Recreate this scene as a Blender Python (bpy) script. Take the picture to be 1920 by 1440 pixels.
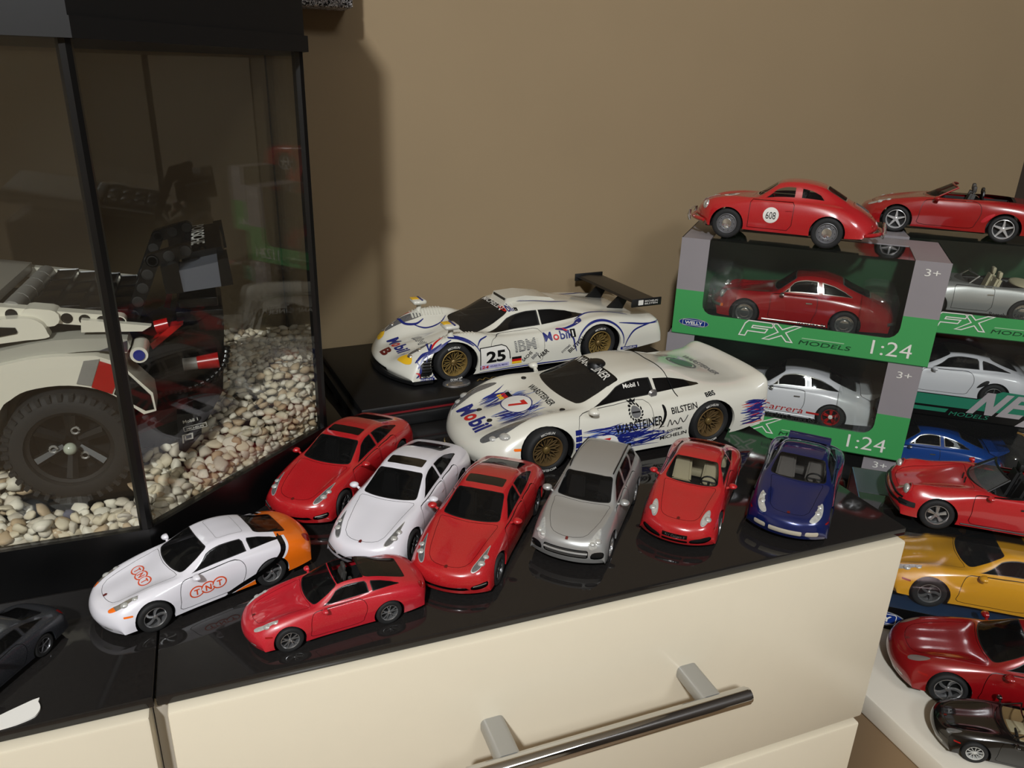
import bpy, bmesh, math, random
import numpy as np
from mathutils import Vector, Matrix
from mathutils.bvhtree import BVHTree

for o in list(bpy.data.objects):
    bpy.data.objects.remove(o, do_unlink=True)
SC = bpy.context.scene
COL = SC.collection
R = math.radians

# ------------------------------------------------------------------ camera, world, lights, exposure
cam_d = bpy.data.cameras.new('camera')
cam = bpy.data.objects.new('camera', cam_d)
COL.objects.link(cam)
SC.camera = cam
cam_d.sensor_fit = 'HORIZONTAL'
cam_d.sensor_width = 36.0
cam_d.lens = 36.0 * 1442.0 / 1920.0
cam_d.clip_start = 0.01
cam_d.clip_end = 30
CR = np.array([[0.93367023, -0.10719868, 0.34171383],
               [-0.35690223, -0.35757521, 0.86299523],
               [0.02967644, -0.92771138, -0.37211678]])
rx, dn, fw = Vector(CR[:, 0]), Vector(CR[:, 1]), Vector(CR[:, 2])
m = Matrix((rx, -dn, -fw)).transposed().to_4x4()
m.translation = Vector((-0.41315947, -0.31631676, 0.2734))
cam.matrix_world = m

wd = bpy.data.worlds.new('world')
SC.world = wd
wd.use_nodes = True
wd.node_tree.nodes['Background'].inputs[0].default_value = (1.0, 0.86, 0.68, 1)
wd.node_tree.nodes['Background'].inputs[1].default_value = 0.045


def lamp(name, loc, target, power, size, color):
    d = bpy.data.lights.new(name, 'AREA')
    d.shape = 'DISK'
    d.size = size
    d.energy = power
    d.color = color
    o = bpy.data.objects.new(name, d)
    o.location = loc
    o.rotation_euler = (Vector(target) - Vector(loc)).to_track_quat('-Z', 'Y').to_euler()
    COL.objects.link(o)
    return o


lamp('fill_lamp', (-1.07, -1.44, 1.42), (-0.2, 0.2, 0), 40.0, 0.13, (1.0, 1.03, 1.06))
lamp('fill_lamp', (0.25, -1.75, 1.56), (0.1, 0.0, -.2), 17.0, 0.7, (1.0, 1.03, 1.06))  # added soft fill to lift the shadows, not a known lamp of the room
SC.view_settings.view_transform = 'Standard'
SC.view_settings.look = 'None'
SC.view_settings.exposure = 0.0
SC.view_settings.gamma = 1.0
SC.view_settings.use_curve_mapping = False
try:
    SC.cycles.max_bounces = 8
    SC.cycles.transparent_max_bounces = 24
    SC.cycles.caustics_reflective = False
    SC.cycles.caustics_refractive = False
    SC.cycles.sample_clamp_indirect = 4.0
except Exception:
    pass

# ------------------------------------------------------------------ materials
MATS = {}


def srgb(c):
    if isinstance(c, str):
        c = [int(c[i:i + 2], 16) / 255 for i in (0, 2, 4)]
    return tuple(((x / 12.92) if x <= 0.04045 else ((x + 0.055) / 1.055) ** 2.4) for x in c)


def mat(name, col, rough=0.4, metal=0.0, coat=0.0, noise=0.0, scale=40.0, bump=0.0, spec=0.5, dust=0.0, emit=0.0):
    """procedural principled material: base colour broken up by noise, optional bump and dust"""
    if name in MATS:
        return MATS[name]
    mt = bpy.data.materials.new(name)
    mt.use_nodes = True
    nt = mt.node_tree
    b = nt.nodes['Principled BSDF']
    c = srgb(col) + (1,)
    b.inputs['Base Color'].default_value = c
    b.inputs['Roughness'].default_value = rough
    b.inputs['Metallic'].default_value = metal
    b.inputs['Specular IOR Level'].default_value = spec
    if coat:
        b.inputs['Coat Weight'].default_value = coat
        b.inputs['Coat Roughness'].default_value = 0.06
    tc = nt.nodes.new('ShaderNodeTexCoord')
    if noise or bump or dust:
        n = nt.nodes.new('ShaderNodeTexNoise')
        n.inputs['Scale'].default_value = scale
        n.inputs['Detail'].default_value = 6
        nt.links.new(tc.outputs['Object'], n.inputs['Vector'])
        if noise:
            mx = nt.nodes.new('ShaderNodeMix')
            mx.data_type = 'RGBA'
            mx.inputs[6].default_value = tuple(x * (1 - noise) for x in c[:3]) + (1,)
            mx.inputs[7].default_value = tuple(min(1, x * (1 + noise)) for x in c[:3]) + (1,)
            nt.links.new(n.outputs[0], mx.inputs[0])
            nt.links.new(mx.outputs[2], b.inputs['Base Color'])
        if bump:
            bp = nt.nodes.new('ShaderNodeBump')
            bp.inputs['Strength'].default_value = bump
            bp.inputs['Distance'].default_value = 0.0006
            nt.links.new(n.outputs[0], bp.inputs['Height'])
            nt.links.new(bp.outputs[0], b.inputs['Normal'])
        if dust:
            n2 = nt.nodes.new('ShaderNodeTexNoise')
            n2.inputs['Scale'].default_value = 2600
            n2.inputs['Detail'].default_value = 3
            nt.links.new(tc.outputs['Object'], n2.inputs['Vector'])
            rp = nt.nodes.new('ShaderNodeMapRange')
            rp.inputs[1].default_value = 0.5
            rp.inputs[2].default_value = 0.85
            rp.inputs[3].default_value = 0.0
            rp.inputs[4].default_value = dust
            nt.links.new(n2.outputs[0], rp.inputs[0])
            mx = nt.nodes.new('ShaderNodeMix')
            mx.data_type = 'RGBA'
            mx.inputs[6].default_value = c
            mx.inputs[7].default_value = (0.42, 0.38, 0.33, 1)
            nt.links.new(rp.outputs[0], mx.inputs[0])
            nt.links.new(mx.outputs[2], b.inputs['Base Color'])
    if emit:
        b.inputs['Emission Color'].default_value = c
        b.inputs['Emission Strength'].default_value = emit
    MATS[name] = mt
    return mt


def glassy(name, tint=(0.2, 0.2, 0.2), base=(0.01, 0.01, 0.01), fac=0.45, rough=0.05, spec=0.5, dirt=0.0):
    """thin pane: part of the light passes straight through, the rest meets a glossy dark surface"""
    if name in MATS:
        return MATS[name]
    mt = bpy.data.materials.new(name)
    mt.use_nodes = True
    nt = mt.node_tree
    b = nt.nodes['Principled BSDF']
    b.inputs['Base Color'].default_value = base + (1,)
    b.inputs['Roughness'].default_value = rough
    b.inputs['Specular IOR Level'].default_value = spec
    tr = nt.nodes.new('ShaderNodeBsdfTransparent')
    tr.inputs[0].default_value = tint + (1,)
    ms = nt.nodes.new('ShaderNodeMixShader')
    ms.inputs[0].default_value = fac
    out = nt.nodes['Material Output']
    nt.links.new(tr.outputs[0], ms.inputs[1])
    nt.links.new(b.outputs[0], ms.inputs[2])
    nt.links.new(ms.outputs[0], out.inputs[0])
    if dirt:
        tc = nt.nodes.new('ShaderNodeTexCoord')
        n = nt.nodes.new('ShaderNodeTexNoise')
        n.inputs['Scale'].default_value = 30
        n.inputs['Detail'].default_value = 5
        nt.links.new(tc.outputs['Object'], n.inputs['Vector'])
        rp = nt.nodes.new('ShaderNodeMapRange')
        rp.inputs[3].default_value = max(0, fac - dirt)
        rp.inputs[4].default_value = fac + dirt
        nt.links.new(n.outputs[0], rp.inputs[0])
        nt.links.new(rp.outputs[0], ms.inputs[0])
    MATS[name] = mt
    return mt


def clearfilm(name, tint=(0.93, 0.95, 0.93), rough=0.04, extra=0.0, haze=(0.5, 0.5, 0.5), wave=0.0):
    """clear glass or film: Fresnel mirror over a see-through sheet, with a little haze"""
    if name in MATS:
        return MATS[name]
    mt = bpy.data.materials.new(name)
    mt.use_nodes = True
    nt = mt.node_tree
    nt.nodes.remove(nt.nodes['Principled BSDF'])
    out = nt.nodes['Material Output']
    tr = nt.nodes.new('ShaderNodeBsdfTransparent')
    tr.inputs[0].default_value = tint + (1,)
    gl = nt.nodes.new('ShaderNodeBsdfGlossy')
    gl.inputs['Roughness'].default_value = rough
    gl.inputs[0].default_value = (1, 1, 1, 1)
    fr = nt.nodes.new('ShaderNodeFresnel')
    ge = nt.nodes.new('ShaderNodeNewGeometry')
    io = nt.nodes.new('ShaderNodeMapRange')
    io.inputs[3].default_value = 1.5
    io.inputs[4].default_value = 1 / 1.5
    nt.links.new(ge.outputs['Backfacing'], io.inputs[0])
    nt.links.new(io.outputs[0], fr.inputs[0])
    ms = nt.nodes.new('ShaderNodeMixShader')
    nt.links.new(fr.outputs[0], ms.inputs[0])
    nt.links.new(tr.outputs[0], ms.inputs[1])
    nt.links.new(gl.outputs[0], ms.inputs[2])
    last = ms
    if wave:
        tc = nt.nodes.new('ShaderNodeTexCoord')
        n = nt.nodes.new('ShaderNodeTexNoise')
        n.inputs['Scale'].default_value = 22
        nt.links.new(tc.outputs['Object'], n.inputs['Vector'])
        bp = nt.nodes.new('ShaderNodeBump')
        bp.inputs['Strength'].default_value = wave
        bp.inputs['Distance'].default_value = 0.002
        nt.links.new(n.outputs[0], bp.inputs['Height'])
        nt.links.new(bp.outputs[0], gl.inputs['Normal'])
        nt.links.new(bp.outputs[0], fr.inputs['Normal'])
    if extra:
        df = nt.nodes.new('ShaderNodeBsdfDiffuse')
        df.inputs[0].default_value = haze + (1,)
        m2 = nt.nodes.new('ShaderNodeMixShader')
        m2.inputs[0].default_value = extra
        nt.links.new(ms.outputs[0], m2.inputs[1])
        nt.links.new(df.outputs[0], m2.inputs[2])
        last = m2
    nt.links.new(last.outputs[0], out.inputs[0])
    MATS[name] = mt
    return mt


# ------------------------------------------------------------------ mesh helpers
def link(name, me, m=None, parent=None, loc=None, rot=None):
    o = bpy.data.objects.new(name, me)
    COL.objects.link(o)
    if m is not None and me is not None:
        ms = m if isinstance(m, (list, tuple)) else [m]
        if len(me.materials) == 0:
            for x in ms:
                me.materials.append(x)
    if parent is not None:
        o.parent = parent
    if loc is not None:
        o.location = loc
    if rot is not None:
        o.rotation_euler = rot
    return o


def mesh_py(name, vs, fs, smooth=False, mids=None, normals=None):
    me = bpy.data.meshes.new(name)
    me.from_pydata([tuple(map(float, v)) for v in vs], [], fs)
    if smooth or normals is not None:
        me.polygons.foreach_set('use_smooth', [True] * len(me.polygons))
    if mids is not None:
        me.polygons.foreach_set('material_index', mids)
    me.update()
    if normals is not None and len(me.vertices):
        me.normals_split_custom_set_from_vertices([tuple(map(float, n)) for n in normals])
    return me


class MB:
    """collects simple solids into one mesh"""

    def __init__(s):
        s.v = []
        s.f = []
        s.mi = []
        s.cur = 0

    def add(s, vs, fs):
        k = len(s.v)
        s.v += [tuple(v) for v in vs]
        s.f += [tuple(i + k for i in f) for f in fs]
        s.mi += [s.cur] * len(fs)
        return s

    def box(s, x0, x1, y0, y1, z0, z1, bev=0.0):
        if bev <= 0:
            vs = [(x, y, z) for x in (x0, x1) for y in (y0, y1) for z in (z0, z1)]
            fs = [(0, 1, 3, 2), (4, 6, 7, 5), (0, 4, 5, 1), (2, 3, 7, 6), (0, 2, 6, 4), (1, 5, 7, 3)]
            return s.add(vs, fs)
        bm = bmesh.new()
        bmesh.ops.create_cube(bm, size=1)
        for v in bm.verts:
            v.co = Vector((x0 + (v.co.x + .5) * (x1 - x0), y0 + (v.co.y + .5) * (y1 - y0), z0 + (v.co.z + .5) * (z1 - z0)))
        bmesh.ops.bevel(bm, geom=list(bm.edges), offset=bev, segments=2, affect='EDGES', profile=0.5)
        return s.bm(bm)

    def bm(s, bm, M=None):
        bm.verts.index_update()
        vs = [tuple((M @ v.co) if M else v.co) for v in bm.verts]
        fs = [tuple(v.index for v in f.verts) for f in bm.faces]
        bm.free()
        return s.add(vs, fs)

    def prism(s, poly, y0, y1, axis='y'):
        """polygon in two axes extruded along the third; poly as (a,b)"""
        n = len(poly)

        def P(a, b, c):
            return {'y': (a, c, b), 'z': (a, b, c), 'x': (c, a, b)}[axis]
        vs = [P(a, b, y0) for a, b in poly] + [P(a, b, y1) for a, b in poly]
        fs = [tuple(range(n)), tuple(range(2 * n - 1, n - 1, -1))]
        fs += [(i, i + n, (i + 1) % n + n, (i + 1) % n) for i in range(n)]
        return s.add(vs, fs)

    def tube(s, pts, r, n=8, closed=False, cap=True):
        pts = [Vector(p) for p in pts]
        rs = r if isinstance(r, (list, tuple)) else [r] * len(pts)
        k = len(pts)
        rings = []
        for i, p in enumerate(pts):
            a = pts[(i - 1) % k] if (i > 0 or closed) else p
            b = pts[(i + 1) % k] if (i < k - 1 or closed) else p
            d = (b - a).normalized()
            u = d.cross(Vector((0.013, 0.021, 1)))
            if u.length < 1e-4:
                u = d.cross(Vector((1, 0, 0)))
            u.normalize()
            w = d.cross(u)
            rings.append([tuple(p + (u * math.cos(q) + w * math.sin(q)) * rs[i]) for q in [2 * math.pi * j / n for j in range(n)]])
        vs = [v for ring in rings for v in ring]
        fs = []
        for i in range(k if closed else k - 1):
            for j in range(n):
                a = i * n + j
                b = i * n + (j + 1) % n
                c = ((i + 1) % k) * n + (j + 1) % n
                d = ((i + 1) % k) * n + j
                fs.append((a, b, c, d))
        if cap and not closed:
            fs.append(tuple(range(n - 1, -1, -1)))
            fs.append(tuple(range((k - 1) * n, k * n)))
        return s.add(vs, fs)

    def lathe(s, prof, n=32, axis='y', c=(0, 0, 0)):
        """profile (radius, height) spun about an axis"""
        vs = []
        for r, h in prof:
            for j in range(n):
                q = 2 * math.pi * j / n
                a, b = r * math.cos(q), r * math.sin(q)
                p = {'y': (a, h, b), 'z': (a, b, h), 'x': (h, a, b)}[axis]
                vs.append((p[0] + c[0], p[1] + c[1], p[2] + c[2]))
        fs = []
        for i in range(len(prof) - 1):
            for j in range(n):
                fs.append((i * n + j, i * n + (j + 1) % n, (i + 1) * n + (j + 1) % n, (i + 1) * n + j))
        return s.add(vs, fs)

    def ball(s, c, r, sc=(1, 1, 1), u=16, v=10):
        bm = bmesh.new()
        bmesh.ops.create_uvsphere(bm, u_segments=u, v_segments=v, radius=r)
        for q in bm.verts:
            q.co = Vector((q.co.x * sc[0] + c[0], q.co.y * sc[1] + c[1], q.co.z * sc[2] + c[2]))
        return s.bm(bm)

    def mesh(s, name, smooth=False, scale=1.0, auto=None, flipx=None):
        vs = s.v
        if flipx is not None:
            vs = [((flipx - x) * scale, y * scale, z * scale) for x, y, z in vs]
        elif scale != 1.0:
            vs = [(x * scale, y * scale, z * scale) for x, y, z in vs]
        me = mesh_py(name, vs, s.f, smooth, s.mi)
        bm = bmesh.new()
        bm.from_mesh(me)
        bmesh.ops.recalc_face_normals(bm, faces=bm.faces)
        if auto:
            for e in bm.edges:
                if len(e.link_faces) == 2 and e.calc_face_angle(0) > R(auto):
                    e.smooth = False
            for f in bm.faces:
                f.smooth = True
        bm.to_mesh(me)
        bm.free()
        return me

    def obj(s, name, m, parent=None, smooth=False, auto=35, loc=None, rot=None, scale=1.0, flipx=None):
        return link(name, s.mesh(name, smooth, scale, auto, flipx), m, parent, loc, rot)


def tag(o, label=None, cat=None, group=None, kind=None):
    if label:
        o['label'] = label
    if cat:
        o['category'] = cat
    if group:
        o['group'] = group
    if kind:
        o['kind'] = kind
    return o


def thing(name, label, cat, loc=(0, 0, 0), rz=0.0, group=None):
    o = bpy.data.objects.new(name, None)
    o.empty_display_size = 0.02
    COL.objects.link(o)
    o.location = loc
    o.rotation_euler = (0, 0, rz)
    return tag(o, label, cat, group)


def rrect(x0, x1, y0, y1, r, n=5):
    pts = []
    for cx, cy, a0 in ((x1 - r, y1 - r, 0), (x0 + r, y1 - r, 90), (x0 + r, y0 + r, 180), (x1 - r, y0 + r, 270)):
        for i in range(n + 1):
            a = R(a0 + 90 * i / n)
            pts.append((cx + r * math.cos(a), cy + r * math.sin(a)))
    return pts


def ellipse(cx, cy, a, b, n=24, rot=0.0):
    c, s_ = math.cos(R(rot)), math.sin(R(rot))
    out = []
    for i in range(n):
        q = 2 * math.pi * i / n
        x, y = a * math.cos(q), b * math.sin(q)
        out.append((cx + x * c - y * s_, cy + x * s_ + y * c))
    return out


def smooth_poly(pts, n=4, closed=True):
    """Catmull-Rom through points"""
    P = [np.array(p, float) for p in pts]
    k = len(P)
    out = []
    for i in range(k if closed else k - 1):
        p0 = P[(i - 1) % k] if (closed or i > 0) else P[i]
        p1, p2 = P[i], P[(i + 1) % k]
        p3 = P[(i + 2) % k] if (closed or i < k - 2) else p2
        for j in range(n):
            u = j / n
            out.append(0.5 * (2 * p1 + (p2 - p0) * u + (2 * p0 - 5 * p1 + 4 * p2 - p3) * u * u + (3 * p1 - p0 - 3 * p2 + p3) * u ** 3))
    if not closed:
        out.append(P[-1])
    return [tuple(p) for p in out]


# ------------------------------------------------------------------ lettering
_TXT = {}


def text2d(s, h=1.0, bold=0.0, shear=0.0, squeeze=1.0):
    key = (s, bold)
    if key not in _TXT:
        cu = bpy.data.curves.new('lettering', 'FONT')
        cu.body = s
        cu.size = 1.0
        cu.offset = bold
        cu.resolution_u = 3
        o = bpy.data.objects.new('lettering', cu)
        me = bpy.data.meshes.new_from_object(o)
        v = np.array([tuple(q.co) for q in me.vertices]) if len(me.vertices) else np.zeros((0, 3))
        f = [tuple(p.vertices) for p in me.polygons]
        bpy.data.objects.remove(o)
        bpy.data.curves.remove(cu)
        bpy.data.meshes.remove(me)
        _TXT[key] = (v[:, :2], f)
    v, f = _TXT[key]
    v = v.copy() / 0.729 * h
    v[:, 0] -= v[:, 0].min()
    w = v[:, 0].max()
    v[:, 0] = v[:, 0] * squeeze + v[:, 1] * shear
    return v, f, w * squeeze


def flat_text(name, s, h, o, ux, uy, m, parent, bold=0.0, shear=0.0, squeeze=1.0, center=False, lift=0.0, width=None):
    """letters lying on a plane: origin o, reading axis ux, up axis uy"""
    v, f, w = text2d(s, h, bold, shear, squeeze)
    if width:
        v[:, 0] *= width / w
        w = width
    if center:
        v[:, 0] -= w / 2
    o, ux, uy = Vector(o), Vector(ux).normalized(), Vector(uy).normalized()
    n = ux.cross(uy)
    vs = [o + ux * a + uy * b + n * lift for a, b in v]
    me = mesh_py(name, vs, f)
    return link(name, me, m, parent)


def flat_poly(name, polys, o, ux, uy, m, parent, lift=0.0):
    o, ux, uy = Vector(o), Vector(ux).normalized(), Vector(uy).normalized()
    n = ux.cross(uy)
    vs, fs = [], []
    for p in polys:
        k = len(vs)
        vs += [o + ux * a + uy * b + n * lift for a, b in p]
        fs.append(tuple(range(k, k + len(p))))
    me = mesh_py(name, vs, fs)
    return link(name, me, m, parent)


def stroke2d(lines, w):
    """thick polylines as quads (mitred); returns polygons"""
    out = []
    for L, closed in lines:
        P = [np.array(p, float) for p in L]
        k = len(P)
        off = []
        for i in range(k):
            a = P[(i - 1) % k] if (closed or i > 0) else None
            b = P[(i + 1) % k] if (closed or i < k - 1) else None
            d1 = (P[i] - a) / (np.linalg.norm(P[i] - a) + 1e-12) if a is not None else None
            d2 = (b - P[i]) / (np.linalg.norm(b - P[i]) + 1e-12) if b is not None else None
            if d1 is None:
                d1 = d2
            if d2 is None:
                d2 = d1
            n1, n2 = np.array([-d1[1], d1[0]]), np.array([-d2[1], d2[0]])
            mm = n1 + n2
            mm = mm / (np.dot(mm, mm) + 1e-9) * 2
            ln = np.linalg.norm(mm)
            if ln > 2.2:
                mm *= 2.2 / ln
            ww = w[i] if isinstance(w, (list, tuple, np.ndarray)) else w
            off.append(mm * ww / 2)
        for i in range(k if closed else k - 1):
            j = (i + 1) % k
            out.append([tuple(P[i] + off[i]), tuple(P[j] + off[j]), tuple(P[j] - off[j]), tuple(P[i] - off[i])])
    return out
# ------------------------------------------------------------------ car bodies
def herm(P, h, n):
    K = P.shape[0]
    d = (P[1:] - P[:-1]) / h.reshape(-1, *([1] * (P.ndim - 1)))
    mm = np.zeros_like(P)
    mm[0], mm[-1] = d[0], d[-1]
    for k in range(1, K - 1):
        mm[k] = (d[k - 1] * h[k] + d[k] * h[k - 1]) / (h[k] + h[k - 1])
    out = []
    for k in range(K - 1):
        for j in range(n):
            u = j / n
            out.append((2 * u ** 3 - 3 * u * u + 1) * P[k] + (u ** 3 - 2 * u * u + u) * h[k] * mm[k]
                       + (-2 * u ** 3 + 3 * u * u) * P[k + 1] + (u ** 3 - u * u) * h[k] * mm[k + 1])
    out.append(P[-1])
    return np.array(out)


class Car:
    """body shell lofted over a net of control points (x from the nose back, y to the car's left, z up, full-size
    metres), cut along exact outlines into panels; scale S brings it to model size"""

    def __init__(c, rows, W, L, S, root, ns=5, nt=4, tail=9, sx=1.0, sy=1.0, sz=1.0):
        c.S, c.root, c.L = S, root, L * sx
        c.xm = c.L / 2
        P = []
        for i, r in enumerate(rows):
            x, z, sw = r[:3]
            pts = [(0.0, z)] + list(r[3:])
            P.append([(((x + sw * (abs(y) / W) ** 2.2) if i < len(rows) - 5 else (x - abs(sw) * (abs(y) / W) ** 2.2)) * sx, y * sy, zz * sz) for y, zz in pts])
        P = np.array(P)
        h = np.sqrt(np.linalg.norm(P[1:] - P[:-1], axis=2)).mean(1)
        G = herm(P, h, ns)
        gh = G[:, 1:2] * np.array([1, -1, 1])
        T = np.concatenate([gh, G], 1).transpose(1, 0, 2)
        h2 = np.sqrt(np.linalg.norm(T[1:] - T[:-1], axis=2)).mean(1)
        G = herm(T, h2, nt)[nt:].transpose(1, 0, 2)
        N, M = G.shape[:2]
        ds = np.gradient(G * np.array([-1, 1, 1]), axis=0)
        dt = np.gradient(G * np.array([-1, 1, 1]), axis=1)
        n = np.cross(dt, ds)
        n[:, 0, 1] = 0
        n /= np.linalg.norm(n, axis=2, keepdims=True) + 1e-12
        s = np.repeat((np.arange(N) / ns)[:, None], M, 1)
        t = np.repeat((np.arange(M) / nt)[None], N, 0)
        c.V = [list(a) for a in np.concatenate([G, n, s[..., None], t[..., None]], 2).reshape(-1, 8)]
        c.F = [(i * M + j, i * M + j + 1, (i + 1) * M + j + 1, (i + 1) * M + j) for i in range(N - 1) for j in range(M - 1)]
        A = np.array(c.V)[:, :3]
        B = A * np.array([1, -1, 1])
        k = len(A)
        c.bvh = BVHTree.FromPolygons([tuple(p) for p in A] + [tuple(p) for p in B],
                                     c.F + [tuple(i + k for i in f[::-1]) for f in c.F])
        c.parts = {}

    PROJ = {'st': lambda V: V[:, 6:8], 'side': lambda V: V[:, (0, 2)], 'top': lambda V: V[:, (0, 1)], 'front': lambda V: V[:, (1, 2)]}

    def cut(c, poly, proj='st', pred=None, faces=None, keep=False):
        """cut the shell along the outline and take the faces inside it out"""
        A = np.array(c.V)
        uv = [tuple(p) for p in Car.PROJ[proj](A)]
        lo, hi = np.min(poly, 0), np.max(poly, 0)
        src = c.F if faces is None else faces
        rest, cand = [], []
        for f in src:
            us = [uv[i][0] for i in f]
            ws = [uv[i][1] for i in f]
            if max(us) < lo[0] or min(us) > hi[0] or max(ws) < lo[1] or min(ws) > hi[1] or (pred and not pred(c, f)):
                rest.append(f)
            else:
                cand.append(f)
        n = len(poly)
        for k in range(n):
            ax, ay = poly[k]
            bx, by = poly[(k + 1) % n]
            dx, dy = bx - ax, by - ay
            ln = math.hypot(dx, dy)
            if ln < 1e-9:
                continue
            dx, dy = dx / ln, dy / ln
            cache, new = {}, []
            x0, x1, y0, y1 = min(ax, bx), max(ax, bx), min(ay, by), max(ay, by)
            for f in cand:
                us = [uv[i][0] for i in f]
                ws = [uv[i][1] for i in f]
                if max(us) < x0 or min(us) > x1 or max(ws) < y0 or min(ws) > y1:
                    new.append(f)
                    continue
                D = [(u - ax) * dy - (w - ay) * dx for u, w in zip(us, ws)]
                e = 1e-7
                if all(d >= -e for d in D) or all(d <= e for d in D):
                    new.append(f)
                    continue
                qs = []
                L = len(f)
                for i in range(L):
                    j = (i + 1) % L
                    if (D[i] > e and D[j] < -e) or (D[i] < -e and D[j] > e):
                        r = D[i] / (D[i] - D[j])
                        qs.append((us[i] + (us[j] - us[i]) * r - ax) * dx + (ws[i] + (ws[j] - ws[i]) * r - ay) * dy)
                    elif abs(D[i]) <= e:
                        qs.append((us[i] - ax) * dx + (ws[i] - ay) * dy)
                if not qs or max(qs) < 0 or min(qs) > ln:
                    new.append(f)
                    continue
                pa, pb = [], []
                for i in range(L):
                    j = (i + 1) % L
                    if D[i] >= -e:
                        pa.append(f[i])
                    if D[i] <= e:
                        pb.append(f[i])
                    if (D[i] > e and D[j] < -e) or (D[i] < -e and D[j] > e):
                        key = (f[i], f[j]) if f[i] < f[j] else (f[j], f[i])
                        if key not in cache:
                            p, q = key
                            dp = (uv[p][0] - ax) * dy - (uv[p][1] - ay) * dx
                            dq = (uv[q][0] - ax) * dy - (uv[q][1] - ay) * dx
                            r = dp / (dp - dq)
                            P, Q = c.V[p], c.V[q]
                            c.V.append([P[m] + (Q[m] - P[m]) * r for m in range(8)])
                            uv.append((uv[p][0] + (uv[q][0] - uv[p][0]) * r, uv[p][1] + (uv[q][1] - uv[p][1]) * r))
                            cache[key] = len(c.V) - 1
                        pa.append(cache[key])
                        pb.append(cache[key])
                for g in (pa, pb):
                    if len(g) >= 3:
                        new.append(tuple(g))
            cand = new
        ins, out = [], []
        px = [p[0] for p in poly]
        py = [p[1] for p in poly]
        for f in cand:
            u = sum(uv[i][0] for i in f) / len(f)
            w = sum(uv[i][1] for i in f) / len(f)
            hit = False
            j = n - 1
            for i in range(n):
                if (py[i] > w) != (py[j] > w) and u < (px[j] - px[i]) * (w - py[i]) / (py[j] - py[i]) + px[i]:
                    hit = not hit
                j = i
            (ins if hit else out).append(f)
        if faces is None:
            c.F = rest + out + (ins if keep else [])
            return ins
        return ins, rest + out

    def emit(c, name, faces, m, side='B', inset=0.0, parent=None):
        """faces -> mesh object; side L, R or B(oth)"""
        if not faces:
            return None
        ids = sorted({i for f in faces for i in f})
        mp = {i: k for k, i in enumerate(ids)}
        vs, ns, fs = [], [], []
        S = c.S
        for sg in ((1,) if side == 'L' else (-1,) if side == 'R' else (1, -1)):
            k = len(vs)
            for i in ids:
                x, y, z, a, b, d = c.V[i][:6]
                l = math.sqrt(a * a + b * b + d * d) or 1
                a, b, d = a / l, b / l, d / l
                vs.append(((c.xm - x + a * inset) * S, sg * (y + b * inset) * S, (z + d * inset) * S))
                ns.append((a, b * sg, d))
            for f in faces:
                g = tuple(mp[i] + k for i in f)
                fs.append(g if sg > 0 else g[::-1])
        me = mesh_py(name, vs, fs, True, None, ns)
        return link(name, me, m, parent or c.root)

    def pair(c, name, faces, m, inset=0.0, label=None):
        a = c.emit(name, faces, m, 'L', inset)
        b = c.emit(name, faces, m, 'R', inset)
        if label:
            for o in (a, b):
                if o:
                    o['label'] = label
        return a, b

    def panel(c, name, poly, m, gapm, proj='side', pred=None, g=0.011, side=True):
        """a door or lid: own panel with a recessed gap all round"""
        fs = c.cut(poly, proj, pred)
        cx, cy = np.mean(poly, 0)
        inner = shrink(poly, g)
        ins, gap = c.cut(inner, proj, None, faces=fs)
        if side:
            c.emit('panel_gap', gap, gapm, 'B', -0.02)
            return c.pair(name, ins, m)
        c.emit('panel_gap', gap, gapm, 'B', -0.02)
        return c.emit(name, ins, m)

    # ---- projection of flat artwork onto the shell
    def proj_pts(c, pts, plane, eps):
        out, ok = [], []
        for a, b in pts:
            if plane == 'side':
                o, d = (a, 3, b), (0, -1, 0)
            elif plane == 'right':
                o, d = (a, -3, b), (0, 1, 0)
            elif plane == 'top':        # a = across (car's left +), b = back from the nose
                o, d = (b, a, 3), (0, 0, -1)
            elif plane == 'front':
                o, d = (-3, a, b), (1, 0, 0)
            else:
                o, d = (9, a, b), (-1, 0, 0)
            h = c.bvh.ray_cast(Vector(o), Vector(d))
            if h[0] is None:
                out.append(None)
                continue
            n = h[1]
            if n.dot(Vector(d)) > 0:
                n = -n
            p = h[0] + n * eps
            out.append((p.x, p.y, p.z))
        return out

    def art(c, name, V2, F2, m, plane, eps=0.006, parent=None, maxe=0.07, mirror=False):
        """project flat polygons (refined first) onto the shell"""
        bm = bmesh.new()
        vs = [bm.verts.new((a, b, 0)) for a, b in V2]
        for f in F2:
            try:
                bm.faces.new([vs[i] for i in f])
            except ValueError:
                pass
        lo, hi = np.min(np.array(V2), 0), np.max(np.array(V2), 0)
        for ax in (0, 1):
            k = int((hi[ax] - lo[ax]) / maxe)
            for i in range(1, k + 1):
                q = lo[ax] + (hi[ax] - lo[ax]) * i / (k + 1)
                co = Vector((q, 0, 0)) if ax == 0 else Vector((0, q, 0))
                no = Vector((1, 0, 0)) if ax == 0 else Vector((0, 1, 0))
                bmesh.ops.bisect_plane(bm, geom=bm.verts[:] + bm.edges[:] + bm.faces[:], plane_co=co, plane_no=no)
        bm.verts.index_update()
        pts = [(v.co.x, v.co.y) for v in bm.verts]
        P = c.proj_pts(pts, plane, eps)
        fs = [tuple(v.index for v in f.verts) for f in bm.faces]
        bm.free()
        fs = [f for f in fs if all(P[i] is not None for i in f)]
        # drop faces that fold over an edge of the shell
        good = []
        for f in fs:
            q = [Vector(P[i]) for i in f]
            if max((q[i] - q[i - 1]).length for i in range(len(q))) < 0.35:
                good.append(f)
        if not good:
            return None
        vs = [((c.xm - p[0]) * c.S, p[1] * c.S, p[2] * c.S) if p else (0, 0, 0) for p in P]
        used = sorted({i for f in good for i in f})
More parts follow.
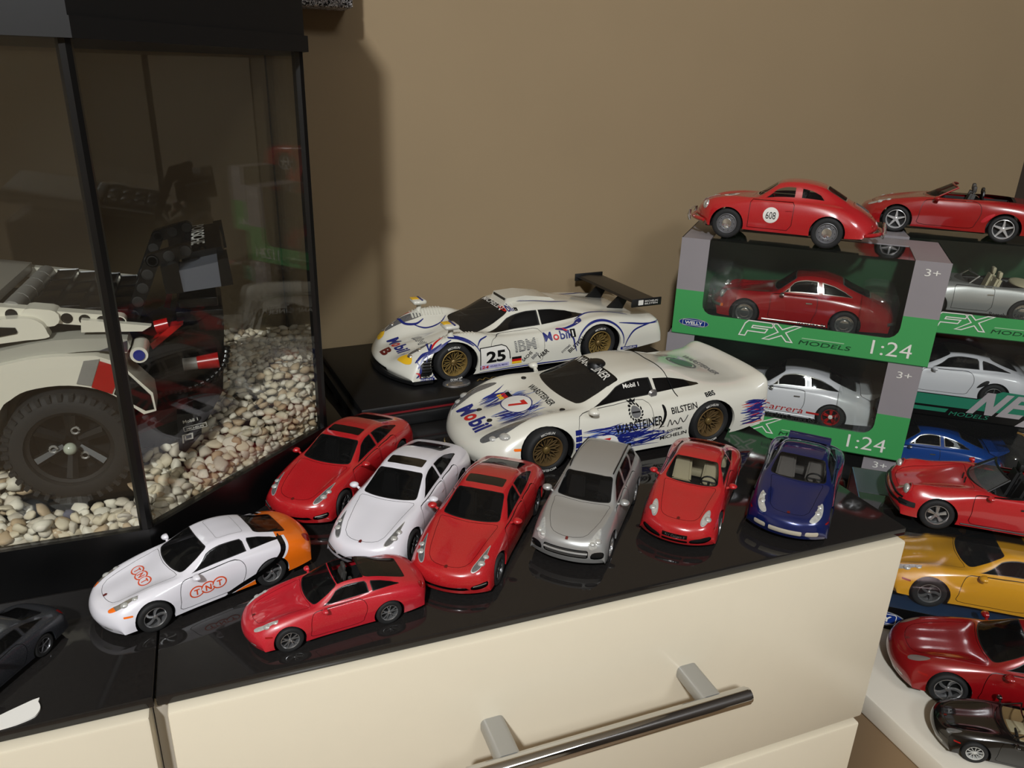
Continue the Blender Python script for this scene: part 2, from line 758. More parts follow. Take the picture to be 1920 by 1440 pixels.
        mp = {i: k for k, i in enumerate(used)}
        me = mesh_py(name, [vs[i] for i in used], [tuple(mp[i] for i in f) for f in good], True)
        return link(name, me, m, parent or c.root)

    def text(c, s, h, at, m, plane='side', rot=0, bold=0.0, shear=0.0, squeeze=1.0, width=None, center=False, eps=0.006, name='lettering'):
        v, f, w = text2d(s, h, bold, shear, squeeze)
        if width:
            v[:, 0] *= width / w
            w = width
        if center:
            v = v - np.array([w / 2, h / 2])
        a = R(rot)
        v = np.stack([v[:, 0] * math.cos(a) - v[:, 1] * math.sin(a) + at[0], v[:, 0] * math.sin(a) + v[:, 1] * math.cos(a) + at[1]], 1)
        return c.art(name, v, f, m, plane, eps)

    def poly(c, name, polys, m, plane='side', eps=0.005, maxe=0.06):
        V2, F2 = [], []
        for p in polys:
            k = len(V2)
            V2 += list(p)
            F2.append(tuple(range(k, k + len(p))))
        return c.art(name, V2, F2, m, plane, eps, maxe=maxe)

    def ribbon(c, pts, w, m, plane='side', name='stripe', eps=0.0055, taper=True, n=6, closed=False):
        L = smooth_poly(pts, n, closed)
        k = len(L)
        ws = [w * (0.25 + 0.75 * math.sin(math.pi * (i + .5) / k) if taper else 1.0) for i in range(k)]
        return c.poly(name, stroke2d([(L, closed)], ws), m, plane, eps, maxe=9)

    # ---- running gear and fittings
    def arches(c, ar, liner, lip, tmin=0.0, inner=.42):
        for (x, z, r) in ar:
            pts = [(x + r * math.cos(q), z + r * math.sin(q)) for q in [2 * math.pi * i / 32 for i in range(32)]]
            c.cut(pts, 'side', lambda cc, f: min(cc.V[i][1] for i in f) > 0.45 and min(cc.V[i][7] for i in f) >= tmin)
        for (x, z, r) in ar:
            for sg in (1, -1):
                vs, vl = [], []
                for i in range(33):
                    q = R(-25 + 230 * i / 32)
                    px, pz = x + r * math.cos(q), z + r * math.sin(q)
                    h = c.bvh.ray_cast(Vector((px, 3, pz)), Vector((0, -1, 0)))
                    if h[0] is None or pz < 0.1:
                        continue
                    y = h[0].y
                    X, Z = (c.xm - px) * c.S, pz * c.S
                    vl += [(X, sg * y * c.S, Z), (X, sg * (y - .045) * c.S, Z)]
                    vs += [(X, sg * (y - .04) * c.S, Z), (X, sg * inner * c.S, Z)]
                fs = [(2 * i, 2 * i + 1, 2 * i + 3, 2 * i + 2) for i in range(len(vs) // 2 - 1)]
                o = link('wheel_arch', mesh_py('wheel_arch', vs, fs, True), liner, c.root)
                link('arch_lip', mesh_py('arch_lip', vl, fs, True), lip, o)

    def chassis(c, fa, ra, wy, m, z0=0.17, z1=0.36, r=.36, nose=.35, tl=.3):
        mb = MB()
        mb.box(nose, c.L - tl, -.5, .5, z0, z1)
        mb.box(fa + r, ra - r, -wy, wy, z0, z1 - .06)
        mb.obj('chassis', m, c.root, auto=None, scale=c.S, flipx=c.xm)

    def wheels(c, fa, ra, ty, r, w, style, tm, rm, cm, ry=None, rr=None, rw=None, rimr=.68):
        for x, y, rad, wid in ((fa, ty, r, w), (ra, ry or ty, rr or r, rw or w)):
            tme, rme = wheel_mesh(rad, wid, rad * rimr, style, c.S, tm, rm, cm)
            for sg in (1, -1):
                t = link('wheel', tme, None, c.root, ((c.xm - x) * c.S, sg * (y - wid / 2) * c.S, rad * c.S), (0, 0, 0 if sg > 0 else math.pi))
                link('rim', rme, None, t)

    def mirror(c, x, y, z, m, gm=None, sc=(1, 1, 1), stalk=True):
        for sg in (1, -1):
            mb = MB()
            bm = bmesh.new()
            bmesh.ops.create_uvsphere(bm, u_segments=16, v_segments=10, radius=1)
            for v in bm.verts:
                p = v.co
                k = max(p.x, -.25)
                v.co = Vector((x - .01 - k * .10 * sc[0], sg * (y + .085 * sc[1] + p.y * .095 * sc[1]), z + .015 + p.z * .062 * sc[2] * (1 - .18 * p.y)))
            mb.bm(bm)
            if stalk:
                mb.tube([(x - .03, sg * (y - .05), z - .055), (x - .01, sg * (y + .06), z - .005)], [.034, .026], 8)
            o = mb.obj('door_mirror', m, c.root, auto=70, scale=c.S, flipx=c.xm)
            if gm:
                g = MB()
                g.lathe([(0.0, x + .018 * sc[0]), (.055 * sc[2], x + .017 * sc[0])], 14, 'x', (0, sg * (y + .085 * sc[1]), z + .015))
                g.obj('mirror_glass', gm, o, scale=c.S, flipx=c.xm)

    def cabin(c, x0, x1, y, zf, zd, m, sm, seats=((2.1, .36), (2.1, -.36)), dash=1.75, wheel=True, wm=None, sz=0.0, rear=None):
        """tub, dash, seats and steering wheel inside the shell"""
        mb = MB()
        mb.box(x0, x1, -y, y, zf - .02, zf)
        for sg in (1, -1):
            mb.box(x0, x1, sg * y - .012, sg * y + .012, zf, zd)
        mb.box(x1 - .02, x1, -y, y, zf, zd)
        mb.obj('interior', m, c.root, auto=None, scale=c.S, flipx=c.xm)
        d = MB()
        d.box(x0, dash, -y, y, zd - .22, zd - .02, .06)
        d.box(dash - .03, dash + .75, -.12, .12, zf, zf + .22, .03)
        d.obj('dashboard', m, c.root, scale=c.S, flipx=c.xm)
        for (sx_, sy_) in seats:
            s_ = MB()
            s_.box(sx_ - .42, sx_ + .1, sy_ - .24, sy_ + .24, zf + .08, zf + .24, .06)
            bm = bmesh.new()
            bmesh.ops.create_cube(bm, size=1)
            for v in bm.verts:
                tp = .8 if v.co.z > 0 else 1
                v.co = Vector((v.co.x * .13, v.co.y * .46 * tp, v.co.z * .62))
            bmesh.ops.bevel(bm, geom=list(bm.edges), offset=.05, segments=2, affect='EDGES')
            s_.bm(bm, Matrix.Translation((sx_ + .16, sy_, zf + .48 + sz)) @ Matrix.Rotation(R(14), 4, 'Y'))
            s_.box(sx_ + .19, sx_ + .28, sy_ - .12, sy_ + .12, zf + .76 + sz, zf + .92 + sz, .035)
            s_.obj('seat', sm, c.root, scale=c.S, flipx=c.xm)
        if rear:
            s_ = MB()
            s_.box(rear - .2, rear + .1, -y + .08, y - .08, zf + .1, zf + .28, .05)
            s_.box(rear + .1, rear + .22, -y + .08, y - .08, zf + .2, zd + .08, .05)
            s_.obj('rear_seat', sm, c.root, scale=c.S, flipx=c.xm)
        if wheel:
            w_ = MB()
            cx, cy, cz = dash + .12, .36, zd - .02
            pts = [(cx - .06 * math.sin(q), cy + .18 * math.cos(q), cz + .17 * math.sin(q)) for q in [2 * math.pi * i / 20 for i in range(20)]]
            w_.tube(pts, .02, 6, closed=True)
            w_.tube([(cx, cy - .17, cz), (cx, cy + .17, cz)], .018, 6)
            w_.tube([(cx, cy, cz), (cx - .01, cy, cz - .16)], .018, 6)
            w_.tube([(cx, cy, cz), (cx - .25, cy, cz - .1)], .03, 6)
            w_.obj('steering_wheel', wm or m, c.root, scale=c.S, flipx=c.xm)

    def on(c, plane, a, b):
        p = c.proj_pts([(a, b)], plane, 0)[0]
        return p

    def lampball(c, name, pts, r, m, sc=(1, 1, 1), plane='top', sink=0.4, label=None):
        """small lens domes set into the shell at (x, y), one object per side"""
        res = []
        for sg in (1, -1):
            mb = MB()
            for (x, y, rr) in pts:
                p = c.on(plane, sg * y, x) if plane == 'top' else c.on('side' if sg > 0 else 'right', x, y)
                if p is None:
                    continue
                mb.ball((p[0], p[1], p[2] - rr * sink * (1 if plane == 'top' else 0)), rr, sc, 14, 8)
            o = mb.obj(name, m, c.root, smooth=True, auto=None, scale=c.S, flipx=c.xm)
            for f in o.data.polygons:
                f.use_smooth = True
            res.append(o)
        return res


def shrink(poly, g):
    """move every edge of a closed outline inwards by g"""
    P = [np.array(p, float) for p in poly]
    n = len(P)
    ar = sum(P[i][0] * P[(i + 1) % n][1] - P[(i + 1) % n][0] * P[i][1] for i in range(n))
    sg = 1 if ar > 0 else -1
    out = []
    for i in range(n):
        d1 = P[i] - P[i - 1]
        d2 = P[(i + 1) % n] - P[i]
        d1 = d1 / (np.linalg.norm(d1) + 1e-12)
        d2 = d2 / (np.linalg.norm(d2) + 1e-12)
        n1 = np.array([-d1[1], d1[0]]) * sg
        n2 = np.array([-d2[1], d2[0]]) * sg
        q = n1 + n2
        q = q / max(np.dot(q, q) / 2, .35)
        out.append(tuple(P[i] + q * g))
    return out


_WH = {}


def wheel_mesh(r, w, rr, style, S, tm, rm, cm):
    key = (round(r, 3), round(w, 3), round(rr, 3), style, round(S, 6), tm.name, rm.name, cm.name)
    if key in _WH:
        return _WH[key]
    t = MB()
    h = w / 2
    t.lathe([(rr * .97, h * .72), (rr * 1.0, h * .9), (rr + (r - rr) * .35, h), (rr + (r - rr) * .75, h * .97), (r * .985, h * .8), (r, h * .6),
             (r, -h * .6), (r * .985, -h * .8), (rr + (r - rr) * .5, -h), (rr, -h * .9)], 40)
    if style != 'bbs':
        # tread grooves
        t.lathe([(r * 1.004, h * .22), (r * 1.004, h * .16)], 40)
    tme = t.mesh('wheel', True, S, 50)
    tme.materials.append(tm)
    g = MB()
    g.lathe([(rr * .98, h * .9), (rr * .93, h * .93), (rr * .9, h * .84), (rr * .86, h * .3), (rr * .86, -h * .5)], 36)
    g.cur = 1
    g.lathe([(rr * .87, -h * .1), (.0, -h * .1)], 24)
    g.cur = 0

    def spoke(a, r0, r1, w0, w1, z0, z1, th, tw=0.0):
        vs = []
        nseg = 4
        for i in range(nseg + 1):
            u = i / nseg
            rad = r0 + (r1 - r0) * u
            an = a + tw * u * u
            ww = w0 + (w1 - w0) * u
            zz = z0 + (z1 - z0) * u
            c_, s_ = math.cos(an), math.sin(an)
            for q, dz in ((-1, -th), (-.62, 0), (.62, 0), (1, -th)):
                vs.append((rad * c_ - q * ww / 2 * s_, zz + dz, rad * s_ + q * ww / 2 * c_))
        fs = []
        for i in range(nseg):
            for j in range(3):
                fs.append((i * 4 + j, i * 4 + j + 1, i * 4 + 5 + j, i * 4 + 4 + j))
        g.add(vs, fs)
    zf = h * .80
    if style == 'twist':
        for k in range(5):
            spoke(2 * math.pi * k / 5 + .3, rr * .10, rr * .93, rr * .18, rr * .34, zf * .8, zf, h * .22, .45)
        hub = .2
    elif style == 'star5':
        for k in range(5):
            spoke(2 * math.pi * k / 5 + .3, rr * .08, rr * .93, rr * .34, rr * .16, zf * .95, zf * .9, h * .25)
        hub = .22
    elif style == 'fuchs':
        for k in range(5):
            spoke(2 * math.pi * k / 5 + .3, rr * .12, rr * .80, rr * .22, rr * .44, zf * .9, zf * .7, h * .2)
        hub = .26
    elif style == 'ten':
        for k in range(5):
            for q in (-.17, .17):
                spoke(2 * math.pi * k / 5 + .3 + q, rr * .14, rr * .93, rr * .13, rr * .10, zf * .85, zf, h * .2, q * .55)
        hub = .2
    elif style == 'five':
        for k in range(5):
            spoke(2 * math.pi * k / 5 + .3, rr * .1, rr * .93, rr * .20, rr * .15, zf * .85, zf, h * .2)
        hub = .2
    elif style == 'twin':
        for k in range(10):
            spoke(2 * math.pi * k / 10 + .3, rr * .1, rr * .93, rr * .09, rr * .07, zf * .85, zf, h * .2)
        hub = .18
    elif style == 'bbs':
        for k in range(14):
            for q in (-.24, .24):
                spoke(2 * math.pi * k / 14, rr * .2, rr * .9, rr * .045, rr * .05, zf * .55, zf * .85, h * .12, q)
        hub = .24
    else:
        g.lathe([(rr * .88, zf * .55), (rr * .62, zf * .75), (rr * .5, zf * .62)], 32)
        for k in range(10):
            q = 2 * math.pi * k / 10
            g.cur = 1
            g.ball((rr * .7 * math.cos(q), zf * .66, rr * .7 * math.sin(q)), rr * .055, (1, .5, 1), 8, 6)
        g.cur = 0
        hub = .5
    g.cur = 2
    hz = zf * .9
    g.lathe([(rr * hub, hz * .75), (rr * hub * .92, hz), (rr * hub * .6, hz * 1.1), (0.0, hz * 1.14)], 20)
    rme = g.mesh('rim', False, S, 40)
    for x in (rm, MATS['black_plastic'], cm):
        rme.materials.append(x)
    _WH[key] = (tme, rme)
    return tme, rme


# control nets: x, z on the centre line, sweep, then (y, z) of six lines from bonnet to sill
def side_rows(rows, q):
    """rows given without their two lowest points take them from q"""
    return [tuple(r) if len(r) == 9 else tuple(r) + tuple(q) for r in rows]


N996 = [
    (.07, .17, .40, (.30, .17), (.52, .17), (.64, .17), (.72, .17), (.78, .17), (.82, .17)),
    (.0, .36, .42, (.30, .36), (.52, .355), (.64, .345), (.72, .32), (.78, .27), (.822, .20)),
    (.07, .56, .36, (.30, .55), (.50, .54), (.64, .51), (.73, .45), (.80, .34), (.835, .20)),
    (.36, .67, .22, (.32, .665), (.55, .70), (.68, .665), (.77, .57), (.835, .40), (.845, .20)),
    (.93, .79, .04, (.36, .785), (.58, .83), (.71, .80), (.80, .70), (.865, .48), (.86, .19)),
    (1.40, .90, .28, (.36, .90), (.63, .915), (.72, .895), (.79, .83), (.845, .56), (.83, .19)),
    (1.78, 1.12, .20, (.34, 1.105), (.59, 1.06), (.715, .905), (.785, .84), (.845, .57), (.83, .19)),
    (2.13, 1.27, .10, (.32, 1.262), (.52, 1.215), (.715, .91), (.785, .845), (.845, .58), (.83, .19)),
    (2.60, 1.305, 0, (.31, 1.297), (.515, 1.245), (.715, .92), (.79, .855), (.85, .59), (.83, .19)),
    (3.05, 1.235, 0, (.30, 1.225), (.50, 1.165), (.70, .935), (.81, .87), (.88, .62), (.85, .2)),
    (3.46, 1.08, 0, (.29, 1.07), (.46, 1.02), (.66, .93), (.815, .86), (.885, .63), (.86, .21)),
    (3.84, .935, .02, (.30, .93), (.48, .915), (.64, .89), (.79, .82), (.875, .60), (.855, .22)),
    (4.15, .83, .10, (.32, .825), (.50, .815), (.64, .785), (.76, .72), (.84, .54), (.84, .24)),
    (4.36, .68, .22, (.32, .675), (.50, .665), (.62, .64), (.72, .58), (.79, .45), (.81, .24)),
    (4.43, .47, .30, (.32, .465), (.50, .455), (.62, .43), (.71, .39), (.77, .32), (.80, .24)),
    (4.36, .25, .30, (.32, .25), (.50, .25), (.62, .25), (.70, .245), (.76, .24), (.80, .235))]


def opened(rows, z=.93, zd=.95):
    """an open car: the roof stations drop to the cockpit rim, the deck follows behind"""
    r = [list(x) for x in rows]
    for k, x, zz in ((6, 1.75, z), (7, 2.1, z), (8, 2.5, z), (9, 2.9, zd), (10, 3.35, zd - .02), (11, 3.8, zd - .06)):
        o = r[k]
        r[k] = [x, zz, .2 if k == 6 else .1 if k == 7 else o[2], (.32, zz), (.56, zz), (o[5][0], min(o[5][1], zz - .01)), o[6], o[7], o[8]]
    return [tuple(x) for x in r]


NPAN = [
    (.06, .19, .40, (.34, .19), (.58, .19), (.72, .19), (.80, .19), (.86, .19), (.90, .19)),
    (.0, .42, .42, (.34, .42), (.58, .415), (.72, .40), (.80, .37), (.86, .30), (.902, .22)),
    (.07, .63, .36, (.34, .62), (.57, .61), (.72, .58), (.81, .51), (.88, .38), (.91, .22)),
    (.40, .75, .22, (.36, .745), (.60, .79), (.75, .755), (.85, .65), (.915, .45), (.925, .22)),
    (.95, .86, .05, (.40, .86), (.64, .905), (.78, .87), (.88, .77), (.945, .52), (.935, .21)),
    (1.50, .985, .30, (.40, .985), (.69, .99), (.79, .965), (.86, .90), (.93, .6), (.91, .21)),
    (1.92, 1.18, .22, (.38, 1.17), (.64, 1.13), (.785, .975), (.86, .91), (.93, .6), (.91, .21)),
    (2.35, 1.36, .10, (.36, 1.352), (.58, 1.30), (.785, .985), (.86, .92), (.93, .6), (.91, .21)),
    (2.85, 1.418, 0, (.35, 1.41), (.575, 1.355), (.785, 1.0), (.865, .935), (.935, .62), (.91, .21)),
    (3.45, 1.36, 0, (.34, 1.35), (.555, 1.295), (.77, 1.02), (.875, .95), (.955, .66), (.93, .22)),
    (4.0, 1.20, 0, (.33, 1.19), (.51, 1.14), (.71, 1.01), (.87, .93), (.96, .67), (.935, .23)),
    (4.42, 1.055, .03, (.33, 1.05), (.52, 1.03), (.68, .98), (.83, .89), (.94, .64), (.925, .24)),
    (4.75, .96, .10, (.34, .955), (.54, .94), (.68, .905), (.80, .82), (.90, .58), (.905, .26)),
    (4.91, .80, .22, (.34, .795), (.54, .785), (.67, .75), (.77, .68), (.86, .5), (.88, .27)),
    (4.97, .52, .30, (.34, .515), (.54, .50), (.67, .47), (.77, .43), (.84, .36), (.87, .28)),
    (4.88, .28, .30, (.34, .28), (.54, .28), (.67, .28), (.77, .275), (.84, .27), (.87, .265))]

NCAY = [
    (.08, .28, .30, (.36, .28), (.60, .28), (.74, .28), (.82, .28), (.88, .28), (.91, .28)),
    (.0, .50, .30, (.36, .50), (.60, .495), (.74, .48), (.82, .45), (.88, .38), (.912, .31)),
    (.05, .78, .26, (.36, .775), (.60, .765), (.74, .74), (.83, .68), (.90, .50), (.92, .30)),
    (.35, .95, .18, (.38, .945), (.62, .965), (.77, .92), (.87, .80), (.93, .56), (.93, .30)),
    (.90, 1.05, .04, (.42, 1.05), (.68, 1.06), (.80, 1.03), (.89, .92), (.955, .62), (.945, .3)),
    (1.38, 1.14, .26, (.42, 1.14), (.72, 1.14), (.81, 1.11), (.88, 1.04), (.94, .68), (.92, .3)),
    (1.75, 1.40, .18, (.40, 1.39), (.67, 1.36), (.805, 1.12), (.88, 1.05), (.94, .70), (.92, .3)),
    (2.10, 1.60, .08, (.38, 1.59), (.62, 1.55), (.80, 1.13), (.88, 1.06), (.94, .70), (.92, .3)),
    (2.75, 1.69, 0, (.38, 1.68), (.61, 1.635), (.80, 1.15), (.885, 1.08), (.945, .72), (.92, .3)),
    (3.50, 1.665, 0, (.38, 1.655), (.60, 1.605), (.79, 1.18), (.885, 1.10), (.96, .74), (.93, .3)),
    (4.15, 1.57, 0, (.37, 1.56), (.57, 1.51), (.76, 1.22), (.87, 1.10), (.955, .74), (.93, .32)),
    (4.48, 1.38, .05, (.36, 1.37), (.55, 1.34), (.73, 1.17), (.84, 1.03), (.93, .72), (.92, .34)),
    (4.68, 1.07, .10, (.36, 1.065), (.58, 1.05), (.74, 1.0), (.84, .90), (.90, .68), (.91, .36)),
    (4.75, .84, .16, (.36, .84), (.58, .83), (.73, .80), (.82, .74), (.88, .58), (.90, .37)),
    (4.78, .58, .20, (.36, .58), (.58, .575), (.72, .56), (.81, .52), (.86, .46), (.89, .38)),
    (4.70, .36, .20, (.36, .36), (.58, .36), (.72, .36), (.81, .36), (.86, .36), (.89, .36))]

N356 = [
    (.16, .25, .42, (.25, .25), (.44, .25), (.56, .25), (.64, .25), (.70, .25), (.76, .25)),
    (.06, .42, .46, (.25, .42), (.44, .415), (.56, .40), (.65, .37), (.71, .32), (.765, .26)),
    (.10, .60, .40, (.25, .59), (.45, .60), (.58, .57), (.68, .49), (.745, .38), (.775, .26)),
    (.30, .76, .24, (.26, .735), (.48, .79), (.62, .74), (.73, .62), (.79, .43), (.79, .26)),
    (.85, .88, .05, (.30, .87), (.50, .91), (.64, .86), (.75, .74), (.815, .5), (.80, .25)),
    (1.33, .94, .24, (.32, .94), (.55, .94), (.655, .915), (.74, .85), (.81, .55), (.79, .24)),
    (1.56, 1.10, .18, (.31, 1.095), (.53, 1.06), (.65, .925), (.735, .86), (.81, .56), (.79, .24)),
    (1.80, 1.25, .10, (.30, 1.245), (.49, 1.20), (.645, .93), (.735, .865), (.81, .56), (.79, .24)),
    (2.20, 1.31, 0, (.29, 1.30), (.48, 1.245), (.64, .935), (.735, .87), (.81, .57), (.79, .24)),
    (2.68, 1.25, 0, (.27, 1.24), (.44, 1.18), (.61, .93), (.73, .86), (.81, .58), (.79, .24)),
    (3.0, 1.10, .03, (.25, 1.09), (.40, 1.04), (.57, .90), (.71, .83), (.81, .58), (.79, .24)),
    (3.25, .96, .06, (.25, .95), (.40, .92), (.55, .85), (.69, .78), (.795, .55), (.785, .25)),
    (3.58, .79, .14, (.26, .785), (.42, .76), (.55, .71), (.67, .63), (.76, .47), (.78, .26)),
    (3.85, .58, .28, (.26, .575), (.42, .56), (.54, .52), (.63, .46), (.70, .38), (.75, .27)),
    (3.93, .43, .34, (.26, .43), (.42, .42), (.54, .40), (.63, .37), (.69, .33), (.74, .28)),
    (3.84, .28, .34, (.26, .28), (.42, .28), (.54, .28), (.63, .28), (.69, .275), (.74, .27))]

N911 = [
    (.08, .20, .22, (.30, .20), (.50, .20), (.62, .20), (.70, .20), (.75, .20), (.78, .20)),
    (.0, .36, .24, (.30, .36), (.50, .36), (.62, .355), (.70, .34), (.75, .29), (.782, .22)),
    (.06, .51, .22, (.30, .51), (.50, .53), (.62, .51), (.70, .45), (.77, .35), (.79, .21)),
    (.34, .63, .10, (.30, .63), (.54, .775), (.66, .73), (.75, .59), (.80, .40), (.80, .20)),
    (.86, .74, .02, (.34, .75), (.55, .825), (.67, .78), (.77, .66), (.82, .46), (.80, .19)),
    (1.42, .895, .22, (.36, .895), (.60, .905), (.69, .885), (.76, .82), (.80, .55), (.78, .19)),
    (1.68, 1.10, .14, (.34, 1.09), (.575, 1.06), (.685, .895), (.755, .83), (.80, .56), (.78, .19)),
    (1.93, 1.26, .06, (.32, 1.255), (.53, 1.21), (.685, .90), (.755, .835), (.80, .56), (.78, .19)),
    (2.40, 1.32, 0, (.31, 1.312), (.52, 1.255), (.685, .91), (.755, .84), (.80, .57), (.78, .19)),
    (2.88, 1.24, 0, (.30, 1.23), (.50, 1.17), (.67, .92), (.76, .85), (.82, .60), (.80, .2)),
    (3.28, 1.08, 0, (.28, 1.07), (.45, 1.02), (.62, .91), (.76, .83), (.825, .60), (.81, .21)),
    (3.65, .93, .02, (.28, .925), (.45, .90), (.60, .85), (.74, .77), (.81, .56), (.80, .22)),
    (3.98, .78, .06, (.30, .775), (.47, .76), (.60, .72), (.71, .64), (.78, .48), (.78, .24)),
    (4.18, .60, .14, (.30, .60), (.47, .59), (.60, .57), (.69, .52), (.75, .42), (.77, .24)),
    (4.24, .42, .18, (.30, .42), (.47, .415), (.60, .40), (.68, .37), (.74, .32), (.765, .25)),
    (4.15, .27, .18, (.30, .27), (.47, .27), (.60, .27), (.68, .265), (.74, .26), (.765, .245))]

NGT98 = [
    (.05, .09, .30, (.35, .09), (.58, .09), (.72, .09), (.82, .09), (.90, .09), (.94, .09)),
    (.0, .20, .32, (.35, .20), (.58, .20), (.72, .19), (.82, .17), (.90, .14), (.942, .10)),
    (.14, .33, .28, (.33, .32), (.56, .38), (.72, .40), (.84, .36), (.92, .25), (.95, .10)),
    (.50, .44, .16, (.32, .42), (.56, .57), (.73, .64), (.87, .57), (.945, .35), (.96, .1)),
    (.98, .54, .04, (.34, .50), (.55, .67), (.73, .81), (.88, .75), (.965, .45), (.97, .1)),
    (1.32, .65, .25, (.38, .64), (.58, .70), (.72, .79), (.86, .73), (.95, .45), (.96, .1)),
    (1.68, .88, .18, (.36, .865), (.56, .80), (.70, .71), (.84, .66), (.93, .45), (.95, .1)),
    (2.08, 1.08, .08, (.33, 1.07), (.52, 1.0), (.69, .71), (.82, .65), (.92, .44), (.95, .1)),
    (2.55, 1.135, 0, (.32, 1.125), (.51, 1.05), (.69, .72), (.82, .65), (.92, .45), (.95, .1)),
    (3.05, 1.08, 0, (.30, 1.07), (.48, .99), (.68, .78), (.85, .74), (.95, .50), (.965, .1)),
    (3.55, .98, 0, (.28, .965), (.46, .90), (.68, .86), (.86, .82), (.965, .52), (.97, .12)),
    (4.05, .87, 0, (.30, .85), (.48, .82), (.69, .83), (.86, .78), (.96, .52), (.97, .16)),
    (4.50, .78, .03, (.32, .77), (.50, .76), (.70, .76), (.86, .71), (.95, .50), (.96, .2)),
    (4.82, .72, .06, (.32, .715), (.50, .71), (.70, .70), (.84, .66), (.93, .48), (.95, .24)),
    (4.90, .50, .08, (.32, .50), (.50, .50), (.70, .50), (.82, .48), (.90, .40), (.93, .26)),
    (4.85, .28, .08, (.32, .28), (.50, .28), (.70, .28), (.82, .28), (.90, .27), (.93, .25))]

NGT96 = [
    (.05, .10, .40, (.32, .10), (.55, .10), (.70, .10), (.80, .10), (.87, .10), (.92, .10)),
    (.0, .24, .42, (.32, .24), (.55, .24), (.70, .23), (.80, .20), (.87, .16), (.922, .11)),
    (.08, .42, .36, (.32, .41), (.54, .42), (.70, .41), (.82, .36), (.90, .25), (.94, .11)),
    (.42, .56, .20, (.33, .54), (.56, .62), (.72, .62), (.85, .53), (.93, .34), (.95, .11)),
    (.95, .68, .04, (.36, .66), (.57, .74), (.73, .79), (.87, .70), (.955, .45), (.96, .1)),
    (1.40, .80, .28, (.38, .80), (.62, .81), (.74, .79), (.86, .70), (.94, .45), (.95, .1)),
    (1.78, 1.0, .20, (.36, .985), (.58, .93), (.72, .80), (.85, .71), (.94, .46), (.95, .1)),
    (2.15, 1.14, .10, (.34, 1.13), (.52, 1.07), (.71, .81), (.84, .72), (.94, .46), (.95, .1)),
    (2.60, 1.17, 0, (.33, 1.16), (.51, 1.10), (.71, .83), (.84, .74), (.94, .47), (.95, .1)),
    (3.10, 1.10, 0, (.31, 1.09), (.49, 1.02), (.70, .87), (.86, .79), (.955, .52), (.96, .1)),
    (3.50, .98, 0, (.30, .97), (.50, .92), (.70, .88), (.87, .80), (.965, .55), (.965, .12)),
    (3.95, .88, 0, (.32, .875), (.52, .87), (.72, .86), (.87, .79), (.96, .55), (.965, .14)),
    (4.22, .90, .04, (.34, .90), (.55, .895), (.74, .88), (.88, .80), (.95, .55), (.955, .18)),
    (4.47, .97, .08, (.36, .97), (.60, .965), (.80, .945), (.90, .86), (.94, .55), (.945, .2)),
    (4.40, .62, .06, (.36, .62), (.60, .62), (.78, .62), (.86, .58), (.91, .42), (.92, .22)),
    (4.36, .28, .06, (.36, .28), (.58, .28), (.75, .28), (.84, .28), (.90, .27), (.92, .25))]
# ------------------------------------------------------------------ shared materials
BLK = mat('black_plastic', (.045, .045, .047), .45)
BLKG = mat('black_gloss', (.03, .03, .03), .12)
TYRE = mat('tyre_rubber', (.07, .07, .07), .75, noise=.2, scale=200)
TUB = mat('interior_black', (.06, .06, .06), .6)
GREYSEAT = mat('seat_grey', (.22, .21, .2), .6)
CREAM = mat('seat_cream', (.72, .68, .56), .6)
CHROME = mat('chrome', (.88, .88, .87), .14, .92)
RIMS = mat('rim_silver', (.70, .70, .70), .25, .85)
GOLD = mat('rim_gold', (.66, .55, .32), .35, .6)
LENS = mat('lamp_lens', (.74, .74, .72), .10, .35, 1.0, noise=.35, scale=700, bump=.25)
LENSD = mat('lamp_lens_dark', (.40, .40, .40), .12, .3, 1.0, noise=.4, scale=500)
AMBER = mat('lamp_amber', (.90, .42, .08), .15, 0, 1.0)
REDL = mat('lamp_red', (.55, .04, .04), .15, 0, 1.0)
DGLASS = glassy('tinted_glass', (.42, .42, .42), (.012, .012, .012), .34)
LGLASS = glassy('clear_car_glass', (.82, .82, .80), (.02, .02, .02), .16)
OPAQ = mat('dark_window', (.035, .035, .037), .08, 0, .5)
CREST = mat('badge_gold', (.55, .35, .12), .3, .6)
CREST2 = mat('badge_red', (.35, .08, .06), .4)
GRIL = mat('grille_black', (.03, .03, .03), .5)


def ylim(a):
    return lambda c, f: min(c.V[i][1] for i in f) > a


def nose(c, f):
    return max(c.V[i][0] for i in f) < 1.0 and sum(c.V[i][3] for i in f) > 0.25 * len(f)


def tailp(c, f):
    return min(c.V[i][0] for i in f) > c.L - 1.2 and sum(c.V[i][3] for i in f) < -0.25 * len(f)


def low(c, f):
    return max(c.V[i][7] for i in f) < 2.35


def crest(c, x, y=0.0, m=None):
    p = [(y - .03, x - .035), (y + .03, x - .035), (y + .034, x + .02), (y, x + .045), (y - .034, x + .02)]
    c.poly('badge', [p], m or CREST2, 'top', .008)


def mask(c, s0, s1, t1, r=.25, name='windscreen', g=DGLASS, seal=True, inset=-.006):
    fs = c.cut(rrect(s0, s1, -1.5, t1, r), 'st')
    if seal:
        inner = rrect(s0 + .06, s1 - .05, -1.5, t1 - .06, r * .9)
        ins, gap = c.cut(inner, 'st', None, faces=fs)
        c.emit(name + '_seal', gap, BLK, 'B', -.004)
        fs = ins
    return c.emit(name, fs, g, 'B', inset)


def sidewin(c, poly, g=DGLASS, name='side_window', seal=True, sealm=None):
    fs = c.cut(poly, 'st')
    if seal:
        ins, gap = c.cut(shrink(poly, .055), 'st', None, faces=fs)
        c.emit('window_seal', gap, sealm or BLK, 'B', -.004)
        fs = ins
    return c.pair(name, fs, g, -.006)


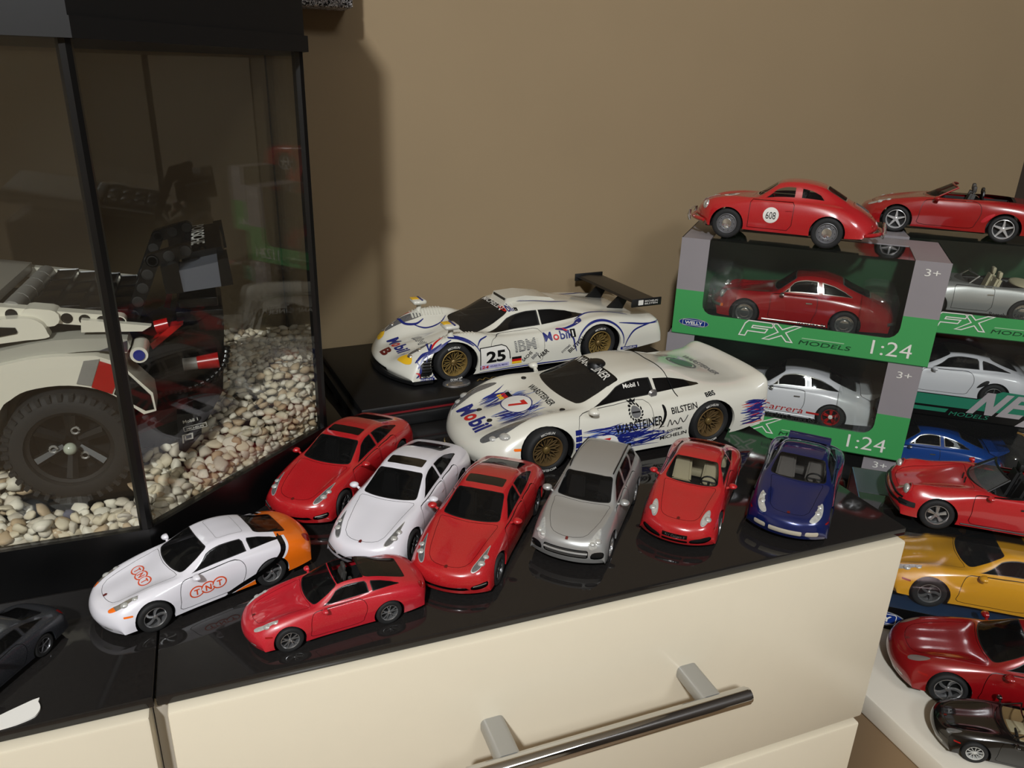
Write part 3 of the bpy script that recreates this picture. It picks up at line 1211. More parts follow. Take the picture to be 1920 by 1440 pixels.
def build_996(root, S, paint, doorp=None, top='coupe', lights='996', style='twist', rimm=None, seatm=None, glass=None,
              tubm=None, rear=None, wide=1.0, plate=None, plate_text=None, amber=False, lens=None, mirrors=True, rimr=.68, wr=.32, interior=True):
    rows = N996 if top != 'open' else opened(N996)
    c = Car(rows, .885, 4.43, S, root, sy=wide)
    g = glass or DGLASS
    rimm = rimm or RIMS
    seatm = seatm or GREYSEAT
    tubm = tubm or TUB
    yw = .885 * wide
    ar = [(.93, wr, wr + .05), (3.28, wr, wr + .055)]
    c.arches(ar, BLK, paint)
    dr = smooth_poly([(1.44, .27), (1.42, .45), (1.44, .68), (1.52, .845), (1.75, .875), (2.15, .885), (2.58, .895), (2.72, .80), (2.75, .62), (2.68, .40), (2.58, .27), (2.0, .255)], 3)
    doors = c.panel('door', dr, doorp or paint, BLK, 'side', ylim(.6))
    bon = smooth_poly([(.26, -.9), (.26, -.3), (.26, 0), (.30, .25), (.44, .42), (.9, .50), (1.30, .56), (1.49, .57), (1.45, .3), (1.42, 0), (1.42, -.3), (1.42, -.9)], 2)
    c.panel('bonnet', bon, paint, BLK, 'top', low, .008, side=False)
    lens = lens or LENS
    if lights in ('996', 'gt'):
        hp = smooth_poly([(3.62, 2.25), (3.35, 2.55), (2.9, 2.68), (2.45, 2.5), (2.22, 2.1), (2.32, 1.75), (2.6, 1.75), (2.9, 1.88), (3.4, 1.98)], 3)
        if lights == 'gt':
            cx_, cy_ = np.mean(hp, 0)
            hp = [(cx_ + (a_ - cx_) * 1.12, cy_ + (b_ - cy_) * 1.22) for a_, b_ in hp]
        fs = c.cut(hp, 'st')
        if amber:
            a, fs = c.cut([(1.5, 1), (2.72, 1.2), (2.58, 2.2), (2.45, 3), (1.5, 3)], 'st', None, faces=fs)
            c.pair('indicator', a, AMBER, -.002)
        c.pair('headlight', fs, lens, .002)
        c.lampball('lamp_bulb', [(.50, .60, .085), (.69, .615, .07)], .07, LENS, (1.1, .9, .7), sink=.45)
    elif lights == '991':
        hp = ellipse(2.93, 2.10, .60, .46, 28)
        fs = c.cut(hp, 'st')
        ins, rimf = c.cut(shrink(hp, .10), 'st', None, faces=fs)
        c.pair('headlight_rim', rimf, mat('headlight_edge', (.80, .80, .80), .25, .6), .004)
        c.pair('headlight', ins, lens, .012)
        c.lampball('lamp_bulb', [(.455, .60, .085)], .09, lens, (1.1, .95, .7), sink=.15)
        c.emit('nose_plate', c.cut(rrect(-1, .27, .335, .425, .015), 'front', nose), BLKG, 'B', .006)
        if plate_text:
            c.text(plate_text, .05, (-.21, .355), RIMS, 'front', 0, 0, .2, width=.42, eps=.012)
    else:
        hp = smooth_poly([(3.3, 2.2), (3.15, 2.55), (2.75, 2.62), (2.4, 2.35), (2.35, 2.0), (2.6, 1.75), (3.0, 1.8)], 3)
        c.pair('headlight', c.cut(hp, 'st'), lens, -.002)
    # bumper openings
    if lights == '991':
        c.emit('grille', c.cut(rrect(-1, .28, .215, .285, .03), 'front', nose), BLKG, 'B', -.01)
        c.pair('air_intake', c.cut(smooth_poly([(.34, .225), (.34, .32), (.52, .365), (.70, .40), (.74, .33), (.62, .235)], 2), 'front', nose), GRIL, -.025)
    elif lights == 'gt':
        wht = mat('intake_cream', (.72, .69, .62), .5)
        c.emit('grille', c.cut(rrect(-1, .36, .25, .38, .03), 'front', nose), wht, 'B', -.006)
        c.pair('air_intake', c.cut(rrect(.43, .70, .255, .38, .04), 'front', nose), wht, -.006)
    else:
        c.pair('fog_lamp', c.cut(rrect(.45, .62, .24, .30, .03), 'front', nose), mat('lamp_clear', (.8, .8, .78), .15, 0, 1), -.004)
    # tail
    c.pair('tail_light', c.cut(smooth_poly([(12.0, 2.6), (12.1, 3.4), (12.55, 3.75), (13.0, 3.3), (13.15, 2.4), (12.9, 2.0), (12.4, 2.15)], 3), 'st'), REDL, .003)
    pc = c.cut(rrect(-1, .26, .40, .52, .02), 'front', tailp)
    c.emit('number_plate', pc, plate or BLK, 'B', .002)
    # side marker
    c.pair('side_marker', c.cut(rrect(.40, .56, .50, .535, .015, 3), 'side', ylim(.6)), AMBER if amber else REDL, .002)
    if top in ('coupe', 'targa'):
        sidewin(c, [(5.42, 2.9), (6.0, 2.5), (6.72, 2.16), (7.5, 2.10), (8.4, 2.12), (8.5, 2.3), (8.56, 2.9)], g)
        sidewin(c, [(8.74, 2.9), (8.68, 2.3), (8.72, 2.14), (9.3, 2.2), (9.9, 2.38), (10.36, 2.72), (10.42, 2.86), (10.2, 2.9)], g)
        mask(c, 5.12, 6.94, 1.86, .25, 'windscreen', g)
        if top == 'targa':
            hole = c.cut(rrect(7.14, 8.35, -1.5, 1.72, .12), 'st')
            mask(c, 8.40, 10.98, 1.78, .3, 'rear_window', glassy('targa_glass', (.22, .2, .17), (.02, .018, .014), .6))
            fr, _ = hole, None
            c.emit('roof_opening', c.cut(rrect(7.0, 8.40, -1.5, 1.78, .1), 'st'), BLKG, 'B', .002)
        else:
            mask(c, 9.18, 10.96, 1.78, .3, 'rear_window', g)
    else:
        c.cut([(5.7, -1.5), (10.05, -1.5), (10.05, 1.6), (9.8, 2.3), (9.2, 2.6), (6.1, 2.6), (5.85, 2.3), (5.72, 1.6)], 'st')
        c.emit('cockpit_trim', c.cut([(5.5, -1.5), (10.2, -1.5), (10.2, 1.7), (9.9, 2.45), (9.25, 2.75), (6.0, 2.75), (5.7, 2.4), (5.55, 1.6)], 'st'), BLK, 'B', .004)
    if interior:
        c.cabin(1.42, 3.35, .66, .30, .84, tubm, seatm, ((2.28, .34), (2.28, -.34)), 1.78, True, TUB, rear=3.02 if top == 'coupe' else None)
    if top == 'open':
        open_screen(c, 1.46, 2.02, .64, .55, .91, 1.22, paint, g)
    if mirrors:
        c.mirror(1.78, .83 * wide, .90, paint, BLK)
    crest(c, .30)
    c.emit('body', c.F, paint)
    c.chassis(.93, 3.28, .78 * wide, BLK, .16, .36, wr + .05)
    c.wheels(.93, 3.28, .845 * wide, wr, .23, style, TYRE, rimm, rimm, ry=.865 * wide, rimr=rimr)
    return c


def open_screen(c, xb, xt, yb, yt, zb, zt, fm, g, sw=.26, fr=.022):
    """raked glass screen in its frame on an open car"""
    n = 12
    base, topl = [], []
    for i in range(n + 1):
        u = -1 + 2 * i / n
        base.append((xb + sw * u * u, yb * u, zb - .01 * u * u))
        topl.append((xt + sw * .55 * u * u, yt * u, zt - .05 * u * u))
    vs = base + topl
    fs = [(i, i + 1, n + 2 + i, n + 1 + i) for i in range(n)]
    mb = MB()
    mb.add(vs, fs)
    w = mb.obj('windscreen', g, c.root, smooth=True, scale=c.S, flipx=c.xm)
    f = MB()
    f.tube(base + topl[::-1], fr, 6, closed=True)
    f.obj('screen_frame', fm, w, scale=c.S, flipx=c.xm)


def build_pan(root, S, paint):
    c = Car(NPAN, .965, 4.97, S, root)
    g = DGLASS
    c.arches([(.95, .345, .40), (3.87, .345, .405)], BLK, paint)
    c.panel('door', smooth_poly([(1.50, .30), (1.47, .55), (1.50, .80), (1.58, .945), (2.1, .955), (2.72, .975), (2.80, .9), (2.80, .5), (2.78, .30), (2.1, .28)], 3), paint, BLK, 'side', ylim(.6))
    c.panel('door', smooth_poly([(2.84, .30), (2.83, .6), (2.84, .93), (2.9, .98), (3.3, .99), (3.62, .985), (3.66, .86), (3.50, .68), (3.40, .50), (3.36, .33), (3.1, .29)], 3), paint, BLK, 'side', ylim(.6))
    c.panel('bonnet', smooth_poly([(.20, -.9), (.20, -.3), (.20, 0), (.24, .25), (.42, .46), (.9, .56), (1.40, .64), (1.58, .64), (1.53, .3), (1.50, 0), (1.50, -.3), (1.50, -.9)], 2), paint, BLK, 'top', low, .008, side=False)
    hp = smooth_poly([(3.95, 2.42), (3.5, 2.62), (2.9, 2.72), (2.45, 2.52), (2.2, 2.05), (2.28, 1.75), (2.6, 1.72), (3.0, 1.9), (3.5, 2.15)], 3)
    fs = c.cut(hp, 'st')
    ins, rimf = c.cut(shrink(hp, .07), 'st', None, faces=fs)
    c.pair('headlight_rim', rimf, mat('headlight_edge', (.80, .80, .80), .25, .6), 0)
    c.pair('headlight', ins, LENSD, -.004)
    c.lampball('lamp_bulb', [(.47, .66, .085), (.64, .70, .07)], .07, LENS, (1, 1, .6), sink=.35)
    dark = mat('intake_dark', (.035, .035, .035), .25)
    c.emit('grille', c.cut(smooth_poly([(-1, .27), (-1, .345), (.2, .345), (.44, .36), (.50, .32), (.42, .275)], 2), 'front', nose), dark, 'B', -.03)
    sp = smooth_poly([(.56, .30), (.58, .385), (.72, .43), (.84, .46), (.86, .37), (.78, .31), (.66, .285)], 2)
    fs = c.cut(sp, 'front', nose)
    c.pair('air_intake', fs, dark, -.025)
    for sg in (1, -1):
        p = c.proj_pts([(sg * y, .375 + .04 * (abs(y) - .6) / .2) for y in (.60, .66, .72, .78, .83)], 'front', .004)
        if all(p):
            mb = MB()
            mb.tube(p, .012, 6)
            mb.obj('light_bar', CHROME, c.root, scale=S, flipx=c.xm)
    sidewin(c, [(5.42, 2.9), (6.0, 2.5), (6.75, 2.16), (7.4, 2.08), (7.85, 2.08), (7.95, 2.9)], g)
    sidewin(c, [(8.10, 2.9), (8.02, 2.08), (8.6, 2.08), (9.3, 2.2), (9.9, 2.45), (10.25, 2.75), (10.2, 2.9)], g)
    mask(c, 5.12, 6.94, 1.86, .22, 'windscreen', g)
    mask(c, 9.30, 10.96, 1.72, .3, 'rear_window', g)
    c.emit('sunroof', c.cut(rrect(7.32, 8.0, -1.5, 1.42, .14), 'st'), OPAQ, 'B', -.004)
    c.pair('tail_light', c.cut(smooth_poly([(12.0, 2.8), (12.3, 3.5), (12.8, 3.6), (13.0, 2.9), (12.9, 2.1), (12.4, 2.2)], 3), 'st'), REDL, .003)
    for x in (2.62, 3.48):
        h = smooth_poly([(x - .07, .80), (x, .825), (x + .07, .82), (x + .06, .795), (x, .785)], 2)
        c.poly('door_handle', [h], paint, 'side', .022)
        c.poly('door_handle', [h], paint, 'right', .022)
    c.cabin(1.52, 4.0, .74, .32, .92, TUB, TUB, ((2.4, .38), (2.4, -.38), (3.35, .38), (3.35, -.38)), 1.92, True)
    c.mirror(1.90, .90, .98, paint, BLK, (1.1, 1.15, 1.1))
    crest(c, .20)
    c.emit('body', c.F, paint)
    c.chassis(.95, 3.87, .85, BLK, .17, .40, .40)
    c.wheels(.95, 3.87, .925, .345, .26, 'twin', TYRE, mat('rim_dark', (.34, .34, .34), .3, .8), RIMS, ry=.94, rimr=.72)
    return c


def build_cay(root, S, paint):
    c = Car(NCAY, .965, 4.78, S, root)
    g = DGLASS
    c.arches([(.90, .37, .43), (3.755, .37, .435)], BLK, paint)
    c.panel('door', smooth_poly([(1.42, .45), (1.40, .7), (1.43, .98), (1.52, 1.09), (2.1, 1.105), (2.52, 1.12), (2.58, .9), (2.58, .6), (2.56, .44), (2.0, .42)], 3), paint, BLK, 'side', ylim(.6))
    c.panel('door', smooth_poly([(2.62, .45), (2.61, .7), (2.62, 1.0), (2.66, 1.125), (3.1, 1.14), (3.48, 1.14), (3.50, 1.0), (3.36, .80), (3.28, .62), (3.24, .46), (2.9, .42)], 3), paint, BLK, 'side', ylim(.6))
    c.panel('bonnet', smooth_poly([(.16, -.9), (.16, -.3), (.16, 0), (.2, .25), (.34, .46), (.8, .62), (1.30, .68), (1.46, .68), (1.41, .3), (1.38, 0), (1.38, -.3), (1.38, -.9)], 2), paint, BLK, 'top', low, .008, side=False)
    hp = smooth_poly([(3.35, 2.3), (3.1, 2.68), (2.7, 2.85), (2.35, 2.9), (1.95, 2.75), (1.72, 2.3), (1.72, 1.85), (2.1, 1.6), (2.5, 1.75), (3.0, 2.0)], 3)
    c.pair('headlight', c.cut(hp, 'st'), LENS, .003)
    c.lampball('lamp_bulb', [(.30, .70, .10), (.20, .60, .08)], .07, LENS, (1, 1, .6), sink=.5)
    c.emit('grille', c.cut(rrect(-1, .54, .44, .66, .06), 'front', nose), BLK, 'B', -.03)
    c.pair('air_intake', c.cut(smooth_poly([(.60, .44), (.62, .58), (.74, .62), (.86, .60), (.88, .48), (.78, .42)], 2), 'front', nose), BLK, -.03)
    p = c.proj_pts([(y, .575) for y in np.linspace(-.52, .52, 13)], 'front', .012)
    mb = MB()
    mb.tube([q for q in p if q], .028, 8)
    mb.obj('grille_bar', paint, c.root, scale=S, flipx=c.xm)
    for z in (.48, .51, .62):
        p = c.proj_pts([(y, z) for y in np.linspace(-.50, .50, 11)], 'front', -.006)
        mb = MB()
        mb.tube([q for q in p if q], .010, 5)
        mb.obj('grille_slat', GREYSEAT, c.root, scale=S, flipx=c.xm)
    sidewin(c, [(5.42, 2.9), (6.0, 2.5), (6.78, 2.18), (7.3, 2.10), (7.66, 2.10), (7.75, 2.9)], g)
    sidewin(c, [(7.92, 2.9), (7.85, 2.10), (8.9, 2.10), (9.0, 2.4), (8.85, 2.9)], g)
    sidewin(c, [(9.04, 2.9), (9.2, 2.4), (9.1, 2.10), (9.7, 2.14), (10.2, 2.35), (10.35, 2.7), (10.1, 2.9)], g)
    mask(c, 5.12, 6.94, 1.86, .22, 'windscreen', g)
    mask(c, 10.2, 11.8, 1.75, .2, 'rear_window', g)
    c.pair('tail_light', c.cut(rrect(11.8, 12.9, 2.3, 3.6, .2), 'st'), REDL, .003)
    for sg in (1, -1):
        mb = MB()
        pts = [(x, sg * (y + .0), z + .035) for x, y, z in ((2.2, .56, 1.57), (2.4, .575, 1.63), (2.9, .585, 1.655), (3.5, .57, 1.635), (4.05, .55, 1.56))]
        mb.tube(smooth_poly(pts, 3, False), .018, 6)
        mb.obj('roof_rail', BLK, c.root, scale=S, flipx=c.xm)
    c.cabin(1.42, 4.2, .76, .40, 1.06, TUB, GREYSEAT, ((2.25, .38), (2.25, -.38)), 1.80, True, rear=3.3, sz=.1)
    c.mirror(1.74, .88, 1.14, paint, BLK, (1.25, 1.35, 1.35))
    crest(c, .13)
    for x in (2.44, 3.34):
        h = smooth_poly([(x - .08, .98), (x, 1.0), (x + .08, .99), (x + .07, .965), (x, .96)], 2)
        c.poly('door_handle', [h], paint, 'side', .022)
        c.poly('door_handle', [h], paint, 'right', .022)
    c.emit('body', c.F, paint)
    c.chassis(.90, 3.755, .88, BLK, .26, .5, .42)
    c.wheels(.90, 3.755, .925, .37, .27, 'ten', TYRE, RIMS, RIMS, ry=.935, rimr=.68)
    return c


def build_356(root, S, paint, top='coupe', racing=False, seatm=None):
    rows = N356 if top == 'coupe' else opened(N356, .92, .93)
    c = Car(rows, .835, 3.95, S, root)
    g = LGLASS if top == 'coupe' else LGLASS
    c.arches([(.85, .325, .365), (2.95, .325, .36)], BLK, paint)
    c.panel('door', [(1.30, .30), (1.30, .84), (1.34, .90), (2.18, .90), (2.22, .84), (2.22, .42), (2.14, .30)], paint, BLK, 'side', ylim(.55))
    c.panel('bonnet', smooth_poly([(.24, -.8), (.24, -.2), (.24, 0), (.30, .22), (.6, .34), (1.0, .40), (1.25, .36), (1.30, .2), (1.31, 0), (1.31, -.2), (1.31, -.8)], 2), paint, BLK, 'top', low, .008, side=False)
    c.panel('engine_lid', smooth_poly([(3.36, -.8), (3.36, -.2), (3.36, 0), (3.37, .25), (3.44, .32), (3.62, .31), (3.74, .25), (3.78, 0), (3.78, -.2), (3.78, -.8)], 2), paint, BLK, 'top', low, .008, side=False)
    if top == 'coupe':
        sidewin(c, [(5.62, 2.84), (6.1, 2.5), (6.76, 2.24), (7.5, 2.14), (8.0, 2.16), (8.02, 2.84)], LGLASS, seal=True, sealm=paint)
        sidewin(c, [(8.22, 2.84), (8.2, 2.18), (8.7, 2.24), (9.1, 2.42), (9.36, 2.74), (9.3, 2.84)], LGLASS, sealm=paint)
        fs = c.cut(rrect(5.12, 6.94, -1.5, 1.84, .25), 'st')
        ins, gap = c.cut(rrect(5.2, 6.86, -1.5, 1.77, .22), 'st', None, faces=fs)
        c.emit('screen_surround', gap, CHROME, 'B', .004)
        c.emit('windscreen', ins, LGLASS, 'B', -.004)
        fs = c.cut(rrect(9.3, 10.9, -1.5, 1.65, .3), 'st')
        ins, gap = c.cut(rrect(9.38, 10.82, -1.5, 1.58, .28), 'st', None, faces=fs)
        c.emit('window_surround', gap, CHROME, 'B', .004)
        c.emit('rear_window', ins, LGLASS, 'B', -.004)
    else:
        c.cut([(5.7, -1.5), (9.4, -1.5), (9.4, 1.6), (9.2, 2.3), (8.8, 2.6), (6.1, 2.6), (5.85, 2.3), (5.72, 1.6)], 'st')
        open_screen(c, 1.38, 1.72, .55, .46, .92, 1.16, CHROME, LGLASS)
        mb = MB()
        mb.ball((2.98, 0, .93), .5, (.55, 1.15, .16), 20, 10)
        mb.obj('folded_hood', CREAM, c.root, smooth=True, auto=60, scale=S, flipx=c.xm)
    # upright round lamps
    for sg in (1, -1):
        p = c.on('front', sg * .53, .66)
        mb = MB()
        mb.ball((p[0] + .06, sg * .53, .665), .115, (.75, 1, 1), 18, 12)
        mb.obj('headlight', LENS, c.root, smooth=True, auto=60, scale=S, flipx=c.xm)
        mb = MB()
        mb.tube([(p[0] + .045 + .02 * math.sin(q), sg * .53 + .112 * math.cos(q), .665 + .112 * math.sin(q)) for q in [2 * math.pi * i / 20 for i in range(20)]], .014, 6, closed=True)
        mb.obj('headlight_ring', CHROME, c.root, scale=S, flipx=c.xm)
        h = c.on('side' if sg > 0 else 'right', 3.80, .50)
        if h:
            mb = MB()
            mb.ball((h[0], h[1], h[2]), .045, (.6, .6, 1), 10, 8)
            mb.obj('tail_light', REDL, c.root, smooth=True, scale=S, flipx=c.xm)
    # bumpers wrap round the ends, chromed over-riders stand on them
    for end in (0, 1):
        pts = []
        for i in range(15):
            y = -.74 + 1.48 * i / 14
            x = (-.03 + .48 * (abs(y) / .835) ** 2.3) if end == 0 else (4.02 - .42 * (abs(y) / .835) ** 2.3)
            pts.append((x, y, .36 if end == 0 else .34))
        mb = MB()
        mb.tube(pts, [.035] + [.048] * 13 + [.035], 8)
        mb.obj('bumper', paint, c.root, smooth=True, auto=60, scale=S, flipx=c.xm)
        for sg in (1, -1):
            mb = MB()
            x = -.06 if end == 0 else 4.04
            mb.tube([(x, sg * .34, .26), (x + (-.02 if end == 0 else .02), sg * .34, .38), (x, sg * .34, .50)], [.03, .045, .03], 8)
            mb.tube([(x, sg * .34, .48), (x, sg * .2, .51), (x, 0, .52)], .018, 6)
            mb.obj('over_rider', CHROME, c.root, smooth=True, auto=60, scale=S, flipx=c.xm)
    # lid handle, engine grille, side trim
    mb = MB()
    mb.tube([(x, 0, c.on('top', 0, x)[2] + .012) for x in (.14, .2, .3, .42, .52)], [.012, .022, .022, .018, .01], 6)
    mb.obj('bonnet_handle', CHROME, c.root, scale=S, flipx=c.xm)
    gp = c.proj_pts([(0, x) for x in np.linspace(3.40, 3.70, 7)], 'top', .006)
    for y in (-.1, -.05, 0, .05, .1):
        mb = MB()
        pp = c.proj_pts([(y, x) for x in np.linspace(3.40, 3.68, 7)], 'top', .006)
        mb.tube(pp, .012, 5)
        mb.obj('grille_slat', CHROME, c.root, scale=S, flipx=c.xm)
    c.cabin(1.40, 2.75, .60, .32, .84, TUB, seatm or TUB, ((2.12, .30), (2.12, -.30)), 1.62, True, TUB)
    if racing:
        W = mat('decal_white', (.80, .79, .77), .4)
        K = mat('decal_black', (.05, .05, .05), .4)
        for pl in ('side', 'right'):
            c.poly('roundel', [ellipse(1.77, .60, .165, .165, 32)], W, pl, .004)
            sx = 1
            c.text('608', .155, (1.77, .60), K, pl, 0, .0, 0, .68, center=True, eps=.008)
        c.poly('roundel', [ellipse(0, .78, .17, .17, 32)], W, 'top', .005)
        c.text('608', .15, (0, .78), K, 'top', 0, 0, 0, .68, center=True, eps=.009)
    h = [(2.06, .73), (2.20, .735), (2.20, .715), (2.06, .71)]
    c.poly('door_handle', [h], CHROME if not racing else paint, 'side', .02)
    c.emit('body', c.F, paint)
    c.chassis(.85, 2.95, .72, BLK, .2, .4, .37)
    wm = mat('steel_wheel', (.46, .46, .47), .35, .5)
    c.wheels(.85, 2.95, .765, .325, .19, 'hub', TYRE, wm if racing else CHROME, CHROME, ry=.775, rimr=.68)
    return c


def build_911(root, S, paint, top='coupe', style='fuchs', rimm=None, impact=True, chrome=True, spoiler=False, lip=True, seatm=None, sx=1.0, wide=1.0, hub=None, lens=None, sill=None):
    rows = N911 if top == 'coupe' else opened(N911, .885, .90)
    c = Car(rows, .825, 4.25, S, root, sx=sx, sy=wide)
    trim = CHROME if chrome else BLK
    rimm = rimm or RIMS
    c.arches([(.86, .315, .36), (3.13, .315, .36)], BLK, paint)
    c.panel('door', smooth_poly([(1.44, .27), (1.42, .5), (1.42, .78), (1.50, .865), (1.9, .875), (2.40, .885), (2.47, .80), (2.48, .55), (2.42, .38), (2.36, .27), (1.9, .26)], 3), paint, BLK, 'side', ylim(.55))
    c.panel('bonnet', smooth_poly([(.16, -.9), (.16, -.3), (.16, 0), (.18, .28), (.3, .40), (.8, .45), (1.2, .50), (1.44, .54), (1.44, .3), (1.42, 0), (1.42, -.3), (1.42, -.9)], 2), paint, BLK, 'top', low, .008, side=False)
    if top == 'coupe':
        gl = DGLASS
        sidewin(c, [(5.50, 2.88), (5.95, 2.55), (6.2, 2.42), (6.22, 2.88)], gl, 'quarterlight', sealm=trim)
        sidewin(c, [(6.28, 2.88), (6.27, 2.36), (6.75, 2.16), (7.5, 2.10), (8.05, 2.12), (8.16, 2.88)], gl, sealm=trim)
        sidewin(c, [(8.34, 2.88), (8.22, 2.14), (8.8, 2.2), (9.4, 2.4), (9.85, 2.74), (9.8, 2.88)], gl, sealm=trim)
        fs = c.cut(rrect(5.10, 6.94, -1.5, 1.86, .25), 'st')
        ins, gap = c.cut(rrect(5.17, 6.87, -1.5, 1.79, .22), 'st', None, faces=fs)
        c.emit('screen_surround', gap, trim, 'B', .003)
        c.emit('windscreen', ins, DGLASS, 'B', -.004)
        fs = c.cut(rrect(9.2, 10.92, -1.5, 1.75, .3), 'st')
        ins, gap = c.cut(rrect(9.27, 10.85, -1.5, 1.68, .28), 'st', None, faces=fs)
        c.emit('window_surround', gap, trim, 'B', .003)
        c.emit('rear_window', ins, DGLASS, 'B', -.004)
    else:
        c.cut([(5.6, -1.5), (9.6, -1.5), (9.6, 1.6), (9.4, 2.3), (9.0, 2.6), (6.0, 2.6), (5.75, 2.3), (5.62, 1.6)], 'st')
        c.emit('cockpit_trim', c.cut([(5.45, -1.5), (9.75, -1.5), (9.75, 1.7), (9.5, 2.45), (9.1, 2.75), (5.9, 2.75), (5.6, 2.4), (5.48, 1.6)], 'st'), BLK, 'B', .004)
        open_screen(c, 1.44, 1.88, .60, .52, .89, 1.22, BLK, glassy('speedster_glass', (.55, .57, .57), (.16, .17, .17), .34), .22)
        for sg in (1, -1):
            mb = MB()
            mb.tube([(1.30, sg * .1 + .25, .90), (1.36, sg * .1 + .05, .925)], .012, 6)
            mb.obj('wiper', BLK, c.root, scale=S, flipx=c.xm)
    for sg in (1, -1):
        y = sg * .545 * wide
        p = c.on('front', y, .655)
        if p is None:
            continue
        x = p[0] + .035
        mb = MB()
        mb.ball((x, y, .66), .115, (.55, 1, 1), 18, 12)
        mb.obj('headlight', lens or LENS, c.root, smooth=True, auto=60, scale=S, flipx=c.xm)
        mb = MB()
        mb.tube([(x + .03 + .05 * math.sin(q), y + .118 * math.cos(q), .665 + .118 * math.sin(q)) for q in [2 * math.pi * i / 20 for i in range(20)]], .018, 6, closed=True)
        mb.obj('headlight_ring', trim if chrome else paint, c.root, scale=S, flipx=c.xm)
    for end in (0, 1):
        pts = []
        for i in range(17):
            y = (-.76 + 1.52 * i / 16) * wide
            p = c.on('front' if end == 0 else 'rear', y, .44)
            if p:
                pts.append((p[0] + (-.01 if end == 0 else .01), p[1], .44))
        if chrome and pts:
            mb = MB()
            mb.tube(pts, .042, 8)
            mb.obj('bumper', CHROME, c.root, smooth=True, auto=60, scale=S, flipx=c.xm)
            if end == 0:
                for sg in (1, -1):
                    mb = MB()
                    mb.tube([(pts[8][0] - .02, sg * .3, .34), (pts[8][0] - .05, sg * .3, .45), (pts[8][0] - .02, sg * .3, .56)], .03, 8)
                    mb.obj('over_rider', CHROME, c.root, smooth=True, auto=60, scale=S, flipx=c.xm)
        elif pts and impact:
            mb = MB()
            mb.tube(pts, .022, 6)
            mb.obj('bumper_strip', BLK, c.root, smooth=True, auto=60, scale=S, flipx=c.xm)
            st = [q for q in c.proj_pts([((-.66 + 1.32 * i / 14) * wide, .525) for i in range(15)], 'front' if end == 0 else 'rear', .002) if q]
            if len(st) > 4:
                mb = MB()
                mb.tube(st, .022, 6)
                mb.obj('bumper_gaiter', BLK, c.root, smooth=True, auto=60, scale=S, flipx=c.xm)
    if impact:
        c.pair('indicator', c.cut(rrect(.16, .44, .40, .50, .02), 'side', ylim(.5)), BLK if not chrome else AMBER, .012)
    else:
        c.pair('indicator', c.cut(rrect(.14, .34, .41, .48, .02), 'side', ylim(.5)), AMBER, .006)
    c.pair('tail_light', c.cut(smooth_poly([(12.4, 2.7), (12.6, 3.5), (13.0, 4.2), (13.35, 4.0), (13.3, 2.6), (12.9, 2.2)], 2), 'st'), REDL, .003)
    # sill line
    pts = [q for q in c.proj_pts([(x, .235) for x in np.linspace(1.28, 2.74, 10)], 'side', .004) if q]
    mb = MB()
    mb.tube(pts, .016, 6)
    mb.tube([(a, -b, d) for a, b, d in pts], .016, 6)
    mb.obj('sill_strip', sill or (CHROME if chrome else BLK), c.root, scale=S, flipx=c.xm)
    if spoiler:
        mb = MB()
        vs = []
        prof = [(3.72, .93), (3.86, .94), (4.12, 1.0), (4.2, 1.04), (4.2, 1.0), (4.1, .90), (3.95, .80), (3.75, .88)]
        mb.prism([(x, z) for x, z in prof], -.50, .50)
        mb.obj('ducktail', paint, c.root, scale=S, flipx=c.xm)
    c.cabin(1.44, 3.05, .60, .30, .82, TUB, seatm or TUB, ((2.15, .32), (2.15, -.32)), 1.72, True, TUB, rear=2.9 if top == 'coupe' else None)
    c.mirror(1.70, .77 * wide, .87, paint if not chrome else CHROME, BLK, (.8, .8, .8))
    for pl in ('side', 'right'):
        c.poly('door_handle', [[(2.22, .74), (2.36, .745), (2.36, .715), (2.22, .71)]], trim, pl, .02)
    c.emit('body', c.F, paint)
    c.chassis(.86, 3.13, .74, BLK, .18, .38, .36)
    c.wheels(.86, 3.13, .79 * wide, .315, .2, style, TYRE, rimm, hub or rimm, ry=.80 * wide, rimr=.68)
    return c
# ------------------------------------------------------------------ the two long-tailed racing cars
INK = mat('decal_black', (.04, .04, .045), .6, spec=.15)
INKB = mat('decal_blue', (.08, .12, .40), .35)
INKB2 = mat('decal_pale_blue', (.38, .47, .70), .35)
INKR = mat('decal_red', (.72, .08, .08), .35)
INKW = mat('decal_white', (.84, .83, .80), .35)
INKG = mat('decal_grey', (.38, .38, .38), .4)
INKY = mat('decal_yellow', (.86, .68, .14), .35)
INKGR = mat('decal_green', (.28, .42, .33), .4)


def tyre_text(c, wheel, s, r, w, a0, h, rad):
    v, f, wd = text2d(s, h, .01)
    y = w / 2 + .004
    vs = []
    for a, b in v:
        q = R(a0) + a / rad
        rr = rad - h / 2 + b
        vs.append((-rr * math.sin(q) * c.S, y * c.S, rr * math.cos(q) * c.S))
    link('lettering', mesh_py('lettering', vs, f), INKW, wheel)


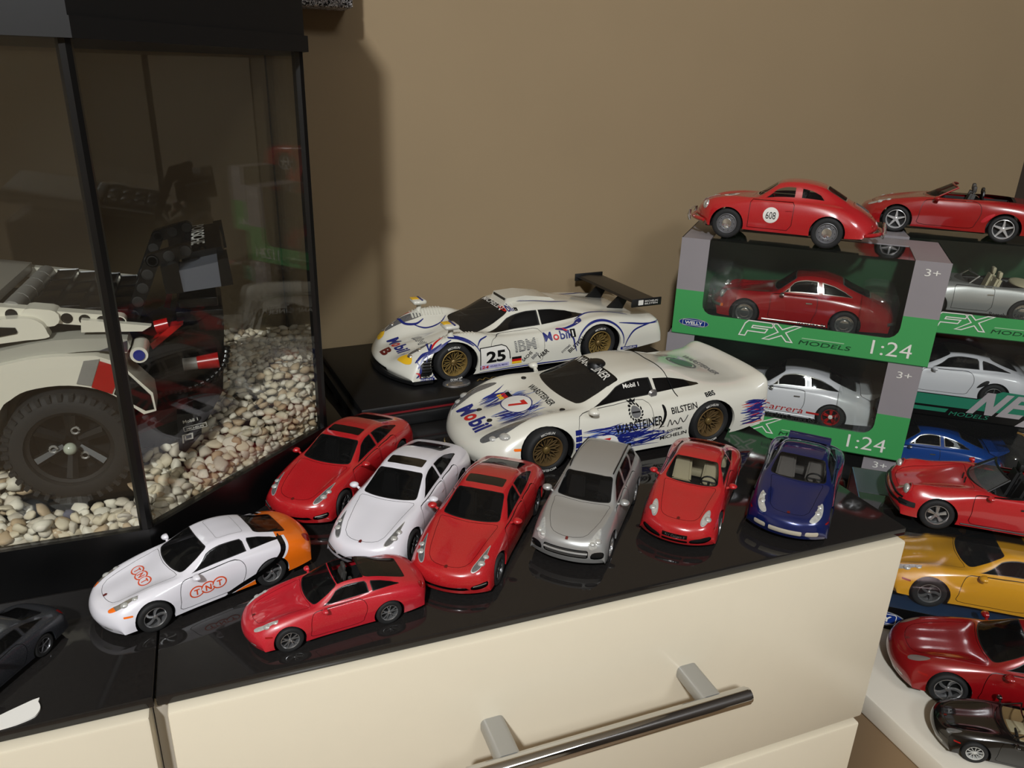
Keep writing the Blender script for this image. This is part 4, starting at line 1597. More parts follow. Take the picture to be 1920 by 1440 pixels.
def mobil(c, at, h, plane, rot=0, one=False, bold=.02, eps=.007, shear=0.0):
    """the word set in blue with its red o"""
    x = 0
    a = R(rot)
    for s, m in (('M', INKB), ('o', INKR), ('bil', INKB)):
        v, f, w = text2d(s, h, bold, shear)
        if s == 'o':
            # text2d scales by cap height; a lowercase letter keeps its own size
            pass
        v = v + np.array([x, 0])
        vv = np.stack([v[:, 0] * math.cos(a) - v[:, 1] * math.sin(a) + at[0], v[:, 0] * math.sin(a) + v[:, 1] * math.cos(a) + at[1]], 1)
        c.art('lettering', vv, f, m, plane, eps)
        x += w + h * .12
    if one:
        p = [(x, 0), (x + h * .62, 0), (x + h * .62, h), (x, h)]
        q = [(u * math.cos(a) - v * math.sin(a) + at[0], u * math.sin(a) + v * math.cos(a) + at[1]) for u, v in p]
        c.poly('lettering_patch', [q], INK, plane, eps)
        c.text('1', h * .7, (at[0] + (x + h * .2) * math.cos(a) - h * .15 * math.sin(a), at[1] + (x + h * .2) * math.sin(a) + h * .15 * math.cos(a)), INKW, plane, rot, .03, eps=eps + .004)
    return x


def flag(c, x0, x1, z0, z1, plane, rot=0):
    a = R(rot)
    for k, m in enumerate((INKY, INKR, INK)):
        d = (z1 - z0) / 3
        p = [(0, k * d), (x1 - x0, k * d), (x1 - x0, (k + 1) * d), (0, (k + 1) * d)]
        q = [(u * math.cos(a) - v * math.sin(a) + x0, u * math.sin(a) + v * math.cos(a) + z0) for u, v in p]
        c.poly('flag_stripe', [q], m, plane, .006)


def gt_wheels(c, fa, ra, r, rr, ty, ry, word, gold=GOLD):
    dk = mat('rim_gold_dark', (.46, .38, .22), .35, .6)
    before = set(c.root.children)
    c.wheels(fa, ra, ty, r, .30, 'bbs', TYRE, gold, dk, ry=ry, rr=rr, rw=.34, rimr=.72)
    for w in c.root.children:
        if w in before or not w.name.startswith('wheel') or w.name.startswith('wheel_arch'):
            continue
        rad = r if w.location.x > 0 else rr
        wid = .30 if w.location.x > 0 else .34
        for a0 in (-26, 154):
            tyre_text(c, w, word, rad, wid, a0, rad * .11, rad * .88)


def squash(root, k):
    """lower the whole body; the wheels stay round"""
    root.scale = (1, 1, k)
    for w in root.children:
        if w.name.split('.')[0] == 'wheel':
            w.scale = (1, 1, 1 / k)
            w.location.z /= k


def build_gt98(root, S):
    W = mat('racer_white', (.80, .79, .74), .25, 0, 1)
    c = Car(NGT98, .97, 4.9, S, root)
    fa, ra = .98, 3.58
    c.arches([(fa, .34, .385), (ra, .345, .395)], BLK, W, 2.99, .645)
    c.panel('door', smooth_poly([(1.62, .16), (1.58, .35), (1.60, .60), (1.72, .70), (2.2, .715), (2.52, .71), (2.55, .5), (2.52, .3), (2.45, .16), (2.0, .15)], 3), W, mat('seam_grey', (.3, .3, .3), .5), 'side', ylim(.55), .006)
    sidewin(c, [(5.45, 2.85), (5.95, 2.5), (6.75, 2.16), (7.6, 2.10), (8.02, 2.12), (8.06, 2.85)], OPAQ, seal=True)
    fs = c.cut([(8.12, 2.85), (8.08, 2.12), (8.6, 2.12), (9.1, 2.22), (9.5, 2.45), (9.75, 2.72), (9.6, 2.85)], 'st')
    c.pair('side_window', fs, OPAQ, -.004)
    mask(c, 5.10, 6.94, 1.88, .3, 'windscreen', glassy('race_glass', (.3, .3, .3), (.02, .02, .02), .5))
    hl = smooth_poly([(4.05, 2.35), (3.7, 2.75), (3.2, 2.95), (2.6, 2.85), (2.3, 2.5), (2.45, 2.2), (3.0, 2.15), (3.6, 2.15)], 3)
    c.pair('headlight', c.cut(hl, 'st'), LENSD, -.002)
    c.lampball('lamp_bulb', [(.36, .68, .055), (.50, .69, .055)], .05, CHROME, (1, 1, .6), sink=.4)
    # vents behind the headlamps with their slats
    vent = smooth_poly([(.42, .20), (.44, .36), (.56, .47), (.63, .48), (.63, .36), (.60, .20), (.52, .18)], 2)
    c.pair('side_vent', c.cut(vent, 'side', ylim(.6)), GRIL, -.03)
    for k in range(5):
        z = .23 + .05 * k
        for pl in ('side', 'right'):
            c.poly('vent_slat', [[(.45 + .01 * k, z), (.62, z + .01), (.62, z + .026), (.45 + .01 * k, z + .016)]], BLKG, pl, .004)
    c.emit('front_intake', c.cut(rrect(-1, .42, .12, .20, .02), 'front', nose), GRIL, 'B', -.02)
    # splitter and sills
    mb = MB()
    pts = [(.0 + .36 * (abs(y) / .97) ** 2.2, y) for y in np.linspace(-.96, .96, 21)]
    mb.prism([(x - .03, y) for x, y in pts] + [(.62, .96), (.62, -.96)], .04, .095, 'z')
    mb.obj('front_splitter', BLK, root, scale=S, flipx=c.xm)
    # fender-top louvres: one ridge each
    for sg in (1, -1):
        for k in range(11):
            x = .84 + .052 * k
            p0, p1, p2 = (c.on('top', sg * y, x) for y in (.60, .70, .80))
            if p0 and p1 and p2:
                mb = MB()
                mb.tube([p0, p1, p2], .017, 5)
                mb.obj('louvre', W, root, scale=S, flipx=c.xm)
    # mirrors on the fenders
    for sg in (1, -1):
        p = c.on('top', sg * .74, .98)
        mb = MB()
        mb.tube([(p[0], p[1], p[2] - .02), (p[0] + .02, p[1], p[2] + .13)], [.05, .035], 8)
        mb.box(p[0] - .12, p[0] + .12, p[1] - .15, p[1] + .13, p[2] + .12, p[2] + .21, .04)
        o = mb.obj('door_mirror', W, root, auto=50, scale=S, flipx=c.xm)
        m2 = MB()
        m2.box(p[0] - .115, p[0] + .01, p[1] - .12, p[1] + .02, p[2] + .205, p[2] + .218, .005)
        m2.obj('mirror_patch', INKY, o, scale=S, flipx=c.xm)
        m3 = MB()
        m3.box(p[0] + .02, p[0] + .05, p[1] - .14, p[1] + .12, p[2] + .205, p[2] + .219, .004)
        m3.obj('mirror_band', INKB, o, scale=S, flipx=c.xm)
    # roof scoop and rear deck humps
    mb = MB()
    mb.prism([(2.10, 1.07), (2.16, 1.20), (2.5, 1.22), (2.95, 1.14), (3.1, 1.05), (2.6, 1.08)], -.26, .26)
    mb.obj('roof_scoop', W, root, scale=S, flipx=c.xm)
    mb = MB()
    mb.box(2.135, 2.15, -.22, .22, 1.10, 1.19)
    mb.obj('scoop_mouth', BLK, root, scale=S, flipx=c.xm)
    # rear wing on two posts
    wg = MB()
    prof = [(4.18, 1.09), (4.22, 1.125), (4.38, 1.14), (4.62, 1.12), (4.70, 1.11), (4.62, 1.085), (4.38, 1.075), (4.24, 1.07)]
    wg.prism(prof, -.93, .93)
    wing = wg.obj('rear_wing', mat('wing_black', (.055, .055, .06), .3), root, scale=S, flipx=c.xm)
    for sg in (1, -1):
        e = MB()
        e.box(4.14, 4.74, sg * .945 - .012, sg * .945 + .012, 1.01, 1.17, .008)
        e.obj('end_plate', BLK, wing, scale=S, flipx=c.xm)
        e = MB()
        e.prism([(4.0, .80), (4.35, .78), (4.50, 1.08), (4.30, 1.09)], sg * .36 - .02, sg * .36 + .02)
        e.obj('wing_post', BLK, root, scale=S, flipx=c.xm)

    def wx(x, y, z):
        return Vector(((c.xm - x) * S, y * S, z * S))
    flat_text('lettering', 'PORSCHE', .20 * S, wx(4.58, -.80, 1.133), (0, 1, 0), (1, 0, -.06), INKW, wing, .012, .25, width=1.55 * S, lift=.0006)
    flat_text('lettering', 'MICHELIN', .035 * S, wx(4.40, .96, 1.10), (-1, 0, 0), (0, 0, 1), INKW, wing, .01, 0, width=.26 * S)
    flat_text('lettering', 'BILSTEIN', .035 * S, wx(4.40, .96, 1.05), (-1, 0, 0), (0, 0, 1), INKW, wing, .01, 0, width=.26 * S)
    flat_poly('lettering_patch', [rrect(0, .10 * S, 0, .10 * S, .01 * S)], wx(4.27, .96, 1.045), (-1, 0, 0), (0, 0, 1), INKW, wing)
    # side lettering (the same both sides)
    for pl in ('side', 'right'):
        sg = pl == 'side'

        def X(x, w):
            return x
        tx = c.text if sg else (lambda *a, **k: None)
        c.poly('number_board', [[(1.40, .16), (1.40, .56), (1.80, .57), (1.88, .52), (1.92, .42), (1.92, .16)]], INKW, pl, .004)
        c.poly('number_outline', stroke2d([([(1.40, .16), (1.40, .56), (1.78, .57), (1.86, .53), (1.91, .44), (1.92, .30)], False)], .016), INK, pl, .006)
        if not sg:
            c.text('25', .20, (1.82, .27), INK, pl, 0, .03, 0, 1, width=-.34)
            continue
        tx('25', .20, (1.50, .285), INK, pl, 0, .035, 0, width=.34)
        c.poly('label', [rrect(1.40, 1.90, .165, .245, .004)], mat('decal_lilac', (.70, .68, .80), .4), pl, .006)
        tx('24', .055, (1.415, .178), INKR, pl, 0, .03, .1, width=.12, eps=.01)
        tx('HEURES DU MANS', .034, (1.56, .19), INKB, pl, 0, .01, 0, width=.31, eps=.01)
        flag(c, 1.95, 2.12, .19, .32, pl)
        # striped initials
        tx('IBM', .19, (2.02, .40), INKG, pl, 3, .03, 0, width=.38)
        for k in range(1, 7):
            z = .40 + .19 * k / 7
            c.poly('letter_gap', [[(2.0, z - .006), (2.44, z + .016), (2.44, z + .026), (2.0, z + .004)]], W, pl, .011)
        mobil(c, (2.56, .52), .145, pl, 4, True)
        for s, x, z, h, wd, rt, mm in (('SACHS', 2.16, .20, .06, .22, 42, INK), ('BBS', 2.33, .22, .06, .14, 42, INKG), ('H&R', 2.46, .22, .085, .2, 35, INK),
                                       ('SYSTEMS', 2.86, .27, .04, .2, 42, INKG), ('BILSTEIN', 3.0, .26, .075, .36, 42, INK)):
            tx(s, h, (x, z), mm, pl, rt, .02, 0, width=wd)
        mobil(c, (1.92, 1.015), .085, pl, 3, True)
        c.poly('lettering_patch', [rrect(3.98, 4.32, .185, .24, .005)], INKB, pl, .006)
        tx('MICHELIN', .035, (4.02, .195), INKW, pl, 0, .015, 0, width=.27, eps=.01)
        tx('H&R', .075, (.42, .15), INK, pl, 0, .03, 0, width=.16)
        c.poly('lettering_patch', [rrect(.36, .64, .10, .145, .004)], INKB, pl, .006)
        tx('MICHELIN', .03, (.39, .108), INKW, pl, 0, .015, 0, width=.22, eps=.01)
    for pl in ('side', 'right'):
        # blue tracery round arches and openings
        arc = [(fa + .45 * math.cos(R(q)), .34 + .45 * math.sin(R(q))) for q in range(20, 171, 15)]
        c.ribbon(arc, .035, INKB, pl)
        arc = [(ra + .455 * math.cos(R(q)), .345 + .455 * math.sin(R(q))) for q in range(-5, 190, 15)]
        c.ribbon(arc, .04, INKB, pl)
        c.ribbon([(3.12, .28), (3.08, .42), (3.05, .55), (2.92, .68), (2.78, .70)], .03, INKB, pl)
        c.ribbon([(2.78, .70), (2.95, .715), (3.12, .76), (3.3, .82)], .025, INKB, pl)
        c.ribbon([(2.80, .705), (2.9, .70), (3.0, .67)], .028, INKR, pl)
        c.ribbon([(3.95, .72), (4.2, .68), (4.45, .64), (4.75, .63)], .03, INKB, pl)
        c.ribbon([(4.05, .20), (4.12, .40), (4.25, .55), (4.5, .62), (4.78, .655)], .03, INKB, pl)
        c.ribbon([(1.38, .115), (1.8, .12), (2.3, .125), (2.9, .13), (3.14, .15)], .022, INKB, pl)
        c.ribbon([(.40, .44), (.44, .30), (.40, .20), (.36, .16)], .03, INKB, pl)
        c.ribbon([(.36, .24), (.40, .23), (.42, .19), (.42, .15)], .03, INKR, pl)
        c.ribbon([(.40, .16), (.48, .14), (.58, .14), (.64, .20)], .02, INKB, pl)
        c.ribbon([(.38, .40), (.5, .52), (.62, .58), (.80, .70)], .035, INKB, pl)
        c.ribbon([(1.3, .62), (1.2, .70), (1.05, .77), (.9, .78)], .03, INKB, pl)
        c.ribbon([(1.36, .60), (1.42, .70), (1.55, .74)], .025, INKB, pl)
    for sg in (1, -1):
        c.ribbon([(sg * .84, .60), (sg * .68, .62), (sg * .55, .68), (sg * .50, .85), (sg * .55, 1.0)], .04, INKB, 'top')
        c.ribbon([(sg * .50, .80), (sg * .40, 1.0), (sg * .42, 1.25), (sg * .55, 1.4)], .03, INKB, 'top')
        c.ribbon([(sg * .84, .64), (sg * .78, .72), (sg * .74, .86)], .035, INKR, 'top')
        c.ribbon([(sg * .90, .40), (sg * .86, .55), (sg * .88, .75), (sg * .86, .95)], .035, INKB, 'top')
        c.ribbon([(sg * .2, 2.2), (sg * .3, 2.5), (sg * .35, 2.9), (sg * .28, 3.3)], .03, INKB, 'top')
        c.ribbon([(sg * .70, 3.2), (sg * .60, 3.5), (sg * .62, 3.9), (sg * .75, 4.2)], .035, INKB, 'top')
        c.poly('yellow_patch', [smooth_poly([(sg * .52, .20), (sg * .70, .24), (sg * .80, .32), (sg * .74, .36), (sg * .58, .33), (sg * .50, .26)], 3)], INKY, 'top', .005)
    mobil(c, (-.36, .30), .20, 'top', 0, False, .03)
    c.text('B', .15, (-.08, .10), mat('decal_maroon', (.35, .10, .08), .4), 'top', 0, .05, 0, width=.22)
    c.text('IBM', .15, (-.18, .66), INKG, 'top', 0, .02, 0, width=.36)
    for k in range(1, 6):
        z = .66 + .15 * k / 6
        c.poly('letter_gap', [[(-.2, z - .005), (.2, z - .005), (.2, z + .005), (-.2, z + .005)]], W, 'top', .011)
    c.text('MICHELIN', .09, (-.36, 1.98), INKW, 'top', 0, .01, 0, width=.72)
    c.cabin(1.62, 2.9, .45, .2, .68, TUB, TUB, ((2.25, .22), (2.25, -.22)), 1.9, True, TUB)
    c.emit('body', c.F, W)
    c.chassis(fa, ra, .88, BLK, .07, .3, .40, .3, .25)
    gt_wheels(c, fa, ra, .298, .305, .955, .96, 'MICHELIN')
    squash(root, .865)
    return c


def build_gt96(root, S):
    W = mat('racer_white', (.80, .79, .74), .25, 0, 1)
    c = Car(NGT96, .96, 4.47, S, root)
    fa, ra = .95, 3.45
    c.arches([(fa, .33, .375), (ra, .34, .385)], BLK, W, 2.99, .645)
    seam = mat('seam_grey', (.3, .3, .3), .5)
    c.panel('door', smooth_poly([(1.42, .22), (1.38, .45), (1.40, .68), (1.50, .775), (2.0, .80), (2.44, .815), (2.52, .65), (2.50, .4), (2.42, .22), (1.9, .2)], 3), W, seam, 'side', ylim(.6), .006)
    sidewin(c, [(5.40, 2.88), (5.95, 2.5), (6.75, 2.18), (7.6, 2.10), (8.05, 2.12), (8.10, 2.88)], OPAQ)
    fs = c.cut([(8.18, 2.85), (8.16, 2.2), (8.7, 2.2), (9.2, 2.32), (9.7, 2.62), (9.72, 2.8), (9.4, 2.86)], 'st')
    c.pair('side_window', fs, OPAQ, -.004)
    mask(c, 5.10, 6.94, 1.88, .28, 'windscreen', glassy('race_glass', (.3, .3, .3), (.02, .02, .02), .5))
    fs = c.cut(rrect(6.45, 6.98, -1.5, 1.92, .1), 'st')
    c.emit('screen_band', fs, BLKG, 'B', .002)
    hl = smooth_poly([(3.85, 2.3), (3.5, 2.68), (2.95, 2.85), (2.4, 2.68), (2.05, 2.2), (2.15, 1.8), (2.6, 1.8), (3.1, 2.0), (3.6, 2.08)], 3)
    c.pair('headlight', c.cut(hl, 'st'), LENSD, -.002)
    c.lampball('lamp_bulb', [(.46, .70, .085), (.33, .62, .06)], .05, LENS, (1, 1, .6), sink=.45)
    c.emit('front_intake', c.cut(rrect(-1, .40, .13, .21, .03), 'front', nose), GRIL, 'B', -.02)
    c.pair('indicator', c.cut(rrect(.50, .64, .405, .44, .015, 3), 'side', ylim(.6)), AMBER, .004)
    c.pair('side_scoop', c.cut(smooth_poly([(2.58, .40), (2.66, .47), (2.72, .60), (2.71, .72), (2.67, .74), (2.68, .62), (2.64, .50)], 3), 'side', ylim(.6)), INK, -.02)
    for sg in (1, -1):
        for x, y in ((1.30, .60), (.46, .18)):
            p = c.on('top', sg * y, x)
            mb = MB()
            mb.lathe([(0, .012), (.035, .012), (.04, -.01)], 14, 'z', p)
            mb.obj('fastener', BLK, root, scale=S, flipx=c.xm)
    # roof snorkel, fuel caps, exhaust
    p = c.on('top', .0, 2.12)
    mb = MB()
    mb.lathe([(.0, .07), (.10, .07), (.125, .04), (.135, -.05)], 20, 'z', (p[0], p[1], p[2]))
    sn = mb.obj('roof_snorkel', BLK, root, scale=S, flipx=c.xm, smooth=True, auto=60)
    mb = MB()
    mb.tube([(p[0] - .02, p[1] - .12, p[2] + .05), (p[0] - .12, p[1], p[2] + .03), (p[0] - .02, p[1] + .12, p[2] + .05)], .02, 6)
    mb.obj('snorkel_lip', BLKG, sn, scale=S, flipx=c.xm)
    h = c.on('side', 2.62, .86)
    for sg in (1, -1):
        mb = MB()
        mb.lathe([(0, .03), (.05, .03), (.075, 0)], 18, 'y', (h[0], 0, h[2]))
        o = mb.obj('fuel_cap', RIMS, root, scale=S, flipx=c.xm)
        o.location = (0, sg * (h[1] - .005) * S, 0)
        if sg < 0:
            o.scale = (1, -1, 1)
    # panel seams across the body behind the doors
    pts = [q for q in c.proj_pts([(y, 2.90 + .06 * abs(y)) for y in np.linspace(-.8, .8, 25)], 'top', .004) if q]
    mb = MB()
    mb.tube(pts, .007, 5)
    mb.obj('panel_seam', INK, root, scale=S, flipx=c.xm)
    # lettering
    mobil(c, (-.40, .215), .23, 'top', 0, False, .035)
    rng = random.Random(7)

    def streaks(n, box, ang, ln, wd, plane, mats=(INKB, INKB, INKB2)):
        ps = {id(m): [] for m in mats}
        mm = {id(m): m for m in mats}
        for k in range(n):
            x = rng.uniform(box[0], box[1])
            z = rng.uniform(box[2], box[3])
            a = R(rng.gauss(ang, 7))
            l = ln * rng.uniform(.4, 1.0)
            w = wd * rng.uniform(.5, 1.3)
            b = rng.uniform(-.25, .25)
            L = [(x + l * u * math.cos(a) - b * l * u * u * math.sin(a), z + l * u * math.sin(a) + b * l * u * u * math.cos(a)) for u in (0, .25, .5, .75, 1)]
            ps[id(rng.choice(mats))] += stroke2d([(L, False)], [w * q for q in (.15, .8, 1, .7, .1)])
        for k, v in ps.items():
            if v:
                c.poly('livery_streaks', v, mm[k], plane, .0045 + .0006 * (k % 3), maxe=9)
    for sg in (-1, 1):
        streaks(34, (sg * .10, sg * .42, .50, .66), 90 - sg * 8, .5, .022, 'top')
        streaks(16, (sg * .14, sg * .34, .9, 1.05), 90 + sg * 14, .26, .02, 'top', (INKB2, INKB))
    c.poly('roundel', [ellipse(0, .92, .25, .20, 32)], INKW, 'top', .007)
    c.poly('roundel_edge', stroke2d([(ellipse(0, .92, .25, .20, 32), True)], .014), INKB, 'top', .009)
    c.text('7', .22, (-.03, .815), INKR, 'top', 0, .05, .1, width=.14, eps=.011)
    flag(c, -.40, -.26, .80, .98, 'top', 0)
    c.text('WARSTEINER', .095, (-.36, 1.245), INK, 'top', 0, .012, 0, width=.72)
    c.text('WARSTEINER', .12, (-.43, 2.0), INKW, 'top', 0, .012, 0, width=.86, eps=.012)
    c.poly('emblem', [ellipse(0, 3.55, .17, .17, 28)], INKGR, 'top', .005)
    c.poly('emblem_ring', stroke2d([(ellipse(0, 3.55, .21, .21, 28), True)], .03), INKG, 'top', .006)
    c.text('WARSTEINER', .11, (-.42, 3.85), INKG, 'top', 0, .01, 0, width=.84)
    for pl in ('side', 'right'):
        streaks(70, (1.50, 2.35, .18, .40), 8, .65, .022, pl)
        streaks(30, (1.40, 1.9, .44, .56), -4, .7, .016, pl)
        streaks(50, (3.92, 4.12, .22, .62), 4, .62, .024, pl, (INKB, INKB, INKB2, INKR))
        for k in range(5):
            c.poly('livery_bar', [[(1.33, .14 + .095 * k), (1.42, .14 + .095 * k), (1.42, .215 + .095 * k), (1.33, .215 + .095 * k)]], INKB, pl, .005)
        c.poly('number_board', [smooth_poly([(1.50, .16), (1.50, .36), (1.62, .44), (1.85, .44), (1.95, .36), (1.95, .16)], 3)], INKW, pl, .009)
        if pl == 'right':
            continue
        c.text('7', .22, (1.68, .18), INKR, pl, 0, .05, .1, width=.15, eps=.012)
        c.poly('lettering_patch', [[(1.98, .20), (2.16, .20), (2.16, .26), (1.98, .26)]], INK, pl, .009)
        c.text('WARSTEINER', .135, (1.92, .435), INK, pl, 3, .018, 0, width=.74, eps=.01)
        for k, (x, w) in enumerate(((1.915, .13), (2.60, .07))):
            c.poly('serif', [[(x, .43), (x + w, .435), (x + w, .443), (x, .438)]], INK, pl, .010)
        c.poly('emblem', [ellipse(2.26, .69, .075, .075, 24)], INKG, pl, .006)
        for k in range(14):
            q = 2 * math.pi * k / 14
            c.poly('emblem_leaf', [ellipse(2.26 + .098 * math.cos(q), .69 + .098 * math.sin(q), .022, .012, 8, math.degrees(q) + 60)], INK, pl, .006)
        c.poly('emblem_crown', [[(2.21, .80), (2.31, .80), (2.33, .84), (2.29, .82), (2.26, .845), (2.23, .82), (2.19, .84)]], INK, pl, .006)
        c.poly('emblem_bar', [[(2.20, .685), (2.32, .685), (2.32, .705), (2.20, .705)]], INK, pl, .010)
        c.text('BILSTEIN', .095, (2.80, .60), INK, pl, 6, .015, 0, width=.40)
        c.text('BBS', .05, (3.36, .775), INK, pl, 5, .03, 0, width=.16)
        for s, x, z, h, wd, rt, mm in (('SYSTEMS', 2.72, .325, .04, .24, 6, INK), ('MICHELIN', 2.62, .215, .06, .42, 6, INK), ('2-3', 2.56, .32, .05, .12, 4, INKB)):
            c.text(s, h, (x, z), mm, pl, rt, .02, 0, width=wd)
        c.ribbon([(2.72, .42), (2.76, .52), (2.79, .44), (2.83, .50), (2.88, .44), (2.92, .53), (2.97, .46), (3.04, .56)], .012, INK, pl, 'signature', .008, False)
        c.text('H&R', .065, (.36, .245), INK, pl, 0, .03, 0, width=.17)
        c.text('M', .06, (.14, .12), INK, pl, 0, .02, 0)
        c.text('Mobil 1', .055, (2.20, .975), INKW, pl, 2, .02, 0, width=.24, eps=.012)
    c.cabin(1.45, 2.8, .5, .2, .76, TUB, GREYSEAT, ((2.25, .24), (2.25, -.24)), 1.82, True, TUB)
    c.mirror(1.62, .84, .82, W, BLK, (.9, .8, .9))
    c.emit('body', c.F, W)
    c.chassis(fa, ra, .86, BLK, .08, .3, .40, .35, .25)
    gt_wheels(c, fa, ra, .298, .308, .945, .955, 'MICHELIN', mat('rim_bronze', (.54, .44, .29), .3, .65))
    squash(root, .875)
    return c
# ------------------------------------------------------------------ the room
def struct(name, mb, m, auto=None):
    o = mb.obj(name, m, auto=auto)
    o['kind'] = 'structure'
    return o


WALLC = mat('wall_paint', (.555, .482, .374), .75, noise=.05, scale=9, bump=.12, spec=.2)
CEIL = mat('ceiling_paint', (.88, .85, .79), .8)
struct('wall_back', MB().box(-2.6, .62, .43, .53, -.80, 1.60), WALLC)
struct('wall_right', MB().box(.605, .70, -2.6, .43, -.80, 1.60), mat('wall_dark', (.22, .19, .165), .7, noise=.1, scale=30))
struct('wall_left', MB().box(-2.7, -2.6, -2.6, .53, -.80, 1.60), CEIL)
struct('wall_front', MB().box(-2.7, .70, -2.7, -2.6, -.80, 1.60), CEIL)
struct('ceiling', MB().box(-2.7, .70, -2.7, .53, 1.60, 1.66), CEIL)
struct('floor', MB().box(-2.7, .70, -2.7, .53, -.86, -.80), mat('floor_beige', (.60, .50, .39), .55, noise=.08, scale=14))

# ------------------------------------------------------------------ dresser with its glass tops
CRM = mat('lacquer_cream', (.86, .82, .73), .28, noise=.015, scale=60, spec=.4)
GREYJ = mat('carcass_grey', (.66, .63, .58), .5)
dr = thing('dresser', 'cream lacquered dresser with chrome bar handle under the black glass top', 'dresser', (-.23, .2, -.80))
D0 = Vector((.23, -.2, .80))


def dbox(name, m, *b, bev=.0, parent=None):
    return MB().box(b[0] + D0.x, b[1] + D0.x, b[2] + D0.y, b[3] + D0.y, b[4] + D0.z, b[5] + D0.z, bev).obj(name, m, parent or dr, auto=40)


dbox('carcass', GREYJ, -.4640, -.004, .0062, .425, -.78, -.0065)
dbox('carcass', GREYJ, -.930, -.4645, .0062, .425, -.78, -.0065)
dbox('plinth_board', CRM, -.925, -.010, .03, .41, -.80, -.78)
for x0, x1 in ((-.4572, -.0045), (-.931, -.4645)):
    for z1, z0 in ((-.0062, -.1575), (-.1640, -.3150), (-.3215, -.55), (-.5565, -.775)):
        d = dbox('drawer_front', CRM, x0, x1, -.006, .0060, z0, z1, bev=.0016)
        cx = (x0 + x1) / 2 - .001
        zc = -.0665 if z1 > -.01 else (z0 + z1) / 2
        if x0 > -.5 or True:
            h = MB()
            yb = -.036
            h.tube([(cx - .0875 + D0.x, yb + D0.y, zc + D0.z), (cx + .0868 + D0.x, yb + D0.y, zc + D0.z)], .0054, 20)
            h.tube([(cx + .0868 + D0.x, yb + D0.y, zc + D0.z), (cx + .0885 + D0.x, yb + D0.y, zc + D0.z)], .0046, 20)
            h.tube([(cx - .0875 + D0.x, yb + D0.y, zc + D0.z), (cx - .0890 + D0.x, yb + D0.y, zc + D0.z)], .0046, 20)
            hd = h.obj('handle', mat('handle_chrome', (.80, .80, .80), .05, 1.0), d, auto=40)
            for sx in (-.064, .064):
                p = MB()
                xx = cx + sx + D0.x
                p.prism([(u + xx, w + zc + D0.z) for u, w in rrect(-.0068, .0068, -.0048, .0048, .003, 4)], -.033 + D0.y, -.0055 + D0.y)
                po = p.obj('handle_post', mat('post_metal', (.66, .66, .65), .32, .6), d, auto=40)

GT = mat('glass_top_black', (.115, .108, .104), .055, noise=.4, scale=500, spec=.5)
g = MB().box(-.4615, 0, 0, .428, -.006, 0, .0007).obj('worktop', GT)
tag(g, 'black glass top carrying the row of six model cars and both white racers', 'worktop', 'black glass tops on the dresser')
g = MB().box(-.935, -.4625, 0, .428, -.006, 0, .0007).obj('worktop', GT)
tag(g, 'black glass top at the far left under the dark grey coupe', 'worktop', 'black glass tops on the dresser')
pp = MB().prism(smooth_poly([(-.5400, .0012), (-.5135, .0150), (-.5110, .0130), (-.5095, .0090), (-.5100, .0055), (-.5125, .003), (-.522, .0008)], 3), .0003, .0011, 'z')  # thin white piece modelled in place of the lamp's reflection in the glass
tag(pp.obj('painted_reflection', mat('reflection_white', (.90, .89, .86), .7)), 'white patch modelled as a lamp reflection with a rounded end on the black glass by the grey coupe', 'reflection')

# ------------------------------------------------------------------ white shelf in the corner
sh = thing('low_cabinet', 'low cabinet with white top and beige side, carrying the stacked boxes', 'cabinet', (.31, .04, -.80))
MB().box(.017 - .31, .604 - .31, -.34 - .04, .429 - .04, -.1785 + .80, -.160 + .80, .002).obj('top_board', mat('shelf_white', (.80, .775, .72), .4, noise=.03, scale=25), sh, auto=40)
BEI = mat('cabinet_beige', (.56, .47, .36), .6, noise=.05, scale=20)
MB().box(.0195 - .31, .036 - .31, -.338 - .04, .427 - .04, 0, .6213).obj('side_panel', BEI, sh)
MB().box(.585 - .31, .602 - .31, -.338 - .04, .427 - .04, 0, .6213).obj('side_panel', BEI, sh)
MB().box(.036 - .31, .585 - .31, -.336 - .04, -.320 - .04, 0, .6213).obj('door', BEI, sh)

# ------------------------------------------------------------------ picture frame with a glittering edge
pf = thing('picture_frame', 'narrow glittering silver picture frame on the wall, cut off by the top edge', 'frame', (-.312, .410, .46))
gl = mat('glitter_silver', (.62, .60, .60), .25, .7)
nt = gl.node_tree
vo = nt.nodes.new('ShaderNodeTexVoronoi')
vo.inputs['Scale'].default_value = 900
tcn = nt.nodes.new('ShaderNodeTexCoord')
nt.links.new(tcn.outputs['Object'], vo.inputs['Vector'])
mr = nt.nodes.new('ShaderNodeValToRGB')
mr.color_ramp.elements[0].position = .25
mr.color_ramp.elements[0].color = (.02, .02, .02, 1)
mr.color_ramp.elements[1].position = .75
mr.color_ramp.elements[1].color = (.9, .88, .9, 1)
nt.links.new(vo.outputs['Color'], mr.inputs[0])
nt.links.new(mr.outputs[0], nt.nodes['Principled BSDF'].inputs['Base Color'])
bpn = nt.nodes.new('ShaderNodeBump')
bpn.inputs['Strength'].default_value = 1
bpn.inputs['Distance'].default_value = .002
nt.links.new(vo.outputs['Distance'], bpn.inputs['Height'])
nt.links.new(bpn.outputs[0], nt.nodes['Principled BSDF'].inputs['Normal'])
fx0, fx1, fz0, fz1 = -.0285, .0275, -.139, .14
for b in ((fx0, fx1, fz0, fz0 + .016), (fx0, fx1, fz1 - .016, fz1), (fx0, fx0 + .016, fz0 + .016, fz1 - .016), (fx1 - .016, fx1, fz0 + .016, fz1 - .016)):
    MB().box(b[0], b[1], -.018, .0195, b[2], b[3], .002).obj('frame_rail', gl, pf, auto=40)
